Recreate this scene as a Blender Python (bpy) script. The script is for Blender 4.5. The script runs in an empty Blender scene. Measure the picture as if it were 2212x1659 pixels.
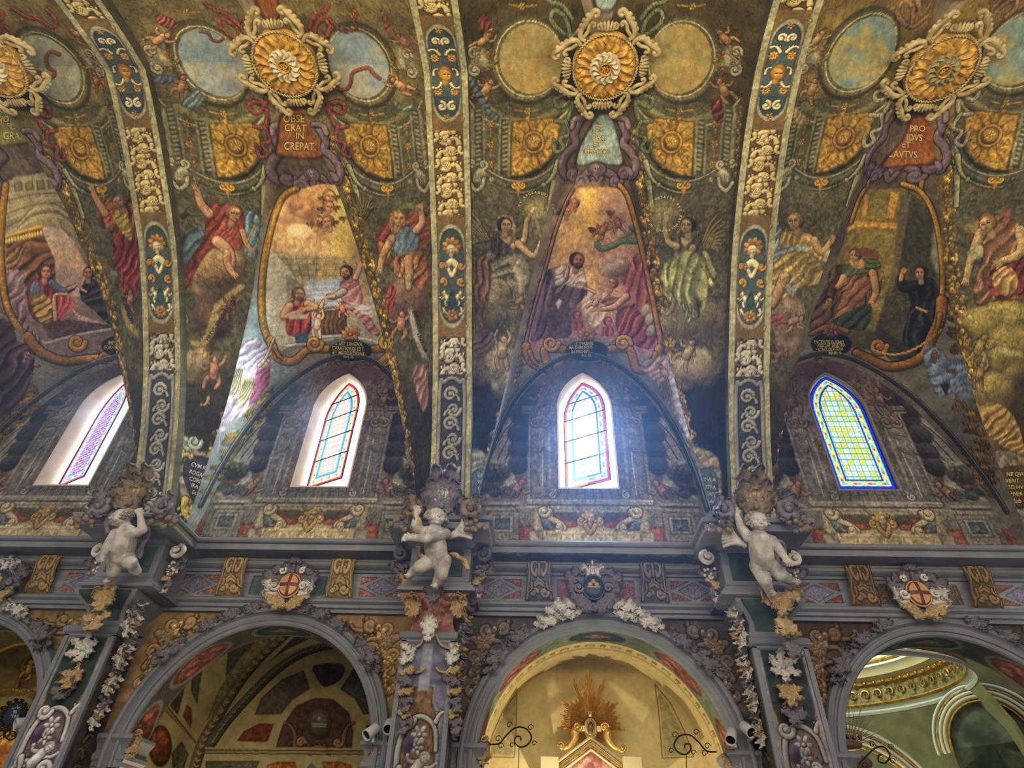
import bpy, bmesh, math, random
import numpy as np
from mathutils import Vector, Matrix
from mathutils.bvhtree import BVHTree
random.seed(7); rng = np.random.default_rng(7)
SC = bpy.context.scene; COL = SC.collection
# ---------------- camera ----------------
F_PX, YAW, PITCH, ROLL, CX, CD = 1333.748, math.radians(-3.626), math.radians(39.337), math.radians(2.189), -1.016, 11.835
def cam_axes():
    f = np.array([math.sin(YAW)*math.cos(PITCH), math.cos(YAW)*math.cos(PITCH), math.sin(PITCH)])
    r = np.array([math.cos(YAW), -math.sin(YAW), 0.0]); u = np.cross(r, f)
    c, s = math.cos(ROLL), math.sin(ROLL)
    return r*c+u*s, u*c-r*s, f
CR, CU, CF = cam_axes(); CO = np.array([CX, -CD, 0.0])
def proj(P):
    d = np.asarray(P, float)-CO; z = d@CF; z = np.where(z < .2, .2, z)
    return 1106+F_PX*(d@CR)/z, 829.5-F_PX*(d@CU)/z
def ray(x, y): return CF+CR*(x-1106)/F_PX-CU*(y-829.5)/F_PX
def at(x, y, Y):                       # the point of the plane y = Y seen at a pixel
    d = ray(x, y); return CO+d*((Y+CD)/d[1])
def at_z(x, y, Z):
    d = ray(x, y); return CO+d*(Z/d[2])
cam = bpy.data.objects.new('camera', bpy.data.cameras.new('camera')); COL.objects.link(cam)
cam.data.sensor_width = 36; cam.data.lens = F_PX/2212*36; cam.data.clip_end = 200
cam.matrix_world = Matrix(((CR[0], CU[0], -CF[0], CO[0]), (CR[1], CU[1], -CF[1], CO[1]), (CR[2], CU[2], -CF[2], CO[2]), (0, 0, 0, 1)))
SC.camera = cam
# ---------------- light and exposure ----------------
SC.view_settings.view_transform = 'Standard'; SC.view_settings.look = 'None'
SC.view_settings.gamma = 1; SC.view_settings.exposure = 0.14; SC.view_settings.use_curve_mapping = False
W = bpy.data.worlds.new('world'); SC.world = W; W.use_nodes = True
W.node_tree.nodes['Background'].inputs[0].default_value = (.86, .88, 1.0, 1); W.node_tree.nodes['Background'].inputs[1].default_value = .43
def area(name, loc, to, size, power, color, size_y=None):
    l = bpy.data.lights.new(name, 'AREA'); l.energy = power; l.color = color; l.size = size
    if size_y: l.shape = 'RECTANGLE'; l.size_y = size_y
    o = bpy.data.objects.new(name, l); COL.objects.link(o); o.location = loc
    o.rotation_euler = (Vector(to)-Vector(loc)).to_track_quat('-Z', 'Y').to_euler(); return o
cy = SC.cycles; cy.max_bounces = 5; cy.diffuse_bounces = 3; cy.glossy_bounces = 2; cy.volume_bounces = 0; cy.adaptive_threshold = .04
# warm uplighters on the opposite cornice, added cool soft fill behind the camera
area('uplight', (-1, -13.0, 5.0), (-1, -5.5, 12), 22, 1500, (1, .78, .42), 1.2)
area('daylight', (-1, -13.6, 8.0), (-1, 0, 4), 20, 420, (.80, .88, 1), 3)
# ---------------- helpers ----------------
def lin(c):
    c = np.asarray(c, float); return np.where(c <= .04045, c/12.92, ((np.clip(c, 0, 1)+.055)/1.055)**2.4)
SATP, SATM = .80, .72
def L3(r, g, b):
    y = .3*r+.59*g+.11*b; return tuple(float(v) for v in lin([(y+(q-y)*SATM)/255 for q in (r, g, b)]))
def tag(o, label=None, cat=None, group=None, kind=None):
    for k, v in (('label', label), ('category', cat), ('group', group), ('kind', kind)):
        if v: o[k] = v
    return o
def empty(name, loc, label, cat, group=None, rz=0):
    o = bpy.data.objects.new(name, None); COL.objects.link(o); o.location = loc; o.rotation_euler = (0, 0, rz)
    o.empty_display_size = .1; return tag(o, label, cat, group)
def link(name, me, mat, parent=None, mw=None):
    o = bpy.data.objects.new(name, me); COL.objects.link(o)
    if mat and not me.materials: me.materials.append(mat)
    if parent is not None:
        o.parent = parent                      # vertices of children are given in world space
        if mw is None: o.matrix_parent_inverse = pw(parent).inverted()
    return o
def pw(o):
    m = Matrix.Translation(o.location) @ o.rotation_euler.to_matrix().to_4x4() @ Matrix.Diagonal((*o.scale, 1))
    return (pw(o.parent) @ o.matrix_parent_inverse @ m) if o.parent else m
def fast_mesh(name, V, Q, col=None, smooth=True):
    me = bpy.data.meshes.new(name); V = np.ascontiguousarray(V, np.float32); Q = np.ascontiguousarray(Q, np.int32); k = Q.shape[1]
    me.vertices.add(len(V)); me.vertices.foreach_set('co', V.ravel())
    me.loops.add(Q.size); me.loops.foreach_set('vertex_index', Q.ravel())
    me.polygons.add(len(Q)); me.polygons.foreach_set('loop_start', np.arange(0, Q.size, k, dtype=np.int32))
    me.polygons.foreach_set('loop_total', np.full(len(Q), k, np.int32))
    me.polygons.foreach_set('use_smooth', np.full(len(Q), smooth, bool))
    me.update(calc_edges=True)
    if col is not None:
        a = me.color_attributes.new('Col', 'FLOAT_COLOR', 'POINT'); c = np.ones((len(V), 4), np.float32); c[:, :3] = lin(col)
        a.data.foreach_set('color', c.ravel())
    return me
class MB:                                    # gathers shapes, builds ONE mesh object
    def __init__(s): s.v = []; s.f = []; s.n = 0
    def add(s, V, Fc):
        s.v += [tuple(map(float, p)) for p in V]; s.f += [tuple(int(i)+s.n for i in f) for f in Fc]; s.n += len(V); return s
    def box(s, x0, x1, y0, y1, z0, z1, b=0):
        if b:
            V = []
            for z, e in ((z0, b), (z0+b, 0), (z1-b, 0), (z1, b)): V += [(x0+e, y0+e, z), (x1-e, y0+e, z), (x1-e, y1-e, z), (x0+e, y1-e, z)]
            Fc = [(3, 2, 1, 0), (12, 13, 14, 15)]+[(4*k+j, 4*k+(j+1) % 4, 4*k+4+(j+1) % 4, 4*k+4+j) for k in range(3) for j in range(4)]
            return s.add(V, Fc)
        return s.add([(x0, y0, z0), (x1, y0, z0), (x1, y1, z0), (x0, y1, z0), (x0, y0, z1), (x1, y0, z1), (x1, y1, z1), (x0, y1, z1)],
                     [(3, 2, 1, 0), (4, 5, 6, 7), (0, 1, 5, 4), (1, 2, 6, 5), (2, 3, 7, 6), (3, 0, 4, 7)])
    def grid(s, P, nu, nv, cu=False, cv=False):
        Fc = []
        for i in range(nu if cu else nu-1):
            for j in range(nv if cv else nv-1):
                a, b = i*nv+j, ((i+1) % nu)*nv+j; j1 = (j+1) % nv
                Fc.append((a, b, b-j+j1, a-j+j1))
        return s.add(P, Fc)
    def tube(s, pts, r, n=8, cap=True):
        pts = [np.array(p, float) for p in pts]; m = len(pts); rr = r if hasattr(r, '__len__') else [r]*m
        up = np.array([.13, .97, .21]); V = []
        for i, p in enumerate(pts):
            t = pts[min(i+1, m-1)]-pts[max(i-1, 0)]; t = t/(np.linalg.norm(t)+1e-9)
            a = up-t*(up@t); a /= np.linalg.norm(a)+1e-9; up = a; b = np.cross(t, a)
            V += [p+rr[i]*(a*math.cos(q)+b*math.sin(q)) for q in np.arange(n)*2*math.pi/n]
        k = s.n; s.grid(V, m, n, False, True)
        if cap: s.f += [tuple(k+j for j in range(n))[::-1], tuple(k+(m-1)*n+j for j in range(n))]
        return s
    def ell(s, c, r, n=10, m=7, rot=None):
        V = []
        for i in range(m):
            th = math.pi*(i/(m-1)*.98+.01)
            for j in range(n):
                ph = 2*math.pi*j/n; V.append((r[0]*math.sin(th)*math.cos(ph), r[1]*math.sin(th)*math.sin(ph), r[2]*math.cos(th)))
        V = np.array(V); 
        if rot is not None: V = V@np.array(rot).T
        k = s.n; s.grid(V+np.array(c), m, n, False, True)
        s.f += [tuple(k+j for j in range(n)), tuple(k+(m-1)*n+j for j in range(n))[::-1]]
        return s
    def sweep(s, prof, frames, closed=True):  # prof (a,b) list, frames: function (a,b)->points for each station
        V = []
        for fr in frames: V += [fr(a, b) for a, b in prof]
        return s.grid(V, len(frames), len(prof), False, closed)
    def lathe(s, prof, c, ax=(0, 0, 1), n=32, e1=None):
        ax = np.array(ax, float); ax /= np.linalg.norm(ax); e1 = np.array(e1 if e1 is not None else ((1, 0, 0) if abs(ax[0]) < .9 else (0, 1, 0)), float)
        e1 -= ax*(ax@e1); e1 /= np.linalg.norm(e1); e2 = np.cross(ax, e1); c = np.array(c, float)
        V = [c+ax*h+r*(e1*math.cos(t)+e2*math.sin(t)) for t in np.arange(n)*2*math.pi/n for r, h in prof]
        return s.grid(V, n, len(prof), True, False)
    def build(s, name, mat, parent=None, smooth=None, label=None):
        me = bpy.data.meshes.new(name); me.from_pydata(s.v, [], s.f); me.update()
        if smooth is not None:
            me.polygons.foreach_set('use_smooth', [True]*len(me.polygons))
            me.set_sharp_from_angle(angle=math.radians(smooth))
        o = link(name, me, mat, parent)
        if label: o['label'] = label
        return o
def copy_tree(o, parent=None):
    c = o.copy(); COL.objects.link(c); c.parent = parent
    if parent is not None: c.matrix_parent_inverse = o.matrix_parent_inverse.copy()
    for ch in [x for x in KIDS.get(o.name, ())]: copy_tree(ch, c)
    return c
KIDS = {}
def reg(o):                                   # remember a prototype's tree for copy_tree
    KIDS[o.name] = [x for x in bpy.data.objects if x.parent == o]
    for x in KIDS[o.name]: reg(x)
# ---------------- materials ----------------
def mat(name, rgb, rough=.6, metal=0, var=.18, scale=6, bump=.25, bscale=None, stain=None, attr=None, spec=.3, emit=0):
    m = bpy.data.materials.new(name); m.use_nodes = True; nt = m.node_tree; N = nt.nodes; L = nt.links; b = N['Principled BSDF']
    b.inputs['Roughness'].default_value = rough; b.inputs['Metallic'].default_value = metal
    b.inputs['Specular IOR Level'].default_value = spec
    tc = N.new('ShaderNodeTexCoord'); n1 = N.new('ShaderNodeTexNoise'); n1.inputs['Scale'].default_value = scale; n1.inputs['Detail'].default_value = 7
    L.new(tc.outputs['Object'], n1.inputs['Vector'])
    mr = N.new('ShaderNodeMapRange'); mr.inputs[1].default_value = .3; mr.inputs[2].default_value = .7; mr.inputs[3].default_value = 1-var; mr.inputs[4].default_value = 1+var
    L.new(n1.outputs['Fac'], mr.inputs[0])
    mx = N.new('ShaderNodeMix'); mx.data_type = 'RGBA'; mx.blend_type = 'MULTIPLY'; mx.inputs[0].default_value = 1
    if attr:
        at_ = N.new('ShaderNodeAttribute'); at_.attribute_name = 'Col'; src = at_.outputs['Color']
    else:
        rg = N.new('ShaderNodeRGB'); rg.outputs[0].default_value = (*L3(*rgb), 1); src = rg.outputs[0]
    if stain:
        n3 = N.new('ShaderNodeTexNoise'); n3.inputs['Scale'].default_value = scale*.6; n3.inputs['Detail'].default_value = 4; L.new(tc.outputs['Object'], n3.inputs['Vector'])
        r3 = N.new('ShaderNodeMapRange'); r3.inputs[1].default_value = .45; r3.inputs[2].default_value = .62; L.new(n3.outputs['Fac'], r3.inputs[0])
        m3 = N.new('ShaderNodeMix'); m3.data_type = 'RGBA'; L.new(r3.outputs[0], m3.inputs[0]); L.new(src, m3.inputs[6]); m3.inputs[7].default_value = (*L3(*stain), 1); src = m3.outputs[2]
    L.new(src, mx.inputs[6]); L.new(mr.outputs[0], mx.inputs[7]); L.new(mx.outputs[2], b.inputs['Base Color'])
    if bump:
        n2 = N.new('ShaderNodeTexNoise'); n2.inputs['Scale'].default_value = bscale or scale*5; n2.inputs['Detail'].default_value = 5
        L.new(tc.outputs['Object'], n2.inputs['Vector']); bp = N.new('ShaderNodeBump'); bp.inputs['Strength'].default_value = bump; bp.inputs['Distance'].default_value = .02
        L.new(n2.outputs['Fac'], bp.inputs['Height']); L.new(bp.outputs[0], b.inputs['Normal'])
    if emit:
        L.new(src, b.inputs['Emission Color']); b.inputs['Emission Strength'].default_value = emit
    return m
M = {}
M['fresco'] = mat('fresco', 0, .75, attr=1, var=.10, scale=9, bump=.12, bscale=30, spec=.12)
M['grey'] = mat('grey_stucco', (114, 116, 125), .55, var=.16, scale=2.2, bump=.15)
M['greydark'] = mat('dark_grey_stucco', (78, 80, 92), .55, var=.2, scale=2.5, bump=.2)
M['white'] = mat('white_stucco', (205, 200, 188), .6, var=.2, scale=9, bump=.25, stain=(168, 158, 148))
M['ochre'] = mat('ochre_stucco', (168, 128, 72), .5, var=.25, scale=9, bump=.3, stain=(196, 166, 104))
M['mauve'] = mat('mauve_grey_stucco', (104, 94, 108), .55, var=.22, scale=8, bump=.3, stain=(120, 112, 116))
M['gold'] = mat('gilding', (214, 160, 62), .32, metal=.75, var=.2, scale=12, bump=.35)
M['iron'] = mat('black_iron', (24, 23, 24), .5, metal=.3, var=.1, bump=0)
M['redmarble'] = mat('red_marble', (150, 70, 58), .4, var=.35, scale=14, bump=0, stain=(186, 132, 116))
M['greenmarble'] = mat('green_marble', (62, 84, 78), .4, var=.3, scale=5, bump=0, stain=(44, 60, 58))
M['bluemarble'] = mat('blue_marble', (92, 98, 130), .4, var=.2, scale=7, bump=0, stain=(140, 128, 150))
# ---------------- the painter: colours laid down as pigment on the vertices of a fine mesh ----------------
def hsh(i, j, s):
    n = (i*374761393+j*668265263+s*1442695041) & 0x7fffffff; n = ((n ^ (n >> 13))*1274126177) & 0x7fffffff
    return ((n ^ (n >> 16)) & 0xffff)/65535.0
def vnoise(x, y, s=0):
    xi = np.floor(x).astype(np.int64); yi = np.floor(y).astype(np.int64); fx = x-xi; fy = y-yi
    fx = fx*fx*(3-2*fx); fy = fy*fy*(3-2*fy)
    a = hsh(xi, yi, s); b = hsh(xi+1, yi, s); c = hsh(xi, yi+1, s); d = hsh(xi+1, yi+1, s)
    return (a*(1-fx)+b*fx)*(1-fy)+(c*(1-fx)+d*fx)*fy
def fbm(x, y, s=0, o=4):
    r = 0; a = .5
    for k in range(o): r = r+a*vnoise(x*2**k, y*2**k, s+k*17); a *= .5
    return r/(1-.5**o)
def crom(pts, n=6, closed=False):
    P = np.array(pts, float); m = len(P)
    if m < 3 and not closed: return P
    out = []
    for i in range(m if closed else m-1):
        p0, p1, p2, p3 = (P[(i-1) % m], P[i], P[(i+1) % m], P[(i+2) % m]) if closed else (P[max(i-1, 0)], P[i], P[i+1], P[min(i+2, m-1)])
        for t in np.arange(n)/n: out.append(.5*((2*p1)+(p2-p0)*t+(2*p0-5*p1+4*p2-p3)*t*t+(3*p1-p0-3*p2+p3)*t**3))
    if not closed: out.append(P[-1])
    return np.array(out)
def C(h):
    return np.array([int(h[k:k+2], 16) for k in (0, 2, 4)])/255. if isinstance(h, str) else np.asarray(h, float)
class Canvas:
    T = 24
    def __init__(s, x, y, idx, col):
        s.x = x.astype(np.float32); s.y = y.astype(np.float32); s.id = idx; s.col = col
        tx = np.clip(np.floor(s.x/s.T).astype(int)+200, 0, 999); ty = np.clip(np.floor(s.y/s.T).astype(int)+200, 0, 999); k = ty*1000+tx
        s.o = np.argsort(k, kind='stable'); s.k = k[s.o]
    def q(s, x0, x1, y0, y1):
        a = int(x0//s.T)+200; b = int(x1//s.T)+200; out = []
        for t in range(max(int(y0//s.T)+200, 0), min(int(y1//s.T)+200, 999)+1):
            i0 = np.searchsorted(s.k, t*1000+max(a, 0)); i1 = np.searchsorted(s.k, t*1000+min(b, 999), 'right')
            if i1 > i0: out.append(s.o[i0:i1])
        if not out: return np.empty(0, int)
        i = np.concatenate(out); return i[(s.x[i] >= x0) & (s.x[i] <= x1) & (s.y[i] >= y0) & (s.y[i] <= y1)]
    def mix(s, i, c, a, mul=False):
        g = s.id[i]; a = np.asarray(a)[:, None] if np.ndim(a) else a
        s.col[g] = s.col[g]*(1-a)+(s.col[g]*c if mul else c)*a
    # --- primitives ---
    def ell(s, cx, cy, rx, ry, col, rot=0, soft=.12, sh=.28, out=.35, al=1, tex=0, mul=False):
        R = max(rx, ry)*1.15+2; i = s.q(cx-R, cx+R, cy-R, cy+R)
        if not len(i): return
        dx = s.x[i]-cx; dy = s.y[i]-cy; c, sn = math.cos(rot), math.sin(rot); u = (dx*c+dy*sn)/rx; v = (-dx*sn+dy*c)/ry
        d = np.sqrt(u*u+v*v); w = np.clip((1-d)/soft+.5, 0, 1); k = w > 0; i, u, v, d, w, dx, dy = i[k], u[k], v[k], d[k], w[k], dx[k], dy[k]
        if not len(i): return
        cc = np.ones((len(i), 3))*C(col); r = max(rx, ry)
        cc = cc*(1-sh*(dx/r*.45+dy/r*.9))[:, None]*(1-out*np.clip((d-.72)/.28, 0, 1))[:, None]
        if tex: cc = cc*(1+tex*(fbm(dx/7, dy/7, 3)-.5))[:, None]
        s.mix(i, cc, w*al, mul)
    def dist(s, P, x, y):
        best = np.full(len(x), 1e9); ox = np.zeros(len(x)); oy = np.zeros(len(x)); tt = np.zeros(len(x)); n = len(P)-1
        for k in range(n):
            ax, ay = P[k]; bx, by = P[k+1]; ex, ey = bx-ax, by-ay; L = ex*ex+ey*ey+1e-9
            t = np.clip(((x-ax)*ex+(y-ay)*ey)/L, 0, 1); dx = x-ax-t*ex; dy = y-ay-t*ey; d = dx*dx+dy*dy; m = d < best
            best[m] = d[m]; ox[m] = dx[m]; oy[m] = dy[m]; tt[m] = (k+t[m])/n
        return np.sqrt(best), ox, oy, tt
    def st(s, pts, w, col, w1=None, sh=.35, out=.45, al=1, sm=5, edge=0, tex=0):
        """a rounded stroke; w half-width at the start, w1 at the end; edge: width of a dark outline"""
        P = crom(pts, sm) if sm and len(pts) > 2 else np.array(pts, float); w1 = w if w1 is None else w1; W_ = max(w, w1)+edge+1.2
        i = s.q(P[:, 0].min()-W_, P[:, 0].max()+W_, P[:, 1].min()-W_, P[:, 1].max()+W_)
        if not len(i): return
        d, ox, oy, t = s.dist(P, s.x[i], s.y[i]); r = w+(w1-w)*t; k = d < r+edge+1
        if not k.any(): return
        i, d, ox, oy, r = i[k], d[k], ox[k], oy[k], r[k]; r = np.maximum(r, .6)
        if edge: s.mix(i, .35, np.clip(r+edge-d+.5, 0, 1)*.8*al, True)
        c = np.ones((len(i), 3))*C(col)*(1-sh*(ox/r*.45+oy/r*.85))[:, None]*(1-out*np.clip(d/r-.45, 0, 1)**1.2)[:, None]
        if tex: c = c*(1+tex*(fbm(s.x[i]/5, s.y[i]/5, 5)-.5))[:, None]
        s.mix(i, c, np.clip(r-d+.5, 0, 1)*al)
    def poly(s, pts, col, sm=0, soft=1.5, fold=None, tex=.15, out=0, al=1, sh=0, mul=False, col2=None, seed=1):
        P = crom(pts, sm, True) if sm else np.array(pts, float); x0, y0 = P.min(0)-2; x1, y1 = P.max(0)+2; i = s.q(x0, x1, y0, y1)
        if not len(i): return i
        x = s.x[i]; y = s.y[i]; ins = np.zeros(len(i), bool); n = len(P)
        for k in range(n):
            ax, ay = P[k]; bx, by = P[(k+1) % n]
            if ay == by: continue
            ins ^= ((ay > y) != (by > y)) & (x < (bx-ax)*(y-ay)/(by-ay)+ax)
        d, ox, oy, _ = s.dist(np.vstack([P, P[:1]]), x, y); sd = np.where(ins, d, -d); k = sd > -soft
        i, x, y, sd = i[k], x[k], y[k], sd[k]
        if not len(i): return i
        c = np.ones((len(i), 3))*C(col)
        if col2 is not None: t = np.clip((y-P[:, 1].min())/(np.ptp(P[:, 1])+1e-6), 0, 1)[:, None]; c = c*(1-t)+C(col2)*t
        if fold:
            an, wl, am = fold; wl *= 1.5; nz = fbm(x/(wl*2.6), y/(wl*2.6), seed, 2); n2 = fbm(x/(wl*1.7), y/(wl*1.7), seed+9, 2)
            ph = (x*math.cos(an)+y*math.sin(an))/wl*2*math.pi+nz*15; f = (np.sin(ph)+.45*np.sin(ph*2.1+2+n2*6))*(.25+1.5*n2)
            c = c*(1+am*f)[:, None]*(1.18-.36*fbm(x/(wl*3), y/(wl*3), seed+2, 2))[:, None]
        if tex: c = c*(1+tex*2*(fbm(x/6, y/6, seed+4, 3)-.5))[:, None]
        if sh: g = (x-P[:, 0].mean())/(np.ptp(P[:, 0])+1)*.6+(y-P[:, 1].mean())/(np.ptp(P[:, 1])+1); c = c*(1-sh*g)[:, None]
        if out: c = c*(1-out*np.clip(1-sd/4.5, 0, 1))[:, None]
        s.mix(i, np.clip(c, 0, 1), np.clip(sd/soft*.5+.5, 0, 1)*al, mul); return i[sd > 0]
    def line(s, pts, w, col, al=1, sm=5): s.st(pts, w, col, sh=0, out=0, al=al, sm=sm)
    def scroll(s, cx, cy, r, a0, turns, w, col, d=1, edge=1.5, bud=True):
        n = max(8, int(abs(turns)*12)); t = np.linspace(0, 1, n); a = a0+d*t*turns*2*math.pi; rr = r*(1-.82*t)
        s.st(np.c_[cx+rr*np.cos(a), cy+rr*np.sin(a)], w, col, w*.45, sm=0, edge=edge)
        if bud: s.ell(cx, cy, w*1.0, w*1.0, col)
    def leafy(s, x, y, a, L, w, col, edge=1.5, curl=.9, d=1):   # a curling acanthus spray with lobes
        t = np.linspace(0, 1, 9); aa = a+d*curl*t*t*2.2; px = x+np.cumsum(np.r_[0, np.cos(aa[:-1])])*L/8; py = y+np.cumsum(np.r_[0, np.sin(aa[:-1])])*L/8
        for k in (2, 4, 6):
            b = aa[k]-d*.9; l = w*(2.3-.25*k); s.st([(px[k], py[k]), (px[k]+l*math.cos(b), py[k]+l*math.sin(b))], w*.55, col, w*.35, edge=edge)
        s.st(np.c_[px, py], w, col, w*.35, sm=0, edge=edge); s.ell(px[-1], py[-1], w*.75, w*.75, col)
    # --- painted figures ---
    def putto(s, x, y, h, skin='c8956a', a=0, hair='6b4425', pose=0, flip=1):
        """a painted cherub; (x,y) chest, h height in px, a tilt"""
        skin = C(skin); ca, sa = math.cos(a), math.sin(a)
        def T(u, v): u *= flip*h; v *= h; return (x+u*ca-v*sa, y+u*sa+v*ca)
        ps = [([(.10, .02), (.26, -.08), (.34, -.26)], [(-.10, .02), (-.26, .10), (-.36, .02)], [(.08, .28), (.16, .48), (.04, .66)], [(-.07, .28), (-.24, .42), (-.30, .62)]),
              ([(.10, .0), (.28, .06), (.38, -.06)], [(-.10, .0), (-.2, .14), (-.05, .2)], [(.08, .28), (.26, .36), (.30, .58)], [(-.06, .28), (-.10, .5), (-.2, .68)]),
              ([(.10, .0), (.22, -.2), (.16, -.4)], [(-.10, .0), (-.24, -.18), (-.16, -.4)], [(.08, .28), (.14, .5), (.18, .7)], [(-.07, .28), (-.14, .48), (-.08, .68)])][pose % 3]
        for k, l in enumerate(ps):
            s.st([T(*p) for p in l], h*(.055 if k < 2 else .085), skin*(.92 if k % 2 else 1), h*(.038 if k < 2 else .05), sm=4, edge=1)
            e = T(*l[-1]); s.ell(e[0], e[1], h*.05, h*.045, skin, sh=.3)
        s.st([T(0, 0), T(.01, .14), T(0, .28)], h*.13, skin, h*.135, sm=4, edge=1); s.ell(*T(0, .17), h*.11, h*.12, skin*1.05, sh=.35, out=.1, soft=.6)
        s.ell(*T(.02, -.18), h*.125, h*.125, C(hair), sh=.3); s.ell(*T(.045, -.165), h*.092, h*.105, skin*1.03, sh=.3)
        for q in (.015, .085): s.ell(*T(q, -.18), h*.016, h*.012, '3a2418', out=0)
        s.ell(*T(.05, -.115), h*.022, h*.012, 'a0503c', out=0)
        for k in range(6):
            b = -2.9+k*.5; s.ell(*T(.02+.11*math.cos(b), -.18+.115*math.sin(b)), h*.04, h*.035, C(hair)*1.15)
    def head(s, x, y, r, skin='cf9d74', hair='4a3020', a=0, face=1, long=0, beard=0):
        skin = C(skin); T = lambda u, v: (x+r*(u*math.cos(a)-v*math.sin(a)), y+r*(u*math.sin(a)+v*math.cos(a)))
        s.ell(*T(-.15*face, -.12), r*1.12, r*1.12, hair, sh=.3)
        if long: s.st([T(-.7*face, 0), T(-.95*face, .8), T(-.8*face, 1.5)], r*.45, hair, r*.2, edge=.5); s.st([T(.7*face, .1), T(.8*face, .8)], r*.25, hair, r*.15)
        s.st([T(-.1*face, .6), T(-.15*face, 1.5)], r*.42, skin*.88, r*.5, sh=.2)
        s.ell(*T(.12*face, .05), r*.76, r*.98, skin, rot=a, sh=.28, out=.3)
        if beard: s.ell(*T(.18*face, .72), r*.6, r*.45, hair, sh=.2, soft=.4); s.ell(*T(.2*face, .5), r*.2, r*.07, '8a4638', out=0)
        for q in (-.2, .45):
            s.st([T((q-.17)*face, -.1), T((q+.17)*face, -.1)], r*.09, '2d1c14', sh=0, out=0); s.line([T((q-.22)*face, -.32), T((q+.2)*face, -.34)], r*.06, C(hair)*.7, .8)
        s.line([T(.2*face, -.1), T(.32*face, .28), T(.16*face, .3)], r*.06, skin*.62, .8); s.st([T(0, .55), T(.34*face, .54)], r*.09, 'a2503e', sh=0, out=0)
    def limb(s, pts, w, skin, w1=None, hand=1):
        s.st(pts, w, skin, w1 or w*.6, sm=5, edge=1.2, sh=.4)
        if hand:
            e = np.array(pts[-1], float); d = e-np.array(pts[-2], float); d /= np.linalg.norm(d)+1e-6; r = (w1 or w*.6); p = np.array([-d[1], d[0]])
            s.ell(*(e+d*r*.8), r*1.15, r*1.05, skin, sh=.2)
            for k in (-1.1, -.4, .3, 1.0): s.st([e+d*r*.9+p*k*r*.7, e+d*r*(2.5-.3*abs(k))+p*k*r*1.0], r*.3, skin, r*.2, sh=.2)
    def wing(s, x, y, a, L, col, d=1, n=8):
        for k in range(n):
            b = a+d*k*.16; l = L*(1-.07*k); s.st([(x+4*k*math.cos(a+d*1.3), y+4*k*math.sin(a+d*1.3)), (x+l*.6*math.cos(b)-d*3*math.sin(b), y+l*.6*math.sin(b)), (x+l*math.cos(b+.18*d), y+l*math.sin(b+.18*d))], L*.06, col, L*.02, sm=4, edge=1)
    def cloud(s, x, y, rx, ry, col, n=9, seed=1, sh=.35):
        r = random.Random(seed)
        for k in range(n):
            a = r.random()*6.28; q = r.random()**.5; R_ = (.35+.4*r.random()); cc = C(col)*(.88+.24*r.random())
            s.ell(x+rx*.62*q*math.cos(a), y+ry*.62*q*math.sin(a), rx*R_*.8, ry*R_, cc, soft=.45, sh=sh, out=.12, al=.85, tex=.2)
    def ribbon(s, pts, w, col, edge=1.2):
        P = crom(pts, 8); n = len(P)
        s.st(P, w, col, sm=0, edge=edge); q = C(col)
        for k in range(2, n-2, 5):
            s.line([P[k]-(w*.5, w*.5), P[k+2]+(w*.4, w*.4)], .8, q*.55, .6)
    def garland(s, pts, w, cols, n, seed=1, rnd=1.0):    # a swag of fruit and leaves
        P = crom(pts, 12); L = np.r_[0, np.cumsum(np.linalg.norm(np.diff(P, axis=0), axis=1))]; r = random.Random(seed)
        for k in range(n):
            t = L[-1]*(k+.5)/n; x = np.interp(t, L, P[:, 0]); y = np.interp(t, L, P[:, 1]); o = w*(r.random()*1.6-.8); q = r.random()
            tx = np.interp(t+2, L, P[:, 0])-x; ty = np.interp(t+2, L, P[:, 1])-y; an = math.atan2(ty, tx); x -= math.sin(an)*o; y += math.cos(an)*o
            c = C(cols[int(r.random()*len(cols))])*(.8+.4*r.random()); sz = w*(.38+.25*q)*rnd
            s.ell(x, y, sz*1.35, sz*.85, c, rot=an+r.random()*1.2-.6, sh=.4, out=.6)
            if q > .62: s.ell(x, y, sz*.3, sz*.3, c*.5, out=0)
    def flower(s, x, y, r, col, n=8, core=None, sq=1.0, rot=0, edge=1):
        for k in range(n):
            a = rot+k*2*math.pi/n; s.ell(x+r*.58*math.cos(a), y+r*.58*math.sin(a)*sq, r*.42, r*.24, C(col)*(1.06 if k % 2 else .94), rot=a, sh=.35, out=.55)
        s.ell(x, y, r*.32, r*.32*sq, core or C(col)*.7, sh=.4, out=.6); s.ell(x, y, r*.16, r*.16*sq, C(col)*1.1, sh=.4)
# ---------------- vault geometry ----------------
STEP = 2.3
YC = -6.8
WN = [0, .1, .19, .28, .37, .45, .54, .63, .73, .87, 1]
GN = [(2.6, -.02, 5.0), (2.42, -.35, 6.0), (2.19, -.8, 7), (1.89, -1.4, 8), (1.60, -2.15, 9), (1.43, -2.6, 9.5), (1.25, -3.1, 10), (1.04, -3.8, 10.5), (.82, -4.5, 11), (.42, -5.6, 11.6), (0, YC, 12)]
TN = [(-.62, 5.0), (-.95, 6.0), (-1.6, 7.1), (-2.35, 8.1), (-3.3, 9.1), (-4.0, 9.75), (-4.7, 10.2), (-5.3, 10.55), (-5.8, 10.8), (-6.3, 11.0), (YC, 11.15)]
AN = [(2.62, 5.0), (2.42, 6.0), (2.32, 7.0), (2.12, 8.0), (1.75, 9.05), (1.42, 9.6), (1.15, 9.95), (.9, 10.2), (.65, 10.4), (.3, 10.55), (0, 10.6)]
YW = .12
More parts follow.
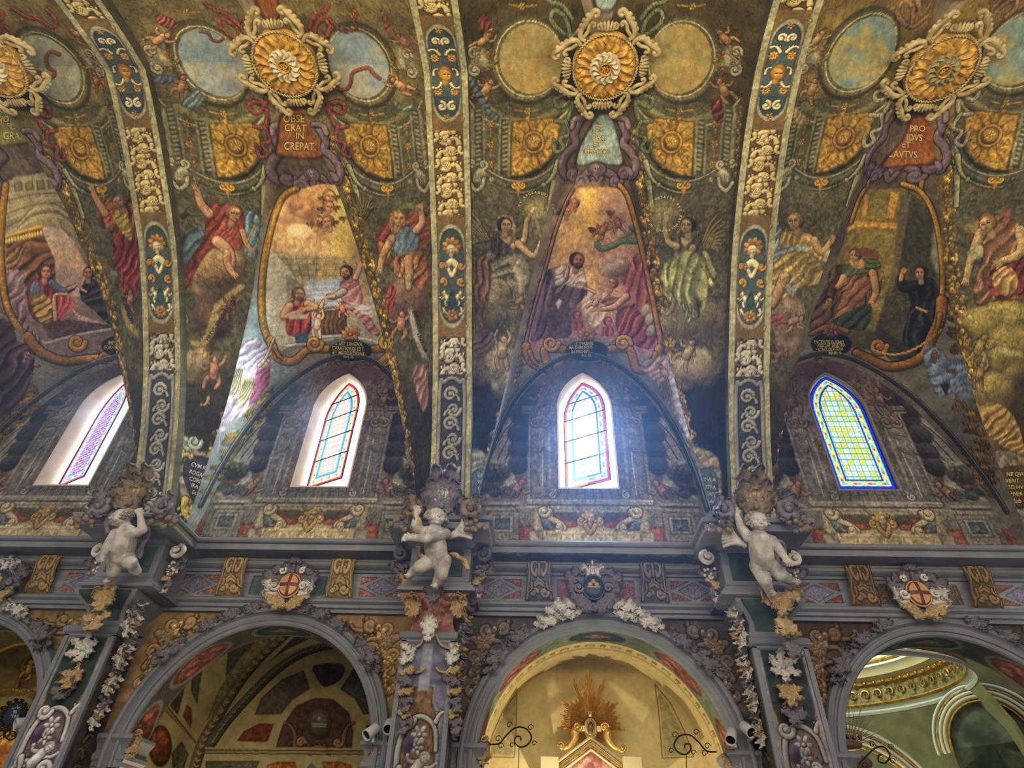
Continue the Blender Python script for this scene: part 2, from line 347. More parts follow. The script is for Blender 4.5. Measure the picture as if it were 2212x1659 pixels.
def smooth_tab(nodes):
    t = np.linspace(0, 1, 401); out = []
    for col in np.array(nodes, float).T:
        v = np.interp(t, WN, col); k = np.hanning(33); k /= k.sum(); e = np.r_[2*v[0]-v[16:0:-1], v, 2*v[-1]-v[-2:-18:-1]]
        out.append(np.convolve(e, k, 'valid'))
    return t, np.array(out)
TG, TT, TA = smooth_tab(GN), smooth_tab(TN), smooth_tab(AN)
def tab(T_, w): return [np.interp(w, T_[0], c) for c in T_[1]]
DZ = {-15: .8, -9: .8, -3: .3, 3: 0.0, 9: 0.0}
def XR(k, w): return {-3: .12+.12*w, 3: .07+.03*w}.get(k, 0*w)
def FAR(P): P[..., 2] += .35*(P[..., 1]-YC)*(P[..., 1] > YC); P[..., 1] = 2*YC-P[..., 1]; return P
def f_lat(bx, a, v, far=0):               # a in [-1,1] across, v from the wall to the groin
    w = 1-np.abs(a); gx, gy, gz = tab(TG, w); ax, az = tab(TA, w); s = np.sign(a); s = np.where(s == 0, 1, s)
    x = s*(ax*(1-v)+gx*v); y = YW*(1-v)+gy*v; z = az*(1-v)+gz*v+.10*np.sin(v*math.pi)*w
    P = np.stack([bx+x, y, z], -1); return FAR(P) if far else P
def rib_yz(k, w):
    y, z = tab(TT, w); return y, z+DZ[k]*w
def rib_n(k, w):
    y0, z0 = rib_yz(k, np.clip(w-.02, 0, 1)); y1, z1 = rib_yz(k, np.clip(w+.02, 0, 1)); ty, tz = y1-y0, z1-z0; l = np.hypot(ty, tz); return tz/l, -ty/l   # outward (+y,+z)
def f_long(bx, s, w, v, far=0):           # w up, v from groin to the cross rib
    gx, gy, gz = tab(TG, w); k = int(bx+3*s); ty, tz = rib_yz(k, w); ny, nz = rib_n(k, w); ny = ny*(1-w**12); ty = ty+.22*ny; tz = tz+.22*np.abs(nz)
    x = s*gx*(1-v)+(3*s+XR(k, w)-.38*s)*v; y = gy*(1-v)+ty*v; z = gz*(1-v)+tz*v+.12*np.sin(v*math.pi)*w
    P = np.stack([bx+x, y, z], -1); return FAR(P) if far else P
def f_rib(k, u, w, far=0, side=0, d=0):
    y, z = rib_yz(k, w); ny, nz = rib_n(k, w); ny = ny*(1-w**12); y = y+d*ny; z = z+d*np.abs(nz)
    P = np.stack([k+XR(k, w)+.4*u+0*y, y, z], -1); return FAR(P) if far else P
GV, GC, GQ, SURF = [], [], [], []; NV = 0
def add_surf(name, fn, cfn, ur, vr, grp, mx=520, step=None):
    """sample fn(u,v) finely enough for the picture; cfn gives the same point of the bay that serves as the pattern for the repeats"""
    global NV
    st_ = step or STEP; u = np.linspace(*ur, 13); v = np.linspace(*vr, 13); U, V_ = np.meshgrid(u, v, indexing='ij'); P = fn(U, V_); x, y = proj(P)
    x = np.clip(x, -150, 2360); y = np.clip(y, -150, 1800)
    lu = np.hypot(np.diff(x, axis=0), np.diff(y, axis=0)).sum(0).max(); lv = np.hypot(np.diff(x, axis=1), np.diff(y, axis=1)).sum(1).max()
    nu = int(min(max(lu/st_, 10), mx)); nv = int(min(max(lv/st_, 10), mx)); U, V_ = np.meshgrid(np.linspace(*ur, nu), np.linspace(*vr, nv), indexing='ij')
    P = fn(U, V_).reshape(-1, 3); Cn = cfn(U, V_).reshape(-1, 3); i = np.arange(nu*nv).reshape(nu, nv)
    Q = np.stack([i[:-1, :-1], i[1:, :-1], i[1:, 1:], i[:-1, 1:]], -1).reshape(-1, 4)
    SURF.append(dict(name=name, grp=grp, a=NV, b=NV+nu*nv, U=U.ravel(), V=V_.ravel())); GV.append(P); GC.append(Cn); GQ.append(Q+NV); NV += nu*nv
    return SURF[-1]
BAYS = (-2, -1, 0, 1)
for b in BAYS:
    bx = 6*b
    add_surf(('lat', b, 0), lambda u, v: f_lat(bx, u, v), lambda u, v: f_lat(0, u, v), (-.985, .985), (0, 1), 'L')
    add_surf(('lat', b, 1), lambda u, v: f_lat(bx, u, v, 1), lambda u, v: f_lat(0, u, v, 1), (-.6, .6), (.3, 1), 'L', 150)
    for s in (-1, 1):
        if b == -2 and s == -1: continue
        add_surf(('long', b, s, 0), lambda u, v: f_long(bx, s, u, v), lambda u, v: f_long(0, s, u, v), (0, 1), (0, 1), 'N')
        add_surf(('long', b, s, 1), lambda u, v: f_long(bx, s, u, v, 1), lambda u, v: f_long(0, s, u, v, 1), (.35, 1), (0, 1), 'N', 260)
for k in (-9, -3, 3, 9):
    for far in (0, 1):
        add_surf(('rib', k, far), lambda u, v: f_rib(k, v, u, far), lambda u, v: f_rib(-3, v, u, far), (.0, 1) if not far else (.4, 1), (-1, 1), 'R', 520, 1.9)
        for sd in (-1, 1):
            add_surf(('ribside', k, far), lambda u, v: f_rib(k, sd+0*v, u, far, d=v*.32), lambda u, v: f_rib(-3, sd+0*v, u, far, d=v*.32), (.0, 1) if not far else (.4, 1), (0, 1), 'S', 400, 3.2)
# clerestory wall with its pointed openings
WX, WZ0 = .63, 6.87
def win_outline(e=0, n=14):                # bay-local outline (x,z) of the splayed opening, grown by e
    hw = WX+e; zs = 9.05; za = 10.13+e*1.1; R_ = ((za-zs)**2+hw*hw)/(2*hw); L = []
    for t in np.linspace(0, 1, n):
        th = math.asin(min(1, (za-zs)/R_))*t; L.append((hw-R_+R_*math.cos(th), zs+R_*math.sin(th)))
    right = [(hw, WZ0-e)]+L; left = [(-x, z) for x, z in reversed(right)]
    return right+left[1:]
ax_, az_ = TA[1]
def f_wall(bx, u, t):
    ax = np.abs(u)*3.0; top = np.interp(ax, ax_[::-1], az_[::-1]+0.02, right=6.0); top = np.where(ax > 2.42, 6.0-.0*ax, top)
    return np.stack([bx+u*3.0, YW+0*u, 5.0+t*(top-5.0)], -1)
for b in BAYS:
    bx = 6*b
    add_surf(('wall', b, 0), lambda u, v: f_wall(bx, u, v), lambda u, v: f_wall(0, u, v), (-1, 1), (0, 1), 'W')
# ---------------- painted surfaces of the lower wall ----------------
Z0, RA = 1.64, 2.10
PX = {-9: -9.03, -3: -2.985, 3: 2.96}
def plane(name, grp, x0, x1, z0, z1, Y, bx=0, can=None, **k):
    cb = (can if can is not None else bx)
    return add_surf(name, lambda u, v: np.stack([bx+u, Y+0*u, v], -1), lambda u, v: np.stack([u+cb-bx if can is not None else u, Y+0*u, v], -1), (x0, x1), (z0, z1), grp, **k)
for b in BAYS:
    plane(('spandrel', b), 'P', -3.0, 3.0, 1.2, 4.0, -.1, 6*b)
    plane(('frieze', b), 'E', -3.0, 3.0, 4.24, 4.76, -.15, 6*b)
    for s in (-1, 1):                       # reveal of the arch
        pass
    add_surf(('soffit', b), lambda u, v: np.stack([6*b+RA*np.cos(u), -.12+v, Z0+RA*np.sin(u)], -1), lambda u, v: np.stack([RA*np.cos(u), -.12+v, Z0+RA*np.sin(u)], -1), (-.25, math.pi+.25), (0, .66), 'O')
for k in (-9, -3, 3):
    x = PX[k]; b = {-9: -2, -3: -1, 3: 0}[k]
    add_surf(('pilfront', k), lambda u, v: np.stack([x+u, -.835+0*u, v], -1), lambda u, v: np.stack([u, -.835+0*u, v], -1), (-.385, .385), (1.15, 3.28), 'F', step=1.9)
    for s in (-1, 1): add_surf(('pilside', k, s), lambda u, v: np.stack([x+s*.462+0*u, u, v], -1), lambda u, v: np.stack([s*.462+0*u, u, v], -1), (-.80, -.12), (1.15, 3.28), 'G')
CNX = [(b, s) for b in BAYS for s in (-1, 1)]
def f_console(u, v):                        # v from the top down
    z = 4.95-.76*v; y = -.40-.10*np.sin(v*math.pi*1.15)*(1-v)+.16*v+.07*np.sin(np.clip((v-.62)/.38, 0, 1)*math.pi)*-1; w = .245+.035*v-.03*np.sin(v*math.pi)
    return u*w, y+.03*np.abs(u)**6+(np.abs(u) > .985)*.0, z
for b, s in CNX:
    x = 6*b+1.08*s
    add_surf(('console', b, s), lambda u, v: np.stack([x+f_console(u, v)[0], f_console(u, v)[1], f_console(u, v)[2]], -1), lambda u, v: np.stack([1.08*s+f_console(u, v)[0], f_console(u, v)[1], f_console(u, v)[2]], -1), (-1, 1), (0, 1), 'C', step=1.9)
# chapels
CH = {-2: (2.3, 2.5, 1.6), -1: (3.0, 2.75, 1.55), 0: (1.8, 2.12, 1.64), 1: (2.0, 0, 0)}   # back wall Y, barrel radius, centre z
for b in (-2, -1, 0):
    yb, R_, zc = CH[b]; bx = 6*b+.02
    add_surf(('chapel_vault', b), lambda u, v: np.stack([bx+R_*np.cos(u), v, zc+R_*np.sin(u)], -1), lambda u, v: np.stack([R_*np.cos(u), v, zc+R_*np.sin(u)], -1), (0, math.pi), (.5, yb), 'V')
    for s in (-1, 1): add_surf(('chapel_side', b, s), lambda u, v: np.stack([bx+s*R_+0*u, u, v], -1), lambda u, v: np.stack([s*R_+0*u, u, v], -1), (.5, yb), (-1.6, zc), 'V', step=6)
    add_surf(('chapel_back', b), lambda u, v: np.stack([bx+u*R_, yb+0*u, np.where(v < .4, -1.6+(zc+1.6)*v/.4, zc+np.sqrt(np.clip(1-u*u, 0, 1))*R_*(v-.4)/.6)], -1), lambda u, v: np.stack([u*R_, yb+0*u, v], -1), (-1, 1), (0, 1), 'V')
GV = np.concatenate(GV); GC = np.concatenate(GC); GQ = np.concatenate(GQ); OWN = np.zeros(NV, np.int32); COLR = np.zeros((NV, 3)); SID = np.zeros(NV, np.int32)
for n_, s_ in enumerate(SURF): SID[s_['a']:s_['b']] = n_
BAY = np.array([s_['name'][1] for s_ in SURF])[SID]
GX, GY = proj(GV); CXp, CYp = proj(GC)
# cut the openings: faces inside go, straddling vertices slide on to the outline
def in_poly(P, x, y):
    ins = np.zeros(len(x), bool)
    for k in range(len(P)):
        ax, ay = P[k]; bx, by = P[(k+1) % len(P)]
        if ay != by: ins ^= ((ay > y) != (by > y)) & (x < (bx-ax)*(y-ay)/(by-ay)+ax)
    return ins
WO = np.array(win_outline())
DROP = np.zeros(NV, bool)
for s_ in SURF:
    if s_['grp'] != 'W': continue
    g = np.arange(s_['a'], s_['b']); x = GV[g, 0]-6*s_['name'][1]; z = GV[g, 2]; DROP[g[in_poly(WO, x, z)]] = True
AO = np.array([(2.27*math.cos(a), 1.64+2.27*math.sin(a)) for a in np.linspace(-.5, math.pi+.5, 60)])
for s_ in SURF:
    if s_['grp'] == 'P':
        g = np.arange(s_['a'], s_['b']); DROP[g[in_poly(AO, GV[g, 0]-6*s_['name'][1], GV[g, 2])]] = True
GQ = GQ[~DROP[GQ].all(1)]
used = np.unique(GQ); mv = used[DROP[used]]; mv = mv[GV[mv, 1] == YW]
for v in mv:
    bx = 6*BAY[v]; p = np.array([GV[v, 0]-bx, GV[v, 2]]); A_ = WO; B_ = np.roll(WO, -1, 0); E_ = B_-A_
    t = np.clip(((p-A_)*E_).sum(1)/((E_**2).sum(1)+1e-12), 0, 1); q = A_+E_*t[:, None]; k = ((q-p)**2).sum(1).argmin(); GV[v, 0] = bx+q[k, 0]; GV[v, 2] = q[k, 1]
def canvas(grp, canon=False, bay=None):
    m = np.zeros(NV, bool)
    for s_ in SURF:
        if s_['grp'] in grp and (bay is None or s_['name'][1] == bay): m[s_['a']:s_['b']] = True
    g = np.nonzero(m)[0]; return Canvas((CXp if canon else GX)[g], (CYp if canon else GY)[g], g, COLR)
# ---------------- painting the vault ----------------
def AXIS(y): return 1307-.033*(y-145)
def sym_canvas(grp):                        # both halves of every bay folded on to the left half of the pattern bay
    c = canvas(grp, True); g = c.id; x = CXp[g].copy(); y = CYp[g]; m = GC[g, 0] > 0; x[m] = 2*AXIS(y[m])-x[m]; return Canvas(x, y, g, COLR)
cN = sym_canvas('N'); cL = sym_canvas('L'); cW = sym_canvas('W'); cLf = canvas('L', True)
aN = canvas('N'); aL = canvas('L'); aW = canvas('W')
g_ = np.concatenate([np.arange(s['a'], s['b']) for s in SURF if s['grp'] == 'R']); u_ = np.concatenate([s['V'] for s in SURF if s['grp'] == 'R'])
cR = Canvas(u_*44, CYp[g_], g_, COLR)
gs_ = np.concatenate([np.arange(s['a'], s['b']) for s in SURF if s['grp'] == 'S'])
CRM, GLD, OLV, DRK, STN, MAU, SKN = 'cfc08c', 'c8942c', '6b6238', '352f20', 'a39a72', '7d6468', 'c08a60'
# --- grounds ---
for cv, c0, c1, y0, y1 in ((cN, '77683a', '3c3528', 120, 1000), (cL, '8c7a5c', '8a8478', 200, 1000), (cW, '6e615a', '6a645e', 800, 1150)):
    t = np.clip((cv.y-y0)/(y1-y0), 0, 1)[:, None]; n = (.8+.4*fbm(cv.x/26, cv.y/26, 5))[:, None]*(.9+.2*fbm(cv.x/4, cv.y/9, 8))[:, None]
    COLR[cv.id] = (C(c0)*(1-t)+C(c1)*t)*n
COLR[gs_] = C('5a5136')*(.75+.5*fbm(CXp[gs_]/6, CYp[gs_]/6, 2))[:, None]
# per-bay cast of the ground: third bay's dimmer lighting painted in, fourth golden
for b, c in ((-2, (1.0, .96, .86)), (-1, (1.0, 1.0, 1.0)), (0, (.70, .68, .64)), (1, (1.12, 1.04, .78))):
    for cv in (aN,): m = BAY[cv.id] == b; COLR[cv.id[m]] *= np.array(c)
# --- vault side cells: painted architecture (left half; mirrored) ---
n = cN
n.poly([(1010, 222), (1075, 222), (1215, 200), (1240, 240), (1215, 330), (1150, 395), (1040, 375), (1012, 372)], '5c5636', tex=.25, out=.3)
n.st([(1050, 235), (1100, 262), (1160, 264), (1225, 228)], 11, '77703f', sh=.4, out=.5)                # curved band under the roundel
n.st([(1012, 215), (1055, 262), (1130, 278), (1200, 262), (1236, 228)], 2.2, 'a09860', sh=.2)
for x0, x1, c in ((1014, 1024, '8b8458'), (1026, 1040, '4a4530'), (1042, 1047, '8f8a5e')):               # pilaster strip beside the rib
    n.poly([(x0, 232), (x1, 232), (x1+2, 362), (x0+2, 362)], c, tex=.2, out=.2)
for k in range(13): n.poly([(1027, 238+k*9.6), (1039, 235+k*9.6), (1039, 240+k*9.6), (1028, 243+k*9.6)], '8d875c')
for x0, x1, c in ((1078, 1083, '8f8858'), (1084, 1097, '504a30'), (1098, 1104, '9b9462')):               # strip beside the gilded coffer
    n.poly([(x0, 258), (x1, 260), (x1-3, 380), (x0-3, 376)], c, tex=.2, out=.2)
for k in range(11): n.poly([(1085, 264+k*10), (1096, 261+k*10), (1096, 266+k*10), (1086, 269+k*10)], '9a9260')
for k in range(3): n.flower(1060, 268+k*44, 9, 'a87a2c', 6); n.st([(1060, 280+k*44), (1060, 296+k*44)], 2, '8a6a30')
n.flower(1140, 241, 9, 'b0842c', 6); n.st([(1112, 238), (1130, 241)], 2.5, '9a7630'); n.st([(1150, 241), (1168, 236)], 2.5, '9a7630')
n.flower(1128, 14, 9, 'b08a34', 6); n.st([(1100, 10), (1118, 14)], 2.5, '9a7630'); n.st([(1138, 14), (1158, 12)], 2.5, '9a7630')
PAN = [(1106, 262), (1150, 258), (1192, 254), (1212, 262), (1206, 300), (1192, 335), (1168, 362), (1130, 378), (1102, 382)]
OFL = n.poly(PAN, 'b08428', tex=.3, out=.5)
for k in range(12):
    a = k*math.pi/6+.2; r1 = 52 if k % 2 else 62; x1, y1 = 1153+r1*.8*math.cos(a), 310+r1*math.sin(a)
    j = n.poly([(1153+14*math.cos(a-.5), 310+14*math.sin(a-.5)), (x1-9*math.sin(a)*.9, y1-10*math.cos(a)*.2), (x1, y1), (x1+9*math.sin(a)*.9, y1+10*math.cos(a)*.2), (1153+14*math.cos(a+.5), 310+14*math.sin(a+.5))], GLD, sm=3, tex=.35, out=.45)
    n.line([(1153+16*math.cos(a), 310+16*math.sin(a)), (x1*.85+1153*.15, y1*.85+310*.15)], 1, '6a4a14', .8)
n.st([(1153+21*math.cos(t), 308+22*math.sin(t)) for t in np.linspace(0, 6.3, 18)], 3, 'a87a28', edge=1.5, sm=0)
n.ell(1153, 308, 17, 18, 'a0762c', tex=.8, sh=.3); n.flower(1153, 308, 13, 'b5882f', 9); n.flower(1153, 308, 6, 'd0a040', 5)
n.poly([(1104, 380), (1100, 386), (1150, 384), (1180, 362), (1205, 330), (1213, 300), (1210, 300), (1196, 335), (1170, 362), (1132, 380)], '2f2a1a')
for w, c, o in ((15, '4b4832', 0), (2, '8c865c', -13), (1.6, '8c865c', 11), (5, '5d5a3e', 0)):            # the great curved cornice
    n.st([(1042, 372+o), (1085, 398+o), (1130, 405+o), (1180, 385+o), (1215, 345+o), (1235, 300+o)], w, c, sh=.35)
for k in range(20): 
    t = k/19; x = 1046+t*150; y = 384+24*math.sin(t*2.6)-t*2; n.line([(x, y-4), (x+1, y+4)], 1, '37321f', .8)
n.ell(1120, 404, 9, 12, 'c08c2c', out=.5); n.scroll(1112, 400, 8, 0, 1.1, 2.6, 'c8942c'); n.scroll(1129, 400, 8, 3.1, 1.1, 2.6, 'c8942c', -1); n.st([(1120, 408), (1120, 424)], 4, 'b07a24', 1.5)
n.poly([(1014, 392), (1075, 398), (1130, 424), (1190, 398), (1200, 430), (1185, 520), (1150, 640), (1120, 720), (1100, 800), (1010, 800)], '5b5438', tex=.35, soft=8, sm=3)
# capital with scrolls beside the rib
n.scroll(1020, 352, 9, 1.5, 1.2, 3, STN); n.scroll(1044, 356, 10, 1.5, 1.3, 3.4, STN, -1); n.cloud(1034, 380, 16, 15, STN, 9, 4); n.flower(1032, 381, 9, STN, 7)
n.st([(1016, 395), (1028, 412), (1042, 402), (1046, 386)], 4, STN, edge=1.5); n.flower(1062, 388, 6, STN, 6)
for k in range(26): n.ell(1009+2.5*math.sin(k*1.7), 232+k*6.2, 4.6, 3.3, ('8c6f30', '6f5a2a', '9a7a38')[k % 3], rot=k, out=.6)      # leaf cord along the rib
# roundel with its crescent frame
n.ell(1138, 128, 84, 99, '5a5230', sh=.1, out=.25, soft=.05); n.ell(1140, 127, 78, 92, 'a39658', sh=-.15, out=.4, soft=.05); n.ell(1144, 127, 72, 81, '7a7040', sh=0, out=.2)
for k in range(46):
    a = k*2*math.pi/46; c, s = math.cos(a), math.sin(a); n.line([(1142+72*c, 127+82*s), (1141+77*c-3*s, 127+90*s+3*c)], 1.1, '5d5228', .8)
n.st([(1143+72*math.cos(t), 127+82*math.sin(t)) for t in np.linspace(0, 6.3, 40)], 1.6, 'c0b27a', sm=0, sh=0)
ROUNDEL = [(1147+68*math.cos(t), 127+75*math.sin(t)) for t in np.linspace(0, 2*math.pi, 44)[:-1]]
ORD = n.poly(ROUNDEL, '9a8c50', tex=.12)
# mask ornament between the two cherubs
n.cloud(1036, 130, 22, 26, '8f855a', 12, 6); n.ell(1048, 132, 10, 17, 'b8862c', out=.5); n.ell(1044, 132, 8, 14, STN); n.scroll(1026, 112, 13, 2, 1.4, 4, STN); n.scroll(1026, 152, 13, 4, 1.4, 4, STN, -1); n.flower(1058, 118, 7, '9a4c34', 6); n.flower(1064, 142, 7, 'a8863c', 6)
for k in range(16): n.ell(1062+8*math.sin(k*2.3), 108+k*3.2, 4, 3.5, ('5c6b34', '9a5038', '8d7a34', '50602c')[k % 4], rot=k)
# ribbons round the boss
def ribs_(cv, col, col2):
    cv.ribbon([(1232, 70), (1222, 40), (1200, 22), (1190, 40), (1205, 62), (1235, 78), (1255, 60)], 4.5, col); cv.ribbon([(1236, 40), (1215, 12), (1192, 5), (1175, -10)], 4.5, col)
    cv.ribbon([(1240, 205), (1225, 225), (1205, 232), (1200, 215), (1220, 208), (1236, 222), (1225, 260), (1200, 262)], 4.5, col2); cv.ribbon([(1222, 262), (1230, 290), (1210, 300), (1218, 320), (1200, 328), (1196, 302)], 4, col2)
rc = {-2: ('9a4a34', '9a4a34'), -1: ('a0503c', '94463a'), 0: ('7c8350', '6e7648'), 1: ('9c7048', 'a89a72')}
for b in BAYS:
    m = BAY[cN.id] == b; sub = Canvas(cN.x[m], cN.y[m], cN.id[m], COLR); ribs_(sub, *rc[b])
# roundel skies per bay, with folded ribbons on the blue ones
gid = {}
for b, c1, c2, c3, am in ((-2, '8d9482', '9fa58c', 'a79c74', .4), (-1, '84999a', '9db0ac', 'b4a070', .55), (0, 'a0904e', '8f8148', 'b8923e', .7), (1, '7c9280', '93a68c', 'b9983e', .8)):
    g = cN.id[ORD]; g = g[BAY[g] == b]; x, y = GX[g], GY[g]; nz = fbm(x/34, y/30, 21+b, 4); n2 = fbm(x/9, y/14, 9, 3); w = np.clip((nz-.38)*3.2+(y-130)/170*am, 0, 1)[:, None]
    COLR[g] = (C(c1)*(1-w*.6)+C(c2)*w*.6)*(1-w*am)+C(c3)*w*am; COLR[g] *= (.86+.28*n2)[:, None]
for pts, w in (([(27, 18), (60, 38), (85, 42), (108, 58), (122, 55), (118, 38), (100, 20)], 3.6), ([(128, 118), (110, 112), (100, 125), (104, 145), (118, 155), (112, 168), (92, 160), (80, 155)], 3.6), ([(432, 68), (450, 72), (458, 86), (472, 90), (482, 84)], 2.5),
               ([(820, 170), (808, 160), (798, 148), (785, 148), (762, 158), (758, 178), (748, 194), (728, 192)], 3.4), ([(760, 22), (770, 30), (764, 48), (770, 62), (752, 68), (730, 60), (710, 40)], 3)):
    aN.ribbon(pts, w, 'a0503c')
# --- cross ribs: scrolls in relief colours, two cartouches ---
r = cR
t = fbm(r.x/8, r.y/20, 3); COLR[r.id] = C('6a4c26')*(.8+.4*t)[:, None]
for x0, x1, c in ((-46, -31, 'a0996c'), (31, 46, 'a0996c')): r.poly([(x0, -600), (x1, -600), (x1, 1300), (x0, 1300)], c, tex=.25, soft=1)
for x in (-30.5, 30.5): r.line([(x, -600), (x, 1300)], .8, '3a3020', .9)
def rib_scroll(y0, y1, seed, col, dn=1):
    q = random.Random(seed); n_ = max(1, int(round((y1-y0)/29))); h = (y1-y0)/n_
    for k in range(n_):
        y = y0+h*(k+.5); d = 1 if (k+seed) % 2 else -1
        r.scroll(d*6, y, h*.5, 1.2*d, 1.35, 6.4, col, d, 1.8); r.leafy(-d*22, y+h*.32, -1.2 if d > 0 else -1.9, h*.7, 6.4, col, 1.6, 1.0, d)
        r.leafy(d*24, y-h*.35, 1.9 if d > 0 else 1.2, h*.55, 5.2, col, 1.6, 1.1, -d)
        if k % 3 == 1: r.putto(0, y, h*1.15, C(col)*.98, q.random()*.8-.4, 'b8a878', k, d)
        else: r.flower(d*6, y, 8, col, 6)
def cart(yc, h, kind):
    r.poly([(-31, yc-h*.62), (31, yc-h*.62), (31, yc+h*.62), (-31, yc+h*.62)], '7a5c30' if kind < 2 else '3c4440')
    oval = [(-31, yc-h*.34), (-31, yc+h*.34)]+[(-31*math.cos(a), yc+h*.34+h*.2*math.sin(a)) for a in np.linspace(0, math.pi, 12)]+[(31, yc-h*.34)]+[(31*math.cos(a), yc-h*.34-h*.2*math.sin(a)) for a in np.linspace(0, math.pi, 12)]
    r.poly(oval, 'a49c72', out=.5); inn = [(x*.84, yc+(y-yc)*.9) for x, y in oval]; r.poly(inn, '41504e', out=.4, tex=.2); r.poly([(-28, yc-h*.27), (28, yc-h*.27), (28, yc+h*.27), (-28, yc+h*.27)], '4a5854', out=.3)
    if kind == 0:       # grotesque with mask and four flowers
        for d in (-1, 1):
            r.scroll(d*10, yc-h*.34, 9, 1.5+d, 1.2, 3, CRM, d); r.scroll(d*11, yc+h*.36, 10, -1.5, 1.2, 3.4, CRM, -d); r.flower(d*17, yc-h*.16, 9.5, 'c08a24', 8); r.flower(d*17, yc+h*.2, 9.5, 'c08a24', 8)
            r.leafy(d*6, yc-h*.2, -1.57+d*.6, 24, 3.4, CRM, 1.2, .9, d); r.leafy(d*8, yc+h*.1, 1.57-d*.5, 24, 3.4, CRM, 1.2, .9, -d); r.leafy(d*24, yc+.02*h, -1.57, 18, 2.6, CRM, 1.2, 1, -d)
        r.ell(0, yc+h*.015, 15, 20, 'a87422', out=.5); r.head(0, yc+h*.02, 12, 'c8922c', 'a87422'); r.flower(0, yc-h*.46, 8, 'c08a24', 5); r.flower(0, yc+h*.48, 9, 'b88424', 5)
    else:               # shell niche with a bust above two infants
        r.flower(0, yc-h*.3, 22, 'b07c2c', 9); r.st([(-12, yc-h*.1), (0, yc-h*.15), (12, yc-h*.1)], 7, CRM, edge=1); r.head(0, yc-h*.27, 9, CRM, 'c0b080'); r.st([(-7, yc-h*.06), (0, yc+0), (7, yc-h*.06)], 4, CRM, edge=1)
        for d in (-1, 1):
            r.scroll(d*21, yc-h*.1, 8, 0, 1.2, 3.2, 'b07c2c', d); r.scroll(d*20, yc+h*.06, 9, 1, 1.1, 3.5, 'b58434', d); r.putto(d*14, yc+h*.2, 34, CRM, d*.5, 'b58434', 1, d)
            r.leafy(d*20, yc+h*.33, 1.2, 16, 3, CRM, 1, 1, d)
        r.poly([(0, yc+h*.14), (10, yc+h*.24), (0, yc+h*.34), (-10, yc+h*.24)], '38584e', out=.4); r.flower(0, yc+h*.4, 16, 'a87a38', 9, sq=.8)
rib_scroll(-500, 58, 3, 'c8b068'); rib_scroll(258, 486, 1, 'c4ab66')
for y_, d_ in ((60, -1), (252, 1), (492, -1), (700, 1), (815, -1)):
    for s_ in (-1, 1): r.leafy(s_*4, y_, d_*(1.57-s_*.9) if d_ > 0 else -1.57+s_*.9, 26, 4.5, 'c0a866', 1.6, .8, s_*d_); r.scroll(s_*22, y_+d_*4, 9, 0, 1.2, 3.4, 'c0a866', s_, 1.5); rib_scroll(702, 812, 2, 'b3aa8e')
cart(158, 200, 0); cart(596, 212, 1)
r.poly([(-31, 808), (31, 808), (31, 1150), (-31, 1150)], '3f4248'); r.st([(-28, 1150), (-28, 850), (-18, 826), (0, 816), (18, 826), (28, 850), (28, 1150)], 4, '8f8b80', edge=1.2)
for k in range(9): y = 852+k*32; d = 1 if k % 2 else -1; r.scroll(d*4, y, 16, 0, 1.5, 4, 'a39d8c', d); r.leafy(-d*16, y+12, -1.2 if d > 0 else -1.9, 18, 3.4, 'a39d8c', 1.4, 1, d)
# --- garlands of fruit down the groins ---
gc = ['a8812c', '7a5f24', 'b8923c', '6a5528', '8d6a2c']
for cv in (cN, cL):
    for dx in ((-7, 0) if cv is cN else (4,)):
        cv.garland([(1254+dx, 272), (1235+dx, 330), (1216+dx, 400), (1200+dx, 470), (1180+dx, 560), (1158+dx, 640), (1138+dx, 716), (1120+dx, 790), (1100+dx, 866), (1072+dx, 950), (1042+dx, 1070)], 9.5, gc, 170, 3+dx)
cN.st([(1205, 352), (1196, 392), (1186, 455), (1192, 420), (1202, 372)], 5, '8f8a58', edge=2)
cN.leafy(1206, 350, 1.9, 60, 6, '9a9460', 2, .4, 1)
# ---------------- the tall side cells: tablet, mask, scene with gilt frame ----------------
OWNERS = {}; OID = [0]
def own(cv, idx, **spec):
    OID[0] += 1; k = OID[0]; OWNERS[k] = spec; OWN[cv.id[idx]] = k; return k
l = cLf       # unfolded pattern bay
l.poly([(1232, 236), (1375, 236), (1392, 300), (1405, 400), (1430, 560), (1180, 560), (1205, 400), (1222, 300)], '6b5a48', soft=6, tex=.3)
cNf = canvas('N', True)
for l, d, X in ((cLf, 1, lambda x, y: x), (cNf, 1, lambda x, y: x), (cLf, -1, lambda x, y: 2*(AXIS(y)-6)-x), (cNf, -1, lambda x, y: 2*(AXIS(y)-6)-x)):
    P_ = lambda pts: [(X(x, y), y) for x, y in pts]
    l.st(P_([(1252, 262), (1240, 290), (1244, 312), (1226, 330), (1214, 356), (1222, 380), (1240, 372)]), 8, MAU, edge=2.5, tex=.2); l.st(P_([(1262, 255), (1242, 258), (1236, 275)]), 6, '8a7068', edge=2)
    l.scroll(X(1238, 376), 376, 14, 0, 1.3, 6, '80686e', d, 2); l.st(P_([(1250, 398), (1262, 380), (1276, 372), (1290, 372)]), 8, '8a7070', edge=2)
    l.scroll(X(1256, 392), 392, 13, 0, 1.3, 5, '86707a', -d, 2); l.leafy(X(1244, 404), 404, 1.5, 34, 4, 'b0742c', 1.5, .5, d)
l = cLf; l.ell(1290, 366, 22, 17, '86707a', out=.5); l.head(1288, 366, 12, 'a08c88', '7a6468'); l.st([(1280, 386), (1289, 402), (1299, 386)], 5, '7c666c', edge=1.5)
TAB = [(1292, 252), (1306, 247), (1320, 252), (1330, 280), (1340, 320), (1344, 352), (1318, 356), (1288, 348), (1262, 356), (1246, 352), (1254, 318), (1272, 282)]
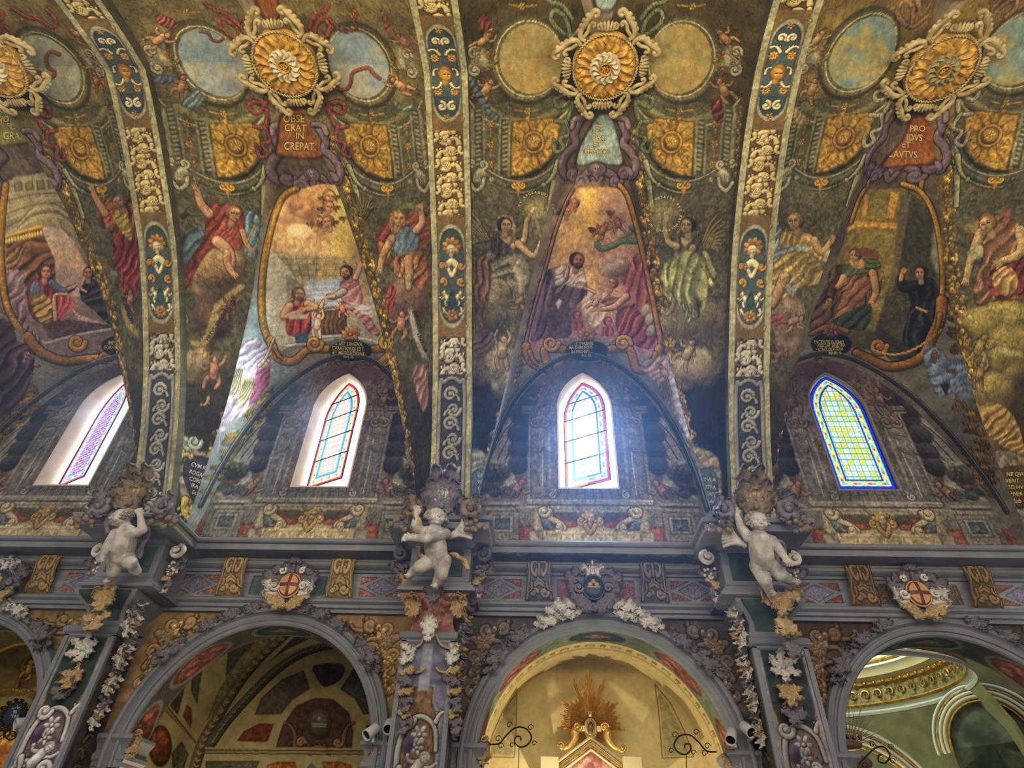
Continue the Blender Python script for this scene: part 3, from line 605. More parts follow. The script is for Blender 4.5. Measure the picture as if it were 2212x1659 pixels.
tabc = {-2: ('7a7638', '8f8a3e'), -1: ('8a4c1e', 'a8662a'), 0: ('8ea69a', 'a9bca6'), 1: ('9a4f1c', 'b0662a')}
lab = {-2: 'olive tablet with gold Latin letters at the left edge above the crowned ruler fresco', -1: 'rust-red tablet with gold letters OBSECRAT IN CREPAT above the barrel fresco', 0: 'pale blue-green tablet with gold letters ET PIVS ET GRATVS', 1: 'orange-red tablet with gold letters PROVIDVS ET CAVTVS'}
TABO = {}
TABP = {0: TAB, -1: [(637, 229), (618, 240), (606, 258), (601, 305), (597, 330), (627, 339), (677, 341), (702, 328), (690, 295), (675, 262), (660, 240)], 1: [(1987, 250), (1967, 259), (1952, 300), (1920, 338), (1909, 360), (1965, 356), (2016, 350), (2022, 309), (2015, 265), (2005, 253)], -2: [(-60, 214), (0, 214), (25, 226), (46, 250), (62, 278), (70, 304), (20, 312), (-60, 312)]}
for b in BAYS:
    m = (BAY[aL.id] == b) & (GC[aL.id, 1] > YC+.01); sub = Canvas(aL.x[m], aL.y[m], aL.id[m], COLR); cx_ = np.mean([q[0] for q in TABP[b]]); cy_ = np.mean([q[1] for q in TABP[b]])
    sub.poly([(cx_+(x-cx_)*1.1, cy_+(y-cy_)*1.05) for x, y in TABP[b]], '3d2a22', sm=3, soft=3)
    i = sub.poly(TABP[b], tabc[b][0], sm=3, tex=.3, out=.25, col2=tabc[b][1]); TABO[b] = own(sub, i, name='inscription_tablet', label=lab[b], cat='inscription tablet', group='inscribed tablets under the bosses')
for b, txt in ((-1, 0), (0, 0), (1, 0), (-2, 0)):      # the ends of the opposite tablets
    m = (BAY[l.id] == b); sub = Canvas(l.x[m], l.y[m], l.id[m], COLR)
    sub.poly([(1288, 22), (1318, 26), (1335, 12), (1342, -20), (1345, -90), (1285, -90), (1278, -20), (1280, 8)], '4a2c20', sm=3, soft=3); sub.poly([(1292, 16), (1312, 22), (1330, 8), (1336, -20), (1338, -90), (1290, -90), (1284, -20), (1286, 4)], tabc[b][0], sm=3, tex=.3, out=.3)
# scenes in the picture's own measure
SC_ = {}; CAPX = []; CAP = {}
def scene(b, pts, col, col2, **spec):
    i = aL.poly(pts, col, sm=4, tex=.2, col2=col2, soft=1); i = i[(BAY[aL.id[i]] == b)]; SC_[b] = own(aL, i, name='ceiling_fresco', cat='ceiling fresco', group='scenes painted over the windows', **spec); return i
def frame_(pts, w, col, n_=40, closed=False, seed=2):
    aL.st(pts, w, col, edge=2, out=.6, tex=.5); P = crom(pts, 8)
    for k in range(0, len(P), 2): aL.ell(P[k][0], P[k][1], w*.5, w*.34, C(col)*1.18, rot=k, sh=.4, out=.4)
def bottom_scroll(xl, yl, xm, ym, xr, yr, txt=None):
    """the gilt scrolls meeting at a dark caption shield"""
    for (x, y), d in (((xl, yl), 1), ((xr, yr), -1)):
        aL.st([(x, y), (x+d*12, y+34), (x+d*48, y+46), (xm-d*92, ym+12), (xm-d*50, ym+10)], 9, 'b5802a', 8, edge=2, tex=.4); aL.scroll(xm-d*78, ym-2, 17, 0, 1.5, 5, 'c08a2e', d, 2)
        aL.leafy(x+d*8, y+12, 1.2 if d > 0 else 1.9, 40, 5, 'b98430', 2, .5, -d)
    aL.flower(xm, ym-22, 21, 'a8743a', 9, sq=.75); aL.ell(xm, ym+14, 46, 23, '3b3438', out=.3, sh=.1); CAPX.append((xm, ym+14, 44, 22)); aL.st([(xm-40, ym+40), (xm, ym+48), (xm+40, ym+40)], 5, '7c5c3a', edge=1.5)
    aL.scroll(xm-38, ym+42, 12, 0, 1.2, 4, '8d6a3a', 1, 1.5); aL.scroll(xm+38, ym+42, 12, 3, 1.2, 4, '8d6a3a', -1, 1.5)
# ---- bay two: the barrel ----
P2 = [(668, 404), (700, 398), (738, 404), (762, 432), (790, 520), (818, 620), (845, 712), (856, 760), (800, 742), (720, 728), (640, 744), (600, 756), (574, 700), (572, 620), (578, 540), (590, 470), (620, 425)]
aL.poly([(575, 470), (560, 560), (540, 680), (500, 860), (480, 900), (640, 800), (600, 760)], '8f9c98', soft=4, tex=.2); 
scene(-1, P2, 'b98a4c', '8f8a78', label='arched fresco of a bearded man and infants at a barrel under golden rays')
aL.poly([(575, 560), (612, 545), (800, 560), (840, 700), (800, 640), (700, 602), (640, 605), (622, 660), (612, 700), (575, 700)], '867c60', soft=5, tex=.3)
aL.poly([(578, 530), (650, 610), (650, 730), (596, 752), (574, 700)], 'a5a28c', tex=.15, soft=2); aL.poly([(617, 594), (656, 612), (654, 700), (625, 680)], '817a64', tex=.2)
for k in range(7): aL.line([(618+k*22, 560-k*2), (640+k*14, 604-k)], 1.2, '5f563e', .6)
for k in range(4): aL.line([(606+k*10, 560+k*12), (780, 556+k*13)], 1.2, '5f563e', .6)
for k in range(9): a = .95+k*.11; aL.poly([(738, 405), (742, 405), (738+250*math.cos(a)+14, 405+250*math.sin(a)), (738+250*math.cos(a)-4, 405+250*math.sin(a))], 'dcae50', al=.35, soft=5)
aL.poly([(720, 402), (752, 412), (775, 470), (745, 560), (715, 520)], 'e0b050', soft=16, al=.8)
aL.cloud(640, 470, 56, 30, 'b88a5c', 14, 3); aL.cloud(650, 445, 40, 26, 'a97c50', 9, 7); aL.cloud(660, 500, 45, 16, 'caa070', 9, 5)
for x, y, r_, f in ((712, 425, 13, 1), (711, 448, 12, 1), (688, 480, 12, 1), (708, 480, 12, -1), (757, 468, 10, -1)):
    aL.wing(x-10, y+2, 3.3, 15, '9a7a5c', -1, 4); aL.wing(x+9, y, -.3, 15, '8a6a50', 1, 4); aL.head(x, y, r_, 'c98f62', '8a5c34', .2*f, f)
aL.poly([(661, 609), (740, 602), (752, 700), (766, 712), (765, 722), (700, 730), (662, 700)], '8d9cb4', tex=.15)
for k in range(7): aL.line([(664, 622+k*12), (700, 618+k*12), (745, 622+k*12)], 2.2, 'c8bcb4', .6)
aL.poly([(686, 672), (748, 668), (750, 706), (742, 722), (695, 724), (684, 700)], '62492f', fold=(0, 9, .18), out=.4); aL.st([(684, 672), (716, 664), (750, 668)], 3, '7c6144')
aL.putto(696, 655, 30, 'd09a78', .3, pose=0); aL.putto(738, 662, 36, 'c8805c', -.3, pose=1, flip=-1); aL.putto(686, 692, 52, 'd8a488', .1, pose=2)
aL.poly([(620, 660), (640, 645), (664, 650), (672, 680), (668, 722), (622, 724), (618, 690)], '8c3a34', fold=(.3, 11, .2), tex=.2, out=.3, sm=3); aL.limb([(626, 662), (612, 684), (640, 676)], 9, 'bf8a66'); aL.limb([(664, 656), (682, 664), (660, 668)], 8, 'bf8a66')
aL.poly([(636, 722), (668, 718), (664, 742), (640, 744)], '3f5068'); aL.poly([(622, 680), (668, 678), (664, 688), (624, 690)], 'a79c88'); aL.head(646, 636, 13, 'b98560', '5c5048', .1, 1, beard=1)
aL.poly([(735, 610), (770, 598), (784, 640), (802, 690), (822, 722), (800, 720), (768, 680), (740, 655)], '9a6a68', fold=(.9, 13, .22), tex=.2, sm=3, out=.25); aL.limb([(768, 600), (778, 575), (774, 566)], 6, 'c49070', 5)
aL.limb([(742, 630), (722, 640), (712, 640)], 8, '9a9080', 6, 0); aL.limb([(722, 640), (712, 641), (706, 642)], 4, 'd0967a', 3); aL.poly([(745, 650), (800, 662), (812, 690), (780, 676)], 'b3a596', fold=(1.2, 8, .15)); aL.head(747, 589, 13, 'b07a58', '4a3226', -.4, -1, beard=1)
aL.head(802, 614, 9, 'c0987c', '8a7a70', 0, -1); aL.poly([(796, 628), (815, 628), (826, 690), (806, 676)], 'a8a290', fold=(.4, 7, .15))
for p, w in (([(720, 734), (660, 744), (620, 748)], 4), ([(740, 728), (800, 736), (848, 756)], 4)): aL.st(p, w, 'a9a49a')
frame_([(640, 408), (612, 425), (592, 470), (575, 540), (566, 610), (566, 680), (576, 726), (592, 752)], 7, 'bb882e')
frame_([(745, 404), (760, 420), (785, 490), (812, 580), (838, 680), (858, 752)], 4, 'bb882e')
bottom_scroll(584, 735, 757, 744, 860, 748)
# angel on the lit strip left of it
aL.poly([(498, 770), (540, 730), (580, 752), (586, 800), (560, 850), (520, 900), (488, 920), (470, 980)], 'b49aa0', fold=(.7, 12, .2), soft=3, sm=3); aL.wing(548, 822, 1.9, 70, 'a8925c', 1, 7); aL.wing(520, 800, 1.7, 60, 'b39d68', 1, 6)
aL.head(577, 782, 8, 'd8a888', '9a7434', .6, 1); aL.limb([(560, 790), (575, 772), (592, 730)], 4, 'd0a080'); aL.poly([(555, 800), (584, 790), (582, 830), (556, 862), (535, 880)], '94485a', fold=(.8, 8, .2))
# ---- bay three: the prelate with mother and child ----
P3 = [(1245, 408), (1290, 404), (1335, 408), (1352, 430), (1372, 500), (1392, 580), (1412, 690), (1424, 752), (1390, 770), (1340, 742), (1270, 726), (1210, 742), (1150, 758), (1140, 735), (1158, 660), (1182, 580), (1205, 500), (1228, 440)]
scene(0, P3, 'b98f5a', 'a5757a', label='arched fresco of a bearded prelate blessing a mother and infant')
aL.poly([(1235, 410), (1300, 408), (1285, 520), (1300, 600), (1330, 680), (1240, 640), (1180, 640), (1190, 560)], 'c59a5c', soft=25, sm=3, tex=.25); aL.poly([(1255, 410), (1288, 410), (1280, 500), (1262, 500)], 'dcae4c', soft=12)
aL.poly([(1300, 412), (1345, 420), (1375, 520), (1395, 600), (1340, 590), (1310, 520)], 'a5806a', soft=18, al=.8)
aL.poly([(1336, 600), (1380, 540), (1392, 580), (1415, 700), (1424, 750), (1400, 740), (1370, 660), (1345, 610)], '9d5a54', fold=(.15, 13, .25), soft=3)
for x, y, r_, f in ((1240, 440, 10, -1), (1225, 458, 10, 1)): aL.wing(x-8, y, 2.6, 14, '8d6a54', 1, 4); aL.head(x, y, r_, 'b8805c', '7a4c30', 0, f)
aL.cloud(1325, 575, 36, 24, '9c8478', 10, 8); aL.cloud(1355, 500, 26, 18, 'a08878', 8, 2)
aL.ribbon([(1290, 528), (1300, 538), (1325, 530), (1345, 520), (1375, 520), (1378, 500), (1365, 492)], 6, '5d7a5c'); aL.wing(1290, 495, 3.4, 20, '8a6450', -1, 5); aL.wing(1320, 470, -2.4, 18, '8a6450', 1, 5); aL.putto(1305, 492, 44, 'a06848', .5, '5a3420', 0); aL.putto(1333, 476, 40, 'a5704c', -.3, '8a5c34', 1, -1)
aL.poly([(1178, 590), (1205, 575), (1236, 570), (1262, 590), (1268, 640), (1245, 660), (1235, 720), (1205, 732), (1168, 732), (1150, 740), (1148, 720), (1168, 650)], '665258', fold=(.2, 14, .28), tex=.25, sm=3, out=.3)
aL.poly([(1180, 600), (1170, 660), (1152, 738), (1146, 720), (1160, 650)], '8d6a7a', soft=2); aL.poly([(1205, 576), (1250, 568), (1266, 600), (1262, 622), (1228, 618), (1200, 600)], 'b29a90', fold=(.9, 8, .14), sm=3, out=.2); aL.poly([(1192, 640), (1225, 620), (1236, 700), (1228, 730), (1180, 730)], '5b4a44', tex=.4)
aL.poly([(1200, 655), (1208, 646), (1214, 650), (1206, 668)], 'c0b0a4'); aL.limb([(1205, 612), (1222, 600), (1224, 578)], 7, '9aa09c', 5, 0); aL.limb([(1222, 598), (1225, 585), (1227, 575)], 4, 'b98664', 3.5); aL.head(1248, 563, 15, 'a87250', '3c2822', .1, 1, beard=1)
aL.poly([(1262, 640), (1300, 632), (1312, 660), (1296, 700), (1272, 700), (1258, 670)], 'c8aa8e', fold=(.7, 9, .13), sm=3); aL.putto(1290, 648, 40, 'cf9a80', .5, 'b5805c', 0); aL.limb([(1285, 632), (1274, 626), (1268, 624)], 3, 'cf9a80', 2.5)
aL.poly([(1300, 650), (1335, 625), (1362, 640), (1372, 665), (1340, 672), (1318, 665)], '7a5a4c', fold=(1.2, 9, .25), sm=3); aL.poly([(1340, 668), (1372, 664), (1398, 700), (1410, 748), (1385, 752), (1338, 724), (1330, 690)], '8e4640', fold=(.4, 13, .25), sm=3, out=.3)
aL.limb([(1352, 640), (1328, 662), (1300, 668)], 8, 'c4906e'); aL.poly([(1318, 622), (1335, 612), (1350, 625), (1345, 640), (1322, 640)], 'c8966e', sm=3); aL.head(1322, 612, 11, 'c8946c', '8a5c34', .3, -1)
for x, y, r_ in ((1248, 682, 9), (1314, 695, 9)): aL.head(x, y, r_, 'b87058', '6a3c28'); aL.poly([(x-12, y+10), (x+12, y+10), (x+14, y+32), (x-14, y+32)], '9a5048', fold=(.2, 8, .2))
for x, y in ((1394, 670), (1402, 690), (1405, 715)): aL.ell(x, y, 9, 15, 'a89a7a', rot=.4)
frame_([(1238, 410), (1222, 440), (1200, 500), (1178, 580), (1154, 665), (1138, 730), (1136, 760)], 3, '9a7a6a'); frame_([(1338, 400), (1356, 425), (1378, 500), (1398, 590), (1418, 690), (1426, 745), (1410, 778)], 5, 'c08434')
bottom_scroll(1136, 748, 1268, 744, 1424, 752)
aL.poly([(1385, 790), (1430, 770), (1450, 800), (1480, 880), (1490, 950), (1460, 900), (1420, 830)], 'ab8c80', fold=(.9, 10, .2), sm=3); aL.putto(1432, 800, 44, 'c0907a', -.6, pose=1); aL.wing(1440, 820, 1.2, 50, '9c8268', 1, 5)
# ---- bay four: woman led by a youth and man in black ----
P4 = [(1862, 416), (1910, 408), (1960, 410), (2005, 440), (2028, 520), (2034, 600), (2030, 660), (2010, 720), (1990, 770), (1940, 790), (1900, 760), (1830, 750), (1760, 722), (1750, 690), (1800, 580), (1830, 500)]
scene(1, P4, '84703a', '524a34', label='dark fresco of a robed woman and a man in black beside a pillar')
aL.poly([(1860, 412), (1960, 408), (1945, 520), (1925, 600), (1890, 712), (1800, 700), (1790, 620), (1840, 480)], '8a7636', soft=3, tex=.3); aL.poly([(1960, 408), (2010, 450), (2030, 560), (2005, 700), (1960, 780), (1890, 720), (1930, 600), (1945, 500)], '4e4834', soft=3, tex=.3)
aL.poly([(2030, 500), (2036, 620), (2010, 560), (2018, 480)], '8a8a74', soft=4)
for p in ([(1858, 470), (1866, 418), (1880, 418), (1872, 472)], [(1912, 472), (1922, 412), (1946, 412), (1932, 476)], [(1826, 494), (1850, 474), (1948, 480), (1946, 498), (1850, 492), (1830, 506)]): aL.poly(p, 'c89434', tex=.25, out=.35)
aL.poly([(1945, 420), (1968, 420), (1946, 560), (1924, 640), (1916, 650), (1930, 560)], '6e6244', tex=.2)
aL.poly([(1790, 590), (1822, 570), (1895, 585), (1902, 630), (1870, 690), (1862, 712), (1800, 706), (1770, 720), (1790, 660)], '5c4230', fold=(.5, 14, .3), tex=.3, sm=3); aL.poly([(1822, 575), (1860, 560), (1895, 560), (1902, 580), (1870, 590), (1820, 598)], '5d6a38', fold=(1.1, 9, .2), sm=3, out=.3)
aL.limb([(1885, 590), (1892, 630), (1884, 650)], 9, 'b98a50', 6); aL.limb([(1822, 600), (1812, 618), (1800, 622)], 8, 'b98a50', 5); aL.poly([(1830, 600), (1880, 600), (1862, 650), (1800, 700), (1790, 690), (1812, 650)], '8c5f3c', fold=(.7, 12, .22), sm=3); aL.poly([(1800, 690), (1880, 655), (1868, 714), (1805, 700)], '37402c', fold=(.6, 14, .2), sm=3)
aL.ell(1852, 568, 20, 13, 'c49a58', rot=.5); aL.head(1846, 552, 13, 'c89c5c', '6a4028', -.1, -1); 
for k in range(6): aL.st([(1850, 542+k*2), (1872, 536+k*3), (1898, 544+k*4)], 2.6, '7a4a2c', 1)
aL.poly([(1772, 640), (1800, 612), (1812, 650), (1800, 690), (1768, 712), (1750, 700)], '60442e', fold=(.6, 10, .3), sm=3); aL.head(1790, 652, 10, 'a87c44', '3e2a1c', .5, 1)
aL.poly([(1948, 612), (1965, 605), (1985, 605), (2010, 600), (2026, 622), (2024, 680), (2010, 720), (1990, 765), (1950, 740), (1956, 700), (1966, 650)], '2c2c28', fold=(.3, 12, .3), tex=.3, sm=3); aL.limb([(1975, 618), (1950, 622), (1946, 600)], 10, '2c2c28', 7, 0); aL.limb([(1946, 604), (1948, 594), (1950, 590)], 5, 'b98a58', 5)
aL.head(1988, 590, 13, 'b5885a', '322a20', 0, -1); aL.limb([(1980, 665), (1992, 670), (1998, 672)], 3, 'a87c50', 3); aL.poly([(1905, 712), (1990, 768), (1960, 786), (1880, 752)], '3f3a30', tex=.2)
frame_([(1950, 398), (1985, 412), (2012, 450), (2028, 510), (2036, 590), (2034, 650)], 5.5, 'bd8a2c'); frame_([(1868, 410), (1856, 430), (1838, 480)], 4, 'a87c2c')
aL.st([(2034, 650), (2030, 690), (2012, 730), (1996, 766), (1962, 786), (1920, 792), (1880, 776), (1850, 762)], 12, 'a86c24', 8, edge=3, tex=.5); aL.scroll(1898, 748, 18, 0, 1.5, 6, 'b07428', 1, 2); aL.leafy(2030, 680, 1.7, 50, 6, 'b07828', 2, .4, 1)
for k in range(14): aL.ell(2030-k*11, 716+50*math.sin(k/14*2.4), 8, 2.5, 'c89440', rot=2.4+k*.1)
aL.ell(1796, 744, 44, 26, '2f2a24', out=.3); aL.st([(1752, 722), (1790, 705), (1830, 716)], 5, '8a6030', edge=1.5); aL.flower(1796, 714, 20, '7c5230', 9, sq=.7); aL.scroll(1770, 780, 13, 0, 1.2, 4, '6a4c2c', 1, 1.5)
aL.poly([(1995, 755), (2015, 745), (2035, 758), (2048, 775), (2072, 776), (2100, 810), (2112, 860), (2080, 872), (2060, 850), (2030, 860), (2012, 830), (2000, 800)], '7f90a8', fold=(1.0, 13, .2), tex=.25, sm=3, out=.25); aL.head(2020, 766, 10, '9a6a50', '7f90a8', .2, -1); aL.poly([(2042, 800), (2068, 794), (2064, 808), (2046, 806)], '7c4438'); aL.poly([(2030, 830), (2052, 826), (2045, 856)], '4a3438')
# ---- bay one: the enthroned ruler ----
P1 = [(20, 395), (60, 380), (130, 372), (160, 420), (196, 500), (230, 600), (262, 690), (290, 740), (290, 800), (180, 778), (90, 740), (40, 700), (18, 620), (8, 500)]
scene(-2, P1, '8f8158', '7c6466', label='arched fresco of a ruler in red and blue beside a man in black')
aL.poly([(20, 395), (130, 375), (160, 420), (210, 540), (220, 570), (190, 560), (150, 500), (90, 480), (40, 470), (15, 470)], '988a60', tex=.2, soft=2)
for k in range(7): aL.st([(14, 420+k*14), (80, 408+k*11), (150, 412+k*9), (180, 440+k*9)], 1.6, '6a5f3c' if k % 2 else 'b3a676', sh=0)
for k in range(4): aL.st([(35+k*4, 500-k*9), (80, 468-k*9), (130, 470-k*8), (180, 510-k*6), (205+k*2, 560)], 1.8, '75694a' if k % 2 else 'b0a27a', sh=0)
for k in range(5): aL.poly([(30+k*24, 395-k*2), (46+k*24, 392-k*2), (50+k*24, 412-k*2), (32+k*24, 415-k*2)], '80744c', out=.4)
aL.poly([(90, 490), (130, 492), (160, 520), (190, 580), (205, 620), (190, 640), (120, 640), (110, 560)], 'b9a48c', soft=2, tex=.2, col2='c98f64'); aL.poly([(120, 590), (135, 570), (150, 580), (176, 590), (176, 640), (124, 640)], 'a89084', tex=.2, soft=3)
aL.poly([(165, 515), (195, 515), (215, 560), (190, 560)], '8a7e5c', out=.4); aL.poly([(188, 560), (206, 560), (228, 640), (204, 640)], '857a60', out=.4)
aL.poly([(12, 512), (88, 492), (100, 520), (118, 560), (122, 640), (60, 640), (20, 600)], '6c4a30', fold=(1.0, 15, .3), tex=.2); aL.st([(12, 512), (50, 500), (90, 490)], 4, 'c0902c')
for k in range(13): aL.ell(14+k*6.2, 522-k*1.5, 3.4, 7, 'c8a040', out=.6)
aL.poly([(12, 540), (60, 530), (40, 570), (14, 600)], '7a5c34', fold=(.8, 9, .35)); aL.poly([(14, 600), (50, 590), (60, 700), (100, 740), (60, 740), (24, 690)], '7d646a', fold=(.5, 12, .25), sm=3)
aL.poly([(62, 612), (85, 600), (110, 600), (128, 620), (150, 625), (150, 634), (120, 640), (130, 690), (118, 702), (90, 700), (66, 680), (58, 640)], '7c3430', fold=(.4, 12, .25), sm=3, out=.3); aL.poly([(64, 616), (80, 608), (92, 640), (66, 645)], '5b6474', fold=(.2, 6, .2), sm=3)
aL.limb([(112, 612), (135, 628), (156, 622)], 8, '5b6478', 6, 0); aL.limb([(148, 624), (158, 620), (165, 616)], 4, 'c48a70', 3.5); aL.head(98, 588, 14, 'b98062', '4a3020', 0, 1); aL.poly([(66, 640), (100, 636), (118, 665), (104, 700), (80, 690)], '9a7a40', fold=(.9, 9, .3), sm=3, out=.3)
aL.poly([(124, 640), (150, 640), (160, 660), (130, 690), (110, 680)], '9a4440', fold=(.6, 9, .2), sm=3); aL.limb([(120, 690), (118, 640), (140, 636)], 5, 'bc8c70'); aL.poly([(150, 660), (170, 680), (230, 700), (212, 706), (170, 690)], 'b98e88', fold=(.8, 8, .15))
aL.poly([(182, 606), (200, 602), (222, 612), (232, 640), (265, 690), (272, 706), (235, 700), (200, 668), (174, 645)], '3a3440', fold=(.8, 12, .3), tex=.2, sm=3); aL.limb([(190, 620), (186, 632), (176, 630)], 5, '3a3440', 4, 0); aL.limb([(186, 630), (178, 626), (174, 620)], 3, 'c08a70', 3); aL.head(191, 590, 12, 'b07a5c', '3c2820', .1, -1)
aL.head(226, 590, 8, 'b8866a', '4a3428', 0, -1); aL.poly([(222, 600), (240, 606), (250, 640), (228, 620)], 'a0889a'); aL.poly([(90, 700), (150, 690), (270, 706), (180, 720), (110, 735)], '5c4444', tex=.4)
aL.st([(100, 742), (180, 722), (270, 708)], 4, 'a0938c'); frame_([(12, 400), (4, 470), (2, 560), (10, 640), (28, 690), (50, 720), (70, 740)], 7, 'b8842a')
aL.st([(60, 728), (90, 762), (140, 780), (190, 775), (240, 770)], 11, 'b0782c', 7, edge=2.5, tex=.5); aL.scroll(166, 740, 18, 0, 1.5, 6, 'b98030', 1, 2); aL.scroll(226, 775, 13, 0, 1.3, 5, 'a8742c', -1, 2); aL.ell(262, 748, 42, 24, '3e3038', out=.3); aL.flower(268, 722, 22, 'b0703a', 8, sq=.6)
aL.poly([(0, 690), (40, 730), (75, 770), (60, 840), (30, 880), (0, 890)], '5a4650', fold=(.7, 14, .3), sm=3); aL.head(58, 768, 9, 'b8808a', '7a4a3c', .3, 1); aL.poly([(30, 700), (48, 712), (52, 742), (36, 736)], '94887c')
CAPX.append((1796, 744, 42, 25)); CAPX.append((262, 748, 42, 24))
for (x_, y_, a_, c_), b, w_ in zip(CAPX, (-1, 0, 1, -2), ('under the barrel fresco, lettered SIEST LINGVA', 'under the prelate fresco, lettered NOLITE TVRBARI', 'under the dark fresco, lettered FACIENTE ELEEMO', 'under the crowned ruler fresco, lettered IMPLE FA')):
    i = aL.poly([(x_+a_*math.cos(t), y_+c_*math.sin(t)) for t in np.linspace(0, 2*math.pi, 31)[:-1]], '3b3438', al=0, tex=0); i = i[BAY[aL.id[i]] == b]; CAP[b] = own(aL, i, name='caption_shield', label='dark oval caption shield '+w_, cat='inscription shield', group='caption shields over the windows')
for b in BAYS:   # the dark roll along the wall arch
    bx = 6*b; w_ = np.linspace(.12, 1, 26); A_ = tab(TA, w_); 
    for s in (-1, 1):
        X_, Y_ = proj(np.stack([bx+s*A_[0], 0*w_+YW-.25, A_[1]+.0], 1)); sub = aL; P_ = np.c_[X_, Y_]; sub.st(P_, 6, '4c4a46', sm=0, sh=.2, out=.3); sub.st(P_+(0, -5), 1.2, '8a867a', sm=0, sh=0)

# the scenes are the brightest pigments of the vault
bg = {-2: 1.22, -1: 1.30, 0: 1.12, 1: 1.12}
for b, k_ in SC_.items(): g = aL.id[OWN[aL.id] == k_]; COLR[g] = np.clip(COLR[g]*bg[b], 0, .97)
rl = {(-2, 1): ('grey painted sky roundel with a red ribbon at the upper left', 'gilded flower panel below the grey roundel, left of the first cross rib'), (-1, -1): ('blue-grey painted sky roundel left of the second boss', 'gilded flower panel left of the rust-red tablet'), (-1, 1): ('blue-grey painted sky roundel right of the second boss, crossed by a red ribbon', 'gilded flower panel right of the rust-red tablet'),
      (0, -1): ('golden painted roundel left of the third boss', 'dim gilded flower panel left of the pale blue tablet'), (0, 1): ('golden painted roundel right of the third boss', 'dim gilded flower panel right of the pale blue tablet'), (1, -1): ('blue-green cloudy painted roundel left of the fourth boss', 'bright gilded flower panel left of the orange-red tablet'), (1, 1): ('blue-green cloudy painted roundel cut by the right edge', 'bright gilded flower panel right of the orange-red tablet')}
for (b, s), (l1, l2) in rl.items():
    for idx, nm, cat_, grp, lb in ((ORD, 'painted_roundel', 'painted roundel', 'painted sky roundels beside the bosses', l1), (OFL, 'gilded_coffer', 'gilded coffer', 'gilded flower panels on the vault', l2)):
        g = cN.id[idx]; k = (BAY[g] == b) & (np.sign(GC[g, 0]) == s); own(cN, idx[k], name=nm, label=lb, cat=cat_, group=grp)
# ---------------- painted figures in the side cells ----------------
N = aN
def woman(x, y, s, robe, robe2, skin, hair, f=1, veil=None, armup=None, armlow=None, w=None, legs=1, sky=None):
    """a seated draped figure: (x,y) head, s head radius, f facing"""
    X = lambda u: x+f*u*s; Y = lambda v: y+v*s
    if w: N.wing(X(w[0]), Y(w[1]), w[2], w[3]*s, w[4], w[5], 9)
    N.poly([(X(-1.7), Y(1.7)), (X(0), Y(1.3)), (X(1.8), Y(1.8)), (X(2.1), Y(3.4)), (X(1.6), Y(5)), (X(-1.4), Y(5)), (X(-2.1), Y(3.2))], robe2, fold=(.2, s*.9, .22), sm=3, out=.3, tex=.25)
    N.poly([(X(-2.2), Y(3.2)), (X(-1.5), Y(4.2)), (X(1.6), Y(4)), (X(3.2), Y(5)), (X(3.6), Y(7.5)), (X(2.8), Y(10)), (X(1.2), Y(11)), (X(.6), Y(9)), (X(-1), Y(7.5)), (X(-3.4), Y(8.2)), (X(-4), Y(6)), (X(-3.4), Y(4.2))], robe, fold=(.8*f, s*1.15, .3), sm=3, out=.35, tex=.3)
    if legs:
        N.poly([(X(.5), Y(5)), (X(3), Y(5.2)), (X(3.2), Y(7.5)), (X(2.2), Y(10)), (X(1.2), Y(9.6)), (X(1.5), Y(7))], C(robe)*1.25, fold=(.2, s*.9, .16), sm=3, soft=3)
        N.st([(X(1.7), Y(10)), (X(2.1), Y(11.3)), (X(2.6), Y(11.9))], s*.34, C(skin)*.9, s*.3, edge=1)
    N.poly([(X(-.9), Y(1.5)), (X(0), Y(1.8)), (X(.9), Y(1.5)), (X(.4), Y(2.8))], skin, sm=2)
    if veil: N.poly([(X(-1.3), Y(-1)), (X(0), Y(-1.6)), (X(1.3), Y(-.8)), (X(1.6), Y(1.8)), (X(.9), Y(3)), (X(.6), Y(0)), (X(-1), Y(.5)), (X(-1.6), Y(2))], veil, sm=3, out=.3, fold=(.1, s*.6, .15))
    N.head(x, y, s, skin, hair, 0, f)
    for A_ in (armup, armlow):
        if A_: N.limb([(X(u), Y(v)) for u, v in A_], s*.5, skin, s*.3)
# bay three, left: crowned woman with a candle; right: woman with a candle
for cx_, cy_ in ((1158, 452), (1434, 462)):
    N.ell(cx_, cy_, 30, 30, '8f8448', soft=.8, sh=0, out=0, al=.8); N.ell(cx_, cy_, 15, 16, 'b3a666', soft=.9, sh=0, out=0, al=.7)
N.cloud(1085, 640, 62, 44, '7d7150', 14, 5); N.cloud(1092, 800, 44, 60, '8d7f5e', 16, 8); N.cloud(1060, 700, 40, 40, '5c5440', 10, 4)
woman(1092, 487, 15, '736a54', '4a4238', 'a98a58', '2c2620', 1, '8d7f55', [(1.2, 3), (2.6, 2.2), (3, -.4), (3.4, -1.2)], [(1.8, 2.6), (4, 4.4), (5, 2.6)], (-2.6, 2, -2.0, 5.4, '8d7c48', -1))
N.poly([(1030, 560), (1060, 560), (1060, 620), (1045, 700), (1030, 690), (1020, 620)], '6b4c3a', fold=(.1, 10, .25), sm=3); N.st([(1152, 460), (1160, 480), (1170, 515)], 3.5, '8d7c52', 4.5); N.st([(1150, 458), (1152, 452)], 3, 'd8c070')
for k in range(7): N.flower(1076+k*5, 470-3*math.sin(k/6*3.1), 2.6, '9a6a40', 4)
N.putto(1085, 745, 74, 'a08a62', .05, '5a4a30', 2); N.garland([(1068, 716), (1076, 704), (1092, 704), (1100, 716)], 4, ['5a6044', '48503a'], 14); N.putto(1128, 645, 46, '8f7450', .9, '4a3c28', 0); N.poly([(1025, 720), (1060, 712), (1068, 740), (1050, 765), (1024, 760)], '5f4a44', fold=(.8, 9, .3), sm=3)
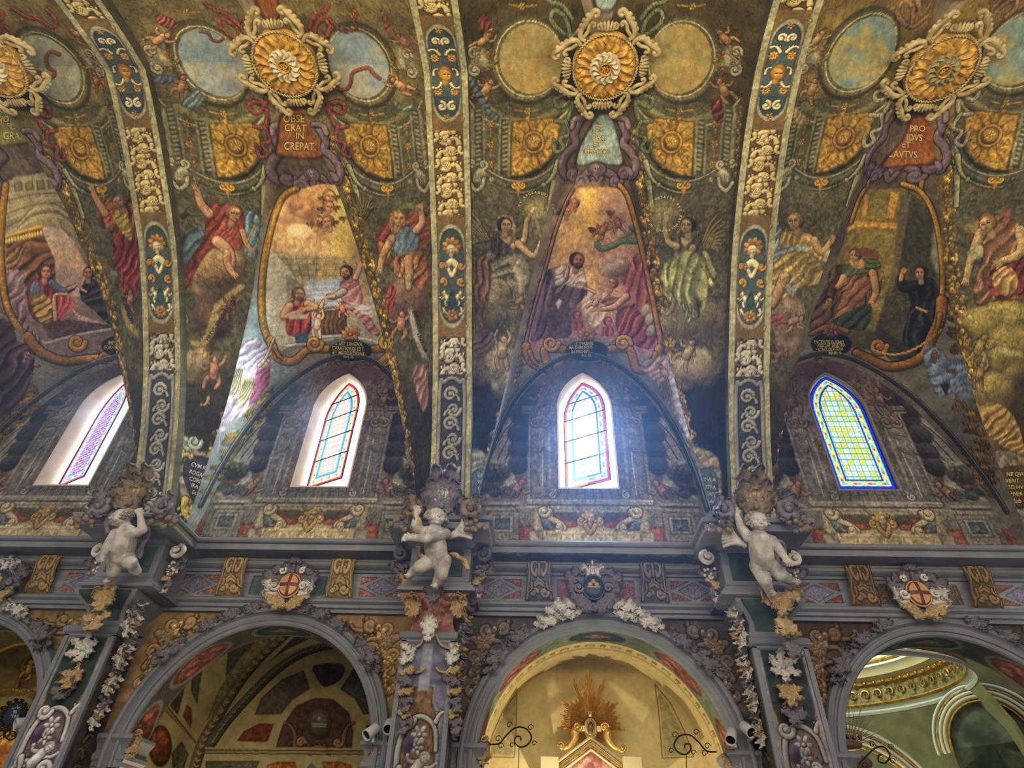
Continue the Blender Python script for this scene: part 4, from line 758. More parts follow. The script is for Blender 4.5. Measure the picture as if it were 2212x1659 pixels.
N.cloud(1490, 690, 66, 48, '7f734e', 14, 11); N.cloud(1500, 800, 44, 46, '857758', 14, 2)
woman(1484, 488, 16, '7f7c48', '5c4c38', 'a98e5c', '3a3020', -1, '776c48', [(1.4, 2.8), (2.6, 2), (3, -.3)], [(-.8, 3), (.4, 5.2), (2, 5.8)], (-2, 3, -1.3, 5.2, '7d6e40', 1)); N.st([(1431, 455), (1427, 478), (1421, 500)], 3.2, '8a7a50', 4.5)
N.poly([(1478, 540), (1515, 552), (1530, 600), (1525, 660), (1500, 690), (1462, 655), (1440, 600), (1448, 568)], '83824c', fold=(.25, 16, .28), sm=3, out=.35); N.poly([(1470, 655), (1500, 660), (1498, 690), (1484, 696), (1478, 670)], '6a6a4c', fold=(.2, 6, .3), sm=3)
N.putto(1492, 752, 70, '93805c', .5, '4a4030', 1, -1)
# bay two, left: youth in red with a blue cloak on clouds; right: warrior with a palm
N.cloud(470, 600, 62, 56, '8c6f44', 16, 3, .5); N.cloud(455, 690, 46, 50, '5e4636', 14, 9, .4); N.cloud(425, 790, 30, 40, '9a8560', 10, 2)
for k in range(7): N.st([(395+k*2, 470-k*2), (420, 440+k*4), (470, 430+k*5)], 4, '5c5434', 2, edge=1)
N.poly([(388, 520), (410, 495), (450, 490), (440, 530), (420, 560), (395, 590), (386, 570)], '54686c', fold=(.9, 13, .25), sm=3); N.poly([(520, 470), (545, 455), (562, 480), (558, 520), (548, 555), (530, 545), (525, 510)], '5e747c', fold=(.5, 12, .25), sm=3)
N.poly([(445, 450), (475, 440), (520, 448), (528, 490), (520, 540), (480, 530), (450, 545), (420, 590), (395, 640), (385, 610), (410, 560), (440, 510)], '82382a', fold=(.7, 14, .25), sm=3, out=.3, tex=.25)
N.poly([(478, 478), (505, 470), (524, 490), (516, 535), (480, 520), (462, 505)], '8f4430', fold=(.5, 9, .2), sm=3); N.limb([(452, 462), (434, 440), (426, 412)], 10, 'b98658', 7)
N.limb([(470, 522), (495, 545), (500, 575)], 13, 'bf8f60', 9, 0); N.limb([(490, 548), (492, 572), (502, 588)], 9, 'b9875a', 6); N.limb([(524, 500), (530, 520), (538, 535)], 6, 'b98a5c', 5); N.st([(552, 485), (530, 530)], 2.4, 'b08a3c')
N.head(506, 462, 16, 'bf8c5c', '7a5428', .2, 1); N.st([(412, 340), (428, 402)], 2, '6c5830', 2.5)
N.poly([(408, 730), (432, 735), (448, 700), (460, 660), (500, 625), (520, 612), (532, 620), (500, 645), (478, 680), (462, 725), (440, 750), (414, 748)], 'a08a50', sm=2, out=.35); N.putto(500, 655, 52, '8a5038', .5, '6a3c28', 1, -1)
N.putto(462, 790, 74, 'b5805c', 0, '7a5430', 0); N.leafy(442, 770, -1.2, 20, 5, 'c09a40', 1, 1, -1); N.leafy(450, 860, 1.8, 24, 4, 'b59a50', 1, 1, 1); N.putto(395, 700, 44, 'a88a70', .1, '7a5c48', 2)
N.cloud(880, 650, 44, 46, '7a5c48', 14, 6, .4); N.wing(790, 470, -2.3, 60, '6e6438', 1, 8)
N.poly([(815, 500), (840, 478), (870, 480), (905, 450), (924, 460), (924, 520), (900, 540), (830, 535), (812, 520)], '934830', fold=(.8, 12, .22), sm=3); N.poly([(815, 520), (845, 530), (850, 560), (910, 540), (928, 600), (915, 632), (880, 605), (862, 600), (840, 575), (818, 560)], '8f5c34', fold=(.6, 13, .3), sm=3, out=.3)
N.poly([(842, 505), (872, 490), (900, 492), (905, 520), (898, 548), (860, 552), (846, 530)], '62747a', fold=(.3, 8, .15), sm=3, out=.3); N.limb([(900, 498), (912, 480), (908, 455)], 9, 'bf9060', 6); N.limb([(846, 515), (828, 550), (822, 575)], 9, 'bc8c5a', 6)
N.poly([(855, 555), (895, 545), (902, 575), (870, 598), (852, 590)], 'b07c3c', fold=(.5, 10, .22), sm=3); N.limb([(882, 560), (884, 600), (882, 622)], 10, 'bf8f5e', 7, 0); N.st([(882, 598), (883, 622)], 8, 'a09060', 6, edge=1)
N.head(860, 473, 16, 'c8976a', 'b07a34', 0, 1, long=1)
for k in range(6): N.st([(910, 455), (880, 438+k*2), (850, 440+k*4)], 1.4, '7c8040', .8, sh=0)
N.poly([(835, 620), (856, 622), (850, 660), (840, 690), (832, 660)], '8a4430', fold=(.3, 8, .25), sm=3); N.putto(866, 690, 64, 'b07a58', 0, '6a3c28', 0, 1); N.poly([(880, 665), (892, 668), (900, 700), (915, 745), (926, 778), (912, 772), (892, 730), (884, 695)], 'a89c84', out=.3); N.poly([(892, 800), (918, 790), (925, 860), (915, 890), (900, 850)], '8f6a5c', fold=(.4, 9, .25), sm=3)
# bay one, right: bearded figure pointing up
N.poly([(208, 470), (230, 430), (262, 430), (290, 440), (300, 520), (296, 620), (270, 640), (245, 600), (250, 520)], '7a4a30', fold=(.5, 14, .3), sm=3, out=.3); N.poly([(225, 440), (260, 430), (262, 470), (225, 480)], '9a4c34', fold=(.7, 10, .2), sm=3); N.poly([(250, 500), (282, 490), (300, 560), (296, 630), (262, 620), (245, 575)], '7c302a', fold=(.3, 12, .28), sm=3); N.poly([(240, 455), (275, 465), (285, 520), (262, 500)], 'a88e34', fold=(.9, 8, .2), sm=3)
N.limb([(228, 462), (208, 430), (200, 412)], 8, 'b07c50', 5); N.head(256, 436, 14, 'b9835c', '7a5c3c', -.3, -1, beard=1); N.putto(282, 640, 50, 'a8744c', .1, '3c2a1c', 1, -1); N.poly([(258, 650), (268, 655), (280, 690), (300, 715), (300, 730), (275, 712), (262, 680)], 'a08a50', out=.3); N.cloud(250, 600, 16, 16, '6a6048', 6, 3)
# bay four, left: seated woman with a scroll; right: woman in pink
N.cloud(1700, 700, 40, 60, '947858', 16, 5, .3); N.poly([(1672, 470), (1690, 500), (1682, 545), (1668, 560)], '7f9094', sm=3, fold=(.5, 9, .2))
N.poly([(1688, 500), (1725, 495), (1765, 515), (1778, 560), (1745, 570), (1700, 560), (1684, 530)], 'a08040', fold=(.5, 12, .22), sm=3, out=.3); N.poly([(1676, 540), (1740, 528), (1745, 552), (1700, 556), (1674, 572)], '8a9280', fold=(1.1, 8, .2), sm=3)
N.poly([(1672, 570), (1700, 545), (1745, 545), (1775, 570), (1780, 610), (1740, 620), (1700, 640), (1670, 660), (1664, 610)], 'a08644', fold=(.9, 15, .22), sm=3, out=.35); N.limb([(1695, 600), (1678, 640), (1668, 660)], 13, 'b08a54', 9, 0); N.limb([(1760, 520), (1775, 545), (1795, 522)], 9, 'a9844c', 6)
N.poly([(1782, 540), (1802, 535), (1798, 568), (1775, 566)], 'b8a878', out=.3); N.head(1716, 478, 17, 'b5935c', '7a5a2c', -.1, -1); N.poly([(1700, 612), (1725, 618), (1712, 642), (1695, 630)], '8a8c78'); N.putto(1722, 690, 56, 'a07c5c', 1.2, '4a3828', 1); N.putto(1690, 760, 50, '93745c', .9, '6a4c38', 0); N.poly([(1665, 680), (1690, 680), (1690, 700), (1668, 704)], '93504a', fold=(.9, 8, .2), sm=3)
N.cloud(2150, 690, 76, 40, 'a5903e', 16, 4, .4); N.cloud(2190, 760, 60, 60, '93803a', 18, 7, .4); N.cloud(2150, 860, 46, 46, '927c3c', 14, 3, .4); N.cloud(2140, 930, 36, 60, 'a0824a', 12, 9, .3)
N.poly([(2100, 480), (2140, 462), (2180, 470), (2212, 490), (2240, 560), (2230, 640), (2150, 650), (2110, 660), (2102, 610), (2120, 560), (2095, 530)], '7e5a38', fold=(.6, 16, .28), sm=3, out=.35); N.poly([(2150, 570), (2230, 540), (2250, 620), (2190, 640), (2160, 650), (2135, 620)], '7c3428', fold=(.8, 14, .25), sm=3); N.poly([(2145, 590), (2180, 575), (2200, 610), (2180, 640), (2150, 625)], 'a8844a', fold=(.7, 11, .2), sm=3)
N.limb([(2118, 505), (2098, 560), (2088, 600)], 12, 'b5935a', 7); N.limb([(2205, 500), (2205, 545), (2165, 565)], 13, 'b5935a', 8); N.poly([(2092, 540), (2120, 530), (2122, 555), (2096, 560)], 'b0a474', sm=3); N.head(2132, 484, 18, 'b8955a', '8a6430', -.3, -1); N.poly([(2160, 460), (2185, 450), (2180, 478)], '8f4c38'); N.poly([(2080, 490), (2105, 478), (2112, 498), (2096, 505)], '8a7438', sm=2)
N.putto(2120, 740, 70, 'a08440', .4, '6a5428', 1); N.putto(2118, 800, 60, '94743c', .2, '5a4426', 2); N.poly([(2150, 740), (2180, 752), (2212, 758), (2212, 774), (2170, 768), (2146, 758)], 'a8975a', out=.3)
for x0, c in ((2105, '93783c'),): N.poly([(2120, 890), (2150, 870), (2190, 900), (2212, 960), (2212, 990), (2160, 960), (2130, 930)], 'a5803e', fold=(.9, 12, .25), sm=3)
# cherubs holding up the roundels
for pts in ((1050, 84, 54, .9, 2, -1, 'b88a50'), (1054, 186, 62, .5, 0, 1, 'b08448'), (1560, 78, 58, -.8, 1, 1, 'a87848'), (1560, 185, 62, -.4, 0, -1, '9a7040'), (352, 80, 62, 1.0, 0, 1, 'bf8a5c'), (395, 178, 58, .3, 1, -1, 'a07448'), (868, 84, 54, -.8, 0, -1, 'b07450'), (856, 180, 58, -1.0, 2, 1, 'c08a54'),
            (1770, 78, 54, .6, 0, 1, 'b08a50'), (1758, 185, 58, .4, 1, -1, 'b08650'), (160, 70, 40, -1, 0, 1, 'b0784c'), (205, 168, 44, -.4, 1, 1, '9a5a34')):
    x, y, h, a, p, f, s_ = pts; N.putto(x, y, h, s_, a, '6a4424', p, f)
for p, c in (([(1032, 40), (1048, 30), (1062, 48), (1050, 70), (1038, 66)], '7a3c2c'), ([(1008, 170), (1024, 170), (1060, 235), (1080, 250), (1068, 262), (1036, 225)], '5f6e70'), ([(1535, 222), (1560, 215), (1562, 262), (1545, 262)], '6a342c'), ([(402, 210), (425, 190), (440, 215), (415, 235), (392, 225)], '6c7c74'),
             ([(322, 170), (345, 162), (385, 168), (360, 182), (330, 180)], '586474'), ([(845, 212), (870, 225), (900, 225), (890, 240), (860, 238)], '7a8c64'), ([(340, 30), (372, 40), (385, 58), (360, 60), (335, 46)], '8a4a3c'), ([(828, 22), (845, 60), (835, 70), (826, 45)], '8f4c3c'), ([(1700, 220), (1720, 230), (1745, 260), (1720, 268)], '8f7a50')):
    N.poly(p, c, sm=3, fold=(.6, 8, .25), out=.3)
# lettering scrolls and the tablets at the feet of the groins
TABS_LOW = []
def low_tab(b, pts, col, label, sh):
    i = N.poly([(x, y) for x, y in sh], '8f8060', sm=4, out=.5, tex=.3, fold=(1.2, 14, .15)); i = N.poly(pts, col, sm=4, out=.35, tex=.2); i = i[BAY[N.id[i]] == b]
    return own(N, i, name='inscription_tablet', label=label, cat='inscription tablet', group='lower inscribed tablets')
LT1 = low_tab(-1, [(408, 985), (450, 990), (458, 1020), (440, 1080), (425, 1095), (405, 1060), (395, 1020)], '463f48', 'dark purple tablet with pale Latin letters in yellow scrollwork above the first cherub statue', [(372, 930), (405, 940), (430, 975), (470, 975), (466, 1040), (440, 1110), (415, 1130), (392, 1090), (385, 1040)])
N.leafy(382, 1000, -1, 40, 8, 'c8a84a', 2, 1, 1); N.leafy(400, 1080, 1.8, 50, 8, 'c8a040', 2, .8, -1); N.scroll(420, 955, 16, 0, 1.3, 5, 'a0a890'); N.flower(412, 1108, 18, 'c8a040', 9); N.garland([(385, 770), (384, 840), (388, 900), (392, 930)], 6, ['a8a060', 'c8b050', '8a9a80'], 40)
LT2 = low_tab(0, [(1022, 1020), (1040, 1012), (1055, 1022), (1052, 1060), (1044, 1100), (1026, 1090), (1016, 1050)], '5f6c68', 'grey-green tablet above the second cherub statue, left of the third window', [(1008, 985), (1028, 968), (1052, 980), (1066, 990), (1056, 1050), (1046, 1110), (1010, 1100)])
LT3 = low_tab(0, [(1510, 1020), (1530, 1010), (1548, 1025), (1552, 1060), (1550, 1090), (1530, 1100), (1518, 1060)], '56645e', 'grey-green tablet on the lit edge right of the third window', [(1492, 975), (1520, 968), (1552, 990), (1560, 1040), (1556, 1100), (1520, 1104)])
LT4 = low_tab(1, [(2160, 1015), (2200, 1005), (2230, 1020), (2225, 1080), (2200, 1100), (2170, 1060)], '5e4a28', 'brown tablet with gold Latin letters at the right edge of the fourth bay', [(2140, 985), (2170, 970), (2212, 985), (2240, 1000), (2230, 1120), (2195, 1140), (2165, 1080)])
# ---------------- clerestory wall ----------------
w = cW
def WA(x, z): X, Y_ = proj(np.array([x, YW, z])); return (float(X), float(Y_))
def WP(*p): return [WA(x, z) for x, z in p]
def AXW(): return 0
# fold the wall in its own measure: left half x<0
gw = w.id; xx = -np.abs(GC[gw, 0]); X_, Y_ = proj(np.stack([xx, GC[gw, 1], GC[gw, 2]], 1)); w = Canvas(X_, Y_, gw, COLR)
w.poly(WP((-3, 6.6), (0, 6.6), (0, 11), (-3, 11)), '6a5a52', tex=.35)
w.poly(WP((-2.3, 6.6), (-2.3, 7.5), (-2.15, 8.4), (-1.6, 9.0), (-1.35, 8.2), (-1.75, 7.5), (-1.5, 6.6)), '9a9486', tex=.3, soft=3)
for k in range(6): w.st(WP((-2.3+k*.09, 7.6), (-2.1+k*.1, 8.2), (-1.75+k*.07, 8.8-k*.08)), 1.4, '55504c' if k % 2 else '9a9484', sh=0)
for k in range(5): w.poly(WP((-2.4, 7.3-k*.12), (-1.9+.1*k, 7.3-k*.12), (-1.9+.1*k, 7.24-k*.12), (-2.4, 7.24-k*.12)), '9c9684')
for z, r in ((9.3, .36), (8.8, .34), (8.3, .3), (7.85, .27), (7.45, .27)): x, y = WA(-1.45-(.12 if z < 8.6 else 0), z); w.ell(x, y, r*82, r*76, '423c42', sh=.5, out=.3, soft=.25)
w.cloud(*WA(-1.5, 9.3), 50, 40, '4e3e44', 10, 3); w.cloud(*WA(-.5, 10.2), 60, 16, '6a4c4c', 8, 6)
for x0, x1, c in ((-1.35, -1.28, '8f887a'), (-1.28, -.9, '706a66'), (-.9, -.82, '8a8478')): w.poly(WP((x0, 6.6), (x1, 6.6), (x1, 8.9), (x0, 8.9)), c, tex=.2, out=.2)
w.st(WP((-1.02, 6.7), (-1.0, 8.8)), 1.4, 'a89e8c', sh=0)
for z in (8.95, 9.05, 9.12): w.poly(WP((-1.5, z), (-.66, z), (-.66, z-.05), (-1.5, z-.05)), '7f7468')
x, y = WA(-1.08, 8.65); w.scroll(x-10, y, 12, 0, 1.3, 3.4, '7c6c64'); w.scroll(x+12, y, 12, 3, 1.3, 3.4, '7c6c64', -1); w.head(x, y-4, 8, '8a7060', '7a6458')
for z in (8.3, 7.9): x, y = WA(-1.1, z); w.cloud(x, y, 18, 12, '6f6860', 7, int(z*10)); w.flower(x, y, 8, '80705e', 6)
x, y = WA(-1.05, 9.45); w.putto(x, y, 62, '7c5c52', -.2, '4a3430', 0); x, y = WA(-1.55, 6.95); w.putto(x, y+6, 70, '8f6a5c', .5, '6a4434', 1); w.st(WP((-1.5, 6.6), (-1.6, 6.4), (-1.45, 6.3)), 5, '8a4c4c', 3)
x, y = WA(-2.1, 7.2); w.cloud(x, y, 34, 24, '4b4f48', 16, 5); 
for k in range(14): w.flower(x-28+k*4.3, y-6+9*math.sin(k*2.1), 4.5, ('8a5a54', '5a6450', '8f8676')[k % 3], 5)
w.poly([(x-22, y+16), (x+18, y+16), (x+10, y+24), (x-14, y+24)], '8a5844', out=.4); w.cloud(x-8, y+34, 24, 10, '3f4244', 6, 2); x, y = WA(-1.8, 6.75); w.scroll(x, y, 15, 0, 1.5, 4.5, '5c5a58'); w.cloud(x-30, y, 22, 13, '4a4a4c', 6, 8)
# painted splay of sill tiles
w.poly(WP((-.72, 6.87), (0, 6.87), (0, 6.58), (-.72, 6.58)), '6d6660'); 
for k in range(4): w.line(WP((-.08-k*.17, 6.87), (-.1-k*.2, 6.58)), .8, '3c3836')
w.line(WP((-.7, 6.74), (0, 6.74)), .8, '443f3c'); w.poly(WP((-.86, 6.87), (-.66, 6.87), (-.76, 6.58), (-.92, 6.58)), '827c7a', out=.4); w.scroll(*WA(-.8, 6.7), 8, 0, 1.2, 2.5, 'a0988c')
# painted parapet
w.poly(WP((-3, 6.6), (0, 6.6), (0, 5), (-3, 5)), '6f6a62', tex=.25)
def bandz(x0, x1, z0, z1, c, **k): w.poly(WP((x0, z0), (x1, z0), (x1, z1), (x0, z1)), c, **k)
for z0, z1, c in ((6.58, 6.53, 'a89e8a'), (6.53, 6.46, '8b8272'), (6.46, 6.42, '443e38'), (6.42, 6.36, '9c927e')): bandz(-1.35, 0, z0, z1, c, tex=.2)
for z0, z1, c in ((6.5, 6.44, '9a9284'), (6.44, 6.38, '4a4540'), (6.38, 6.3, '88806f')): bandz(-2.5, -1.5, z0, z1, c); 
for z0, z1, c in ((6.4, 6.36, '8f8778'), (6.34, 6.26, '777064')): bandz(-1.6, -1.3, z0, z1, c)
bandz(-2.2, -1.5, 6.3, 5.6, '7f7868', out=.4); bandz(-2.1, -1.62, 6.2, 5.78, '8d867a', out=.5); bandz(-2.03, -1.7, 6.12, 5.86, '5a6064', tex=.4, out=.4); bandz(-1.5, -1.18, 5.95, 5.55, '8f4f38', tex=.4, out=.3); bandz(-2.7, -2.3, 6.0, 5.6, '7f4634', tex=.4, out=.3)
bandz(-1.2, 0, 6.36, 5.7, 'a3926c', tex=.2, out=.2); w.poly(WP((-1.12, 6.3), (-1.0, 5.86), (-.62, 5.86), (-.8, 6.0), (-.9, 6.2)), '6c746f', tex=.35, out=.5)
bandz(-.85, -.28, 6.28, 5.95, '57503f'); w.poly(WP((-.72, 6.2), (-.58, 6.2), (-.58, 6.08), (-.3, 6.08), (-.3, 5.92), (-.82, 5.92), (-.78, 6.0)), '98502c', tex=.4, out=.35)
w.st(WP((-1.05, 6.32), (-.85, 6.3), (-.86, 6.14), (-.66, 6.02), (-.56, 5.9), (-.72, 5.86)), 7, 'b3a27a', 5, edge=1.5); w.scroll(*WA(-.98, 6.3), 13, 0, 1.2, 5, 'b3a27a', 1, 1.5); w.scroll(*WA(-.68, 5.92), 9, 2, 1.1, 4, 'b3a27a', -1, 1.2)
w.poly(WP((-.26, 6.25), (0, 6.3), (0, 5.84), (-.08, 5.86), (-.12, 5.95), (-.3, 6.02), (-.3, 6.15)), '6c6658', out=.4); bandz(-.95, 0, 5.84, 5.78, 'c0ae80'); bandz(-1.0, 0, 5.78, 5.4, 'bca878', tex=.2, out=.15); bandz(-1.3, -1.0, 5.84, 5.4, '968a72', tex=.2, out=.3); bandz(-2.6, -1.3, 5.62, 5.4, '8f8675', tex=.2, out=.3)
wl = Canvas(*proj(GC[gw]), gw, COLR); x, y = WA(0, 6.12)
wl.flower(x, y-2, 23, 'a07c3c', 9, sq=.9); wl.head(x, y-3, 11, 'b39a6c', 'a08040'); wl.scroll(x-20, y+4, 10, 0, 1.2, 3.6, 'a88444', 1, 1.5); wl.scroll(x+20, y+4, 10, 3, 1.2, 3.6, 'a88444', -1, 1.5); wl.st([(x-10, y+14), (x, y+30), (x+10, y+14)], 5, 'a88444', edge=1.5)
# ---------------- painting the lower wall ----------------
def sym2(grp):
    c = canvas(grp, True); g = c.id; P = GC[g].copy(); P[:, 0] = -np.abs(P[:, 0]); X_, Y_ = proj(P); return Canvas(X_, Y_, g, COLR)
sp = sym2('P'); tt = fbm(sp.x/20, sp.y/20, 4)
for b, c in ((-2, '9a7a48'), (-1, '96764a'), (0, '5e5450'), (1, '5c4a3c')): m = BAY[sp.id] == b; COLR[sp.id[m]] = C(c)*(.75+.5*tt[m])[:, None]
def tintc(b, c): return C(c)
for k, (x, y, a, L, w_, d) in enumerate([(1020, 1455, -1.1, 70, 9, 1), (1040, 1400, -.6, 60, 8, 1), (1060, 1370, -.3, 60, 8, -1), (1035, 1500, -1.3, 60, 8, 1), (1025, 1380, .8, 50, 8, 1), (1085, 1365, .2, 55, 6, -1), (1022, 1560, -1.5, 60, 7, 1)]):
    for b, c in ((-2, '98805a'), (-1, 'a08052'), (0, '7a6c64'), (1, '8a6c50')):
        m = BAY[sp.id] == b; s_ = Canvas(sp.x[m], sp.y[m], sp.id[m], COLR); s_.leafy(x, y, a, L, w_, c, 2.5, .8, d)
for b, c in ((-2, 'a08450'), (-1, 'a88450'), (0, '7c6c64'), (1, '8c6c50')):
    m = BAY[sp.id] == b; s_ = Canvas(sp.x[m], sp.y[m], sp.id[m], COLR)
    for x, y, r_, a, d in ((1052, 1362, 17, 0, 1), (1088, 1356, 12, 2, -1), (1024, 1420, 16, 1, -1), (1040, 1446, 13, 3, 1), (1018, 1490, 14, 0, 1), (1030, 1530, 12, 2, -1)): s_.scroll(x, y, r_, a, 1.4, 5.5, c, d, 2)
    s_.garland([(1070, 1352), (1050, 1400), (1030, 1440), (1022, 1520), (1015, 1590)], 10, [c, C(c)*.8, C(c)*1.12], 46, 4)
sp.flower(1045, 1388, 20, '8c7050', 8); sp.flower(1045, 1388, 10, 'a08458', 6)
# frieze: grey ground with marble panels
fr = canvas('E'); COLR[fr.id] = C('7f828c')*(.9+.2*fbm(fr.x/25, fr.y/12, 3))[:, None]
gE = fr.id; lx = GV[gE, 0]-6*BAY[gE]; fw = Canvas(lx*100, -GV[gE, 2]*100, gE, COLR)
def frz(b, pts, c, c2=None):
    m = BAY[fw.id] == b; s_ = Canvas(fw.x[m], fw.y[m], fw.id[m], COLR); i = s_.poly(pts, c, tex=0, soft=.5)
    if c2: q = s_.id[i]; n_ = fbm(GV[q, 0]*60, GV[q, 2]*60, 7, 3); wq = np.clip((n_-.5)*9, 0, 1)[:, None]; COLR[q] = COLR[q]*(1-wq)+C(c2)*wq
    s_.line(list(pts)+[pts[0]], .6, '3c3c44', sm=0)
for b, r1, r2, g1 in ((-2, '94503c', 'b08070', '8f4a38'), (-1, '94483c', 'b98a80', '4a6660'), (0, '7c4c54', 'a07078', '7c545c'), (1, '84483a', '9c6a50', '4c5850')):
    for d in (-1, 1):
        x0, x1 = (-2.3, -1.42) if d < 0 else (1.42, 2.3); c_ = 6*0
        X0, X1 = x0*100, x1*100; xm = (X0+X1)/2; zt, zb = -468, -431
        frz(b, [(xm-30, -449.5), (xm, -466), (xm+30, -449.5), (xm, -433)], '6a6c88', '9a8a98')
        for sx in (-1, 1):
            xe = xm+sx*43; frz(b, [(xe, -452.5), (xe, -468), (xm+sx*8, -468)], r1, r2); frz(b, [(xe, -446.5), (xe, -431), (xm+sx*8, -431)], r1, r2)
    frz(b, [(-74, -468), (-74, -431), (74, -431), (74, -468)], g1, {'4a6660': '62786a'}.get(g1, r2))
# soffit of the arches (angle along, depth across)
go = np.concatenate([np.arange(s['a'], s['b']) for s in SURF if s['grp'] == 'O']); th = np.concatenate([s['U'] for s in SURF if s['grp'] == 'O']); dv = np.concatenate([s['V'] for s in SURF if s['grp'] == 'O'])
so = Canvas(th*210, dv*100, go, COLR); n_ = fbm(so.x/14, so.y/9, 6)[:, None]
base = {-2: ('55473c', '6a5a48'), -1: ('463e3c', '5c524c'), 0: ('3f5a4c', '8a9068'), 1: ('38443a', '5a5c44')}
for b in BAYS: m = BAY[go] == b; COLR[go[m]] = C(base[b][0])*(1-n_[m])+C(base[b][1])*n_[m]
for a in (math.pi/2, math.pi/4+.02, 3*math.pi/4-.02, .12, math.pi-.12):
    x = a*210; mid = abs(a-math.pi/2) < .01
    so.ell(x, 33, 62, 31, '8d8c80', sh=0, out=.2, soft=.06)
    if mid: so.ell(x, 33, 54, 27, '33504a', sh=0); so.poly([(x-26, 33), (x, 22), (x+26, 33), (x, 44)], '9a6858', tex=.5)
    else: so.ell(x, 33, 54, 26, '945444', sh=0, tex=1.2)
so.poly([(-100, 0), (800, 0), (800, 3), (-100, 3)], '8d8c88'); so.poly([(-100, 63), (800, 63), (800, 66), (-100, 66)], '8c7a4a')
# pilaster fronts and sides
for k in (-9, -3, 3):
    for s_ in SURF:
        if s_['name'][0] in ('pilfront', 'pilside') and s_['name'][1] == k:
            g = np.arange(s_['a'], s_['b']); fl = s_['name'][0] == 'pilfront'
            xx = (GV[g, 0]-PX[k])*100 if fl else (GV[g, 1]+.46)*100; c = Canvas(xx, -GV[g, 2]*100, g, COLR); nn = fbm(xx/16, GV[g, 2]*8, k+20)[:, None]
            if fl:
                COLR[g] = C({-9: '36463f', -3: '6d6c86', 3: '39434a'}[k])*(.75+.5*nn)
                if k == -3:
                    c.poly([(-22, -262), (-12, -262), (-12, -245), (12, -245), (12, -262), (22, -262), (22, -235), (36, -215), (36, -100), (-36, -100), (-36, -215), (-22, -235)], '8a8c98', out=.3); c.poly([(-17, -256), (17, -256), (17, -232), (30, -208), (30, -100), (-30, -100), (-30, -208), (-17, -232)], '7a5c40', tex=.4, out=.4)
                    c.poly([(-9, -300), (-9, -330), (9, -330), (9, -250), (-9, -250)], '8d8f9a')
                else: c.poly([(-34, -245), (-26, -212), (-10, -206), (0, -200), (10, -206), (26, -212), (36, -250), (36, -100), (-36, -100)], 'a07c48', tex=.4, out=.4, sm=2); c.poly([(-30, -196), (-14, -212), (0, -216), (14, -212), (30, -196), (34, -100), (-34, -100)], '6d5a5c', tex=.4, sm=2)
                w0 = {-9: 'c4bcb8', -3: 'aaa39c', 3: 'a09a94'}[k]
                c.st([(-26, -120), (-30, -160), (-22, -196), (0, -212), (24, -198), (30, -165)], 4.5, w0, 3, edge=2); c.scroll(-20, -206, 12, 0, 1.3, 4, w0, 1, 1.5); c.leafy(26, -205, -1.2, 26, 4, w0, 1.5, 1, 1)
                c.flower(2, -186, 15, w0, 6); c.flower(0, -168, 12, w0, 5); c.cloud(-14, -170, 9, 14, '5c4a68', 14, 3); c.putto(6, -146, 62, w0, .6, '9a9088', 0); c.leafy(-24, -140, 1.2, 34, 5, w0, 2, 1, 1); c.scroll(18, -125, 15, 2, 1.3, 5, w0, -1, 2); c.poly([(-32, -118), (32, -118), (32, -100), (-32, -100)], '5a4a4a')
                c.poly([(-39, -330), (-33, -330), (-33, -100), (-39, -100)], '8b8d94') if k != -3 else None; c.poly([(39, -330), (33, -330), (33, -100), (39, -100)], '8b8d94') if k != -3 else None
            else:
                COLR[g] = C({-9: '4e4448', -3: '5c5c70', 3: '54504c'}[k])*(.7+.6*nn)
                for q in range(6): c.leafy(-6+12*(q % 2), -125-22*q, -1.57+.5*(-1)**q, 22, 4, '7a6444' if q < 4 else '6c5c54', 1.6, 1, (-1)**q)
                for e in (-33, 33): c.line([(e, -330), (e, -100)], 1.2, '77767a')
# consoles
gc_ = np.concatenate([np.arange(s['a'], s['b']) for s in SURF if s['grp'] == 'C']); uc = np.concatenate([s['U'] for s in SURF if s['grp'] == 'C']); vc = np.concatenate([s['V'] for s in SURF if s['grp'] == 'C'])
c = Canvas(uc*25, vc*72, gc_, COLR)
for b, q in ((-2, '8a6c3c'), (-1, '836c48'), (0, '5c5a60'), (1, '6a5438')): COLR[gc_[BAY[gc_] == b]] = C(q)
COLR[gc_] *= (.8+.4*fbm(c.x/5, c.y/5, 2))[:, None]
def both(f):
    for d in (-1, 1): f(d)
for b, q in ((-2, 'b08c50'), (-1, 'b09058'), (0, '857c74'), (1, '94744a')):
    m = BAY[gc_] == b; c_ = Canvas(c.x[m], c.y[m], gc_[m], COLR)
    for d in (-1, 1):
        c_.st([(d*22, 0), (d*20, 20), (d*22, 45), (d*21, 66)], 1.8, q, edge=1); c_.st([(d*4, 4), (d*10, 2), (d*15, 8), (d*14, 20), (d*8, 27), (d*5, 18)], 3.2, q, edge=1.4); c_.leafy(d*3, 36, 1.57-d*1.0, 20, 2.8, q, 1.3, 1.2, d); c_.scroll(d*10, 56, 8, 0, 1.3, 3, q, d, 1.3); c_.leafy(d*15, 40, 1.4, 18, 2.4, q, 1.2, .8, -d)
    c_.st([(0, 2), (0, 26)], 2.4, q, edge=1.5); c_.flower(0, 34, 4, q, 5); c_.st([(-8, 44), (0, 40), (8, 44)], 2.5, q, edge=1.2)
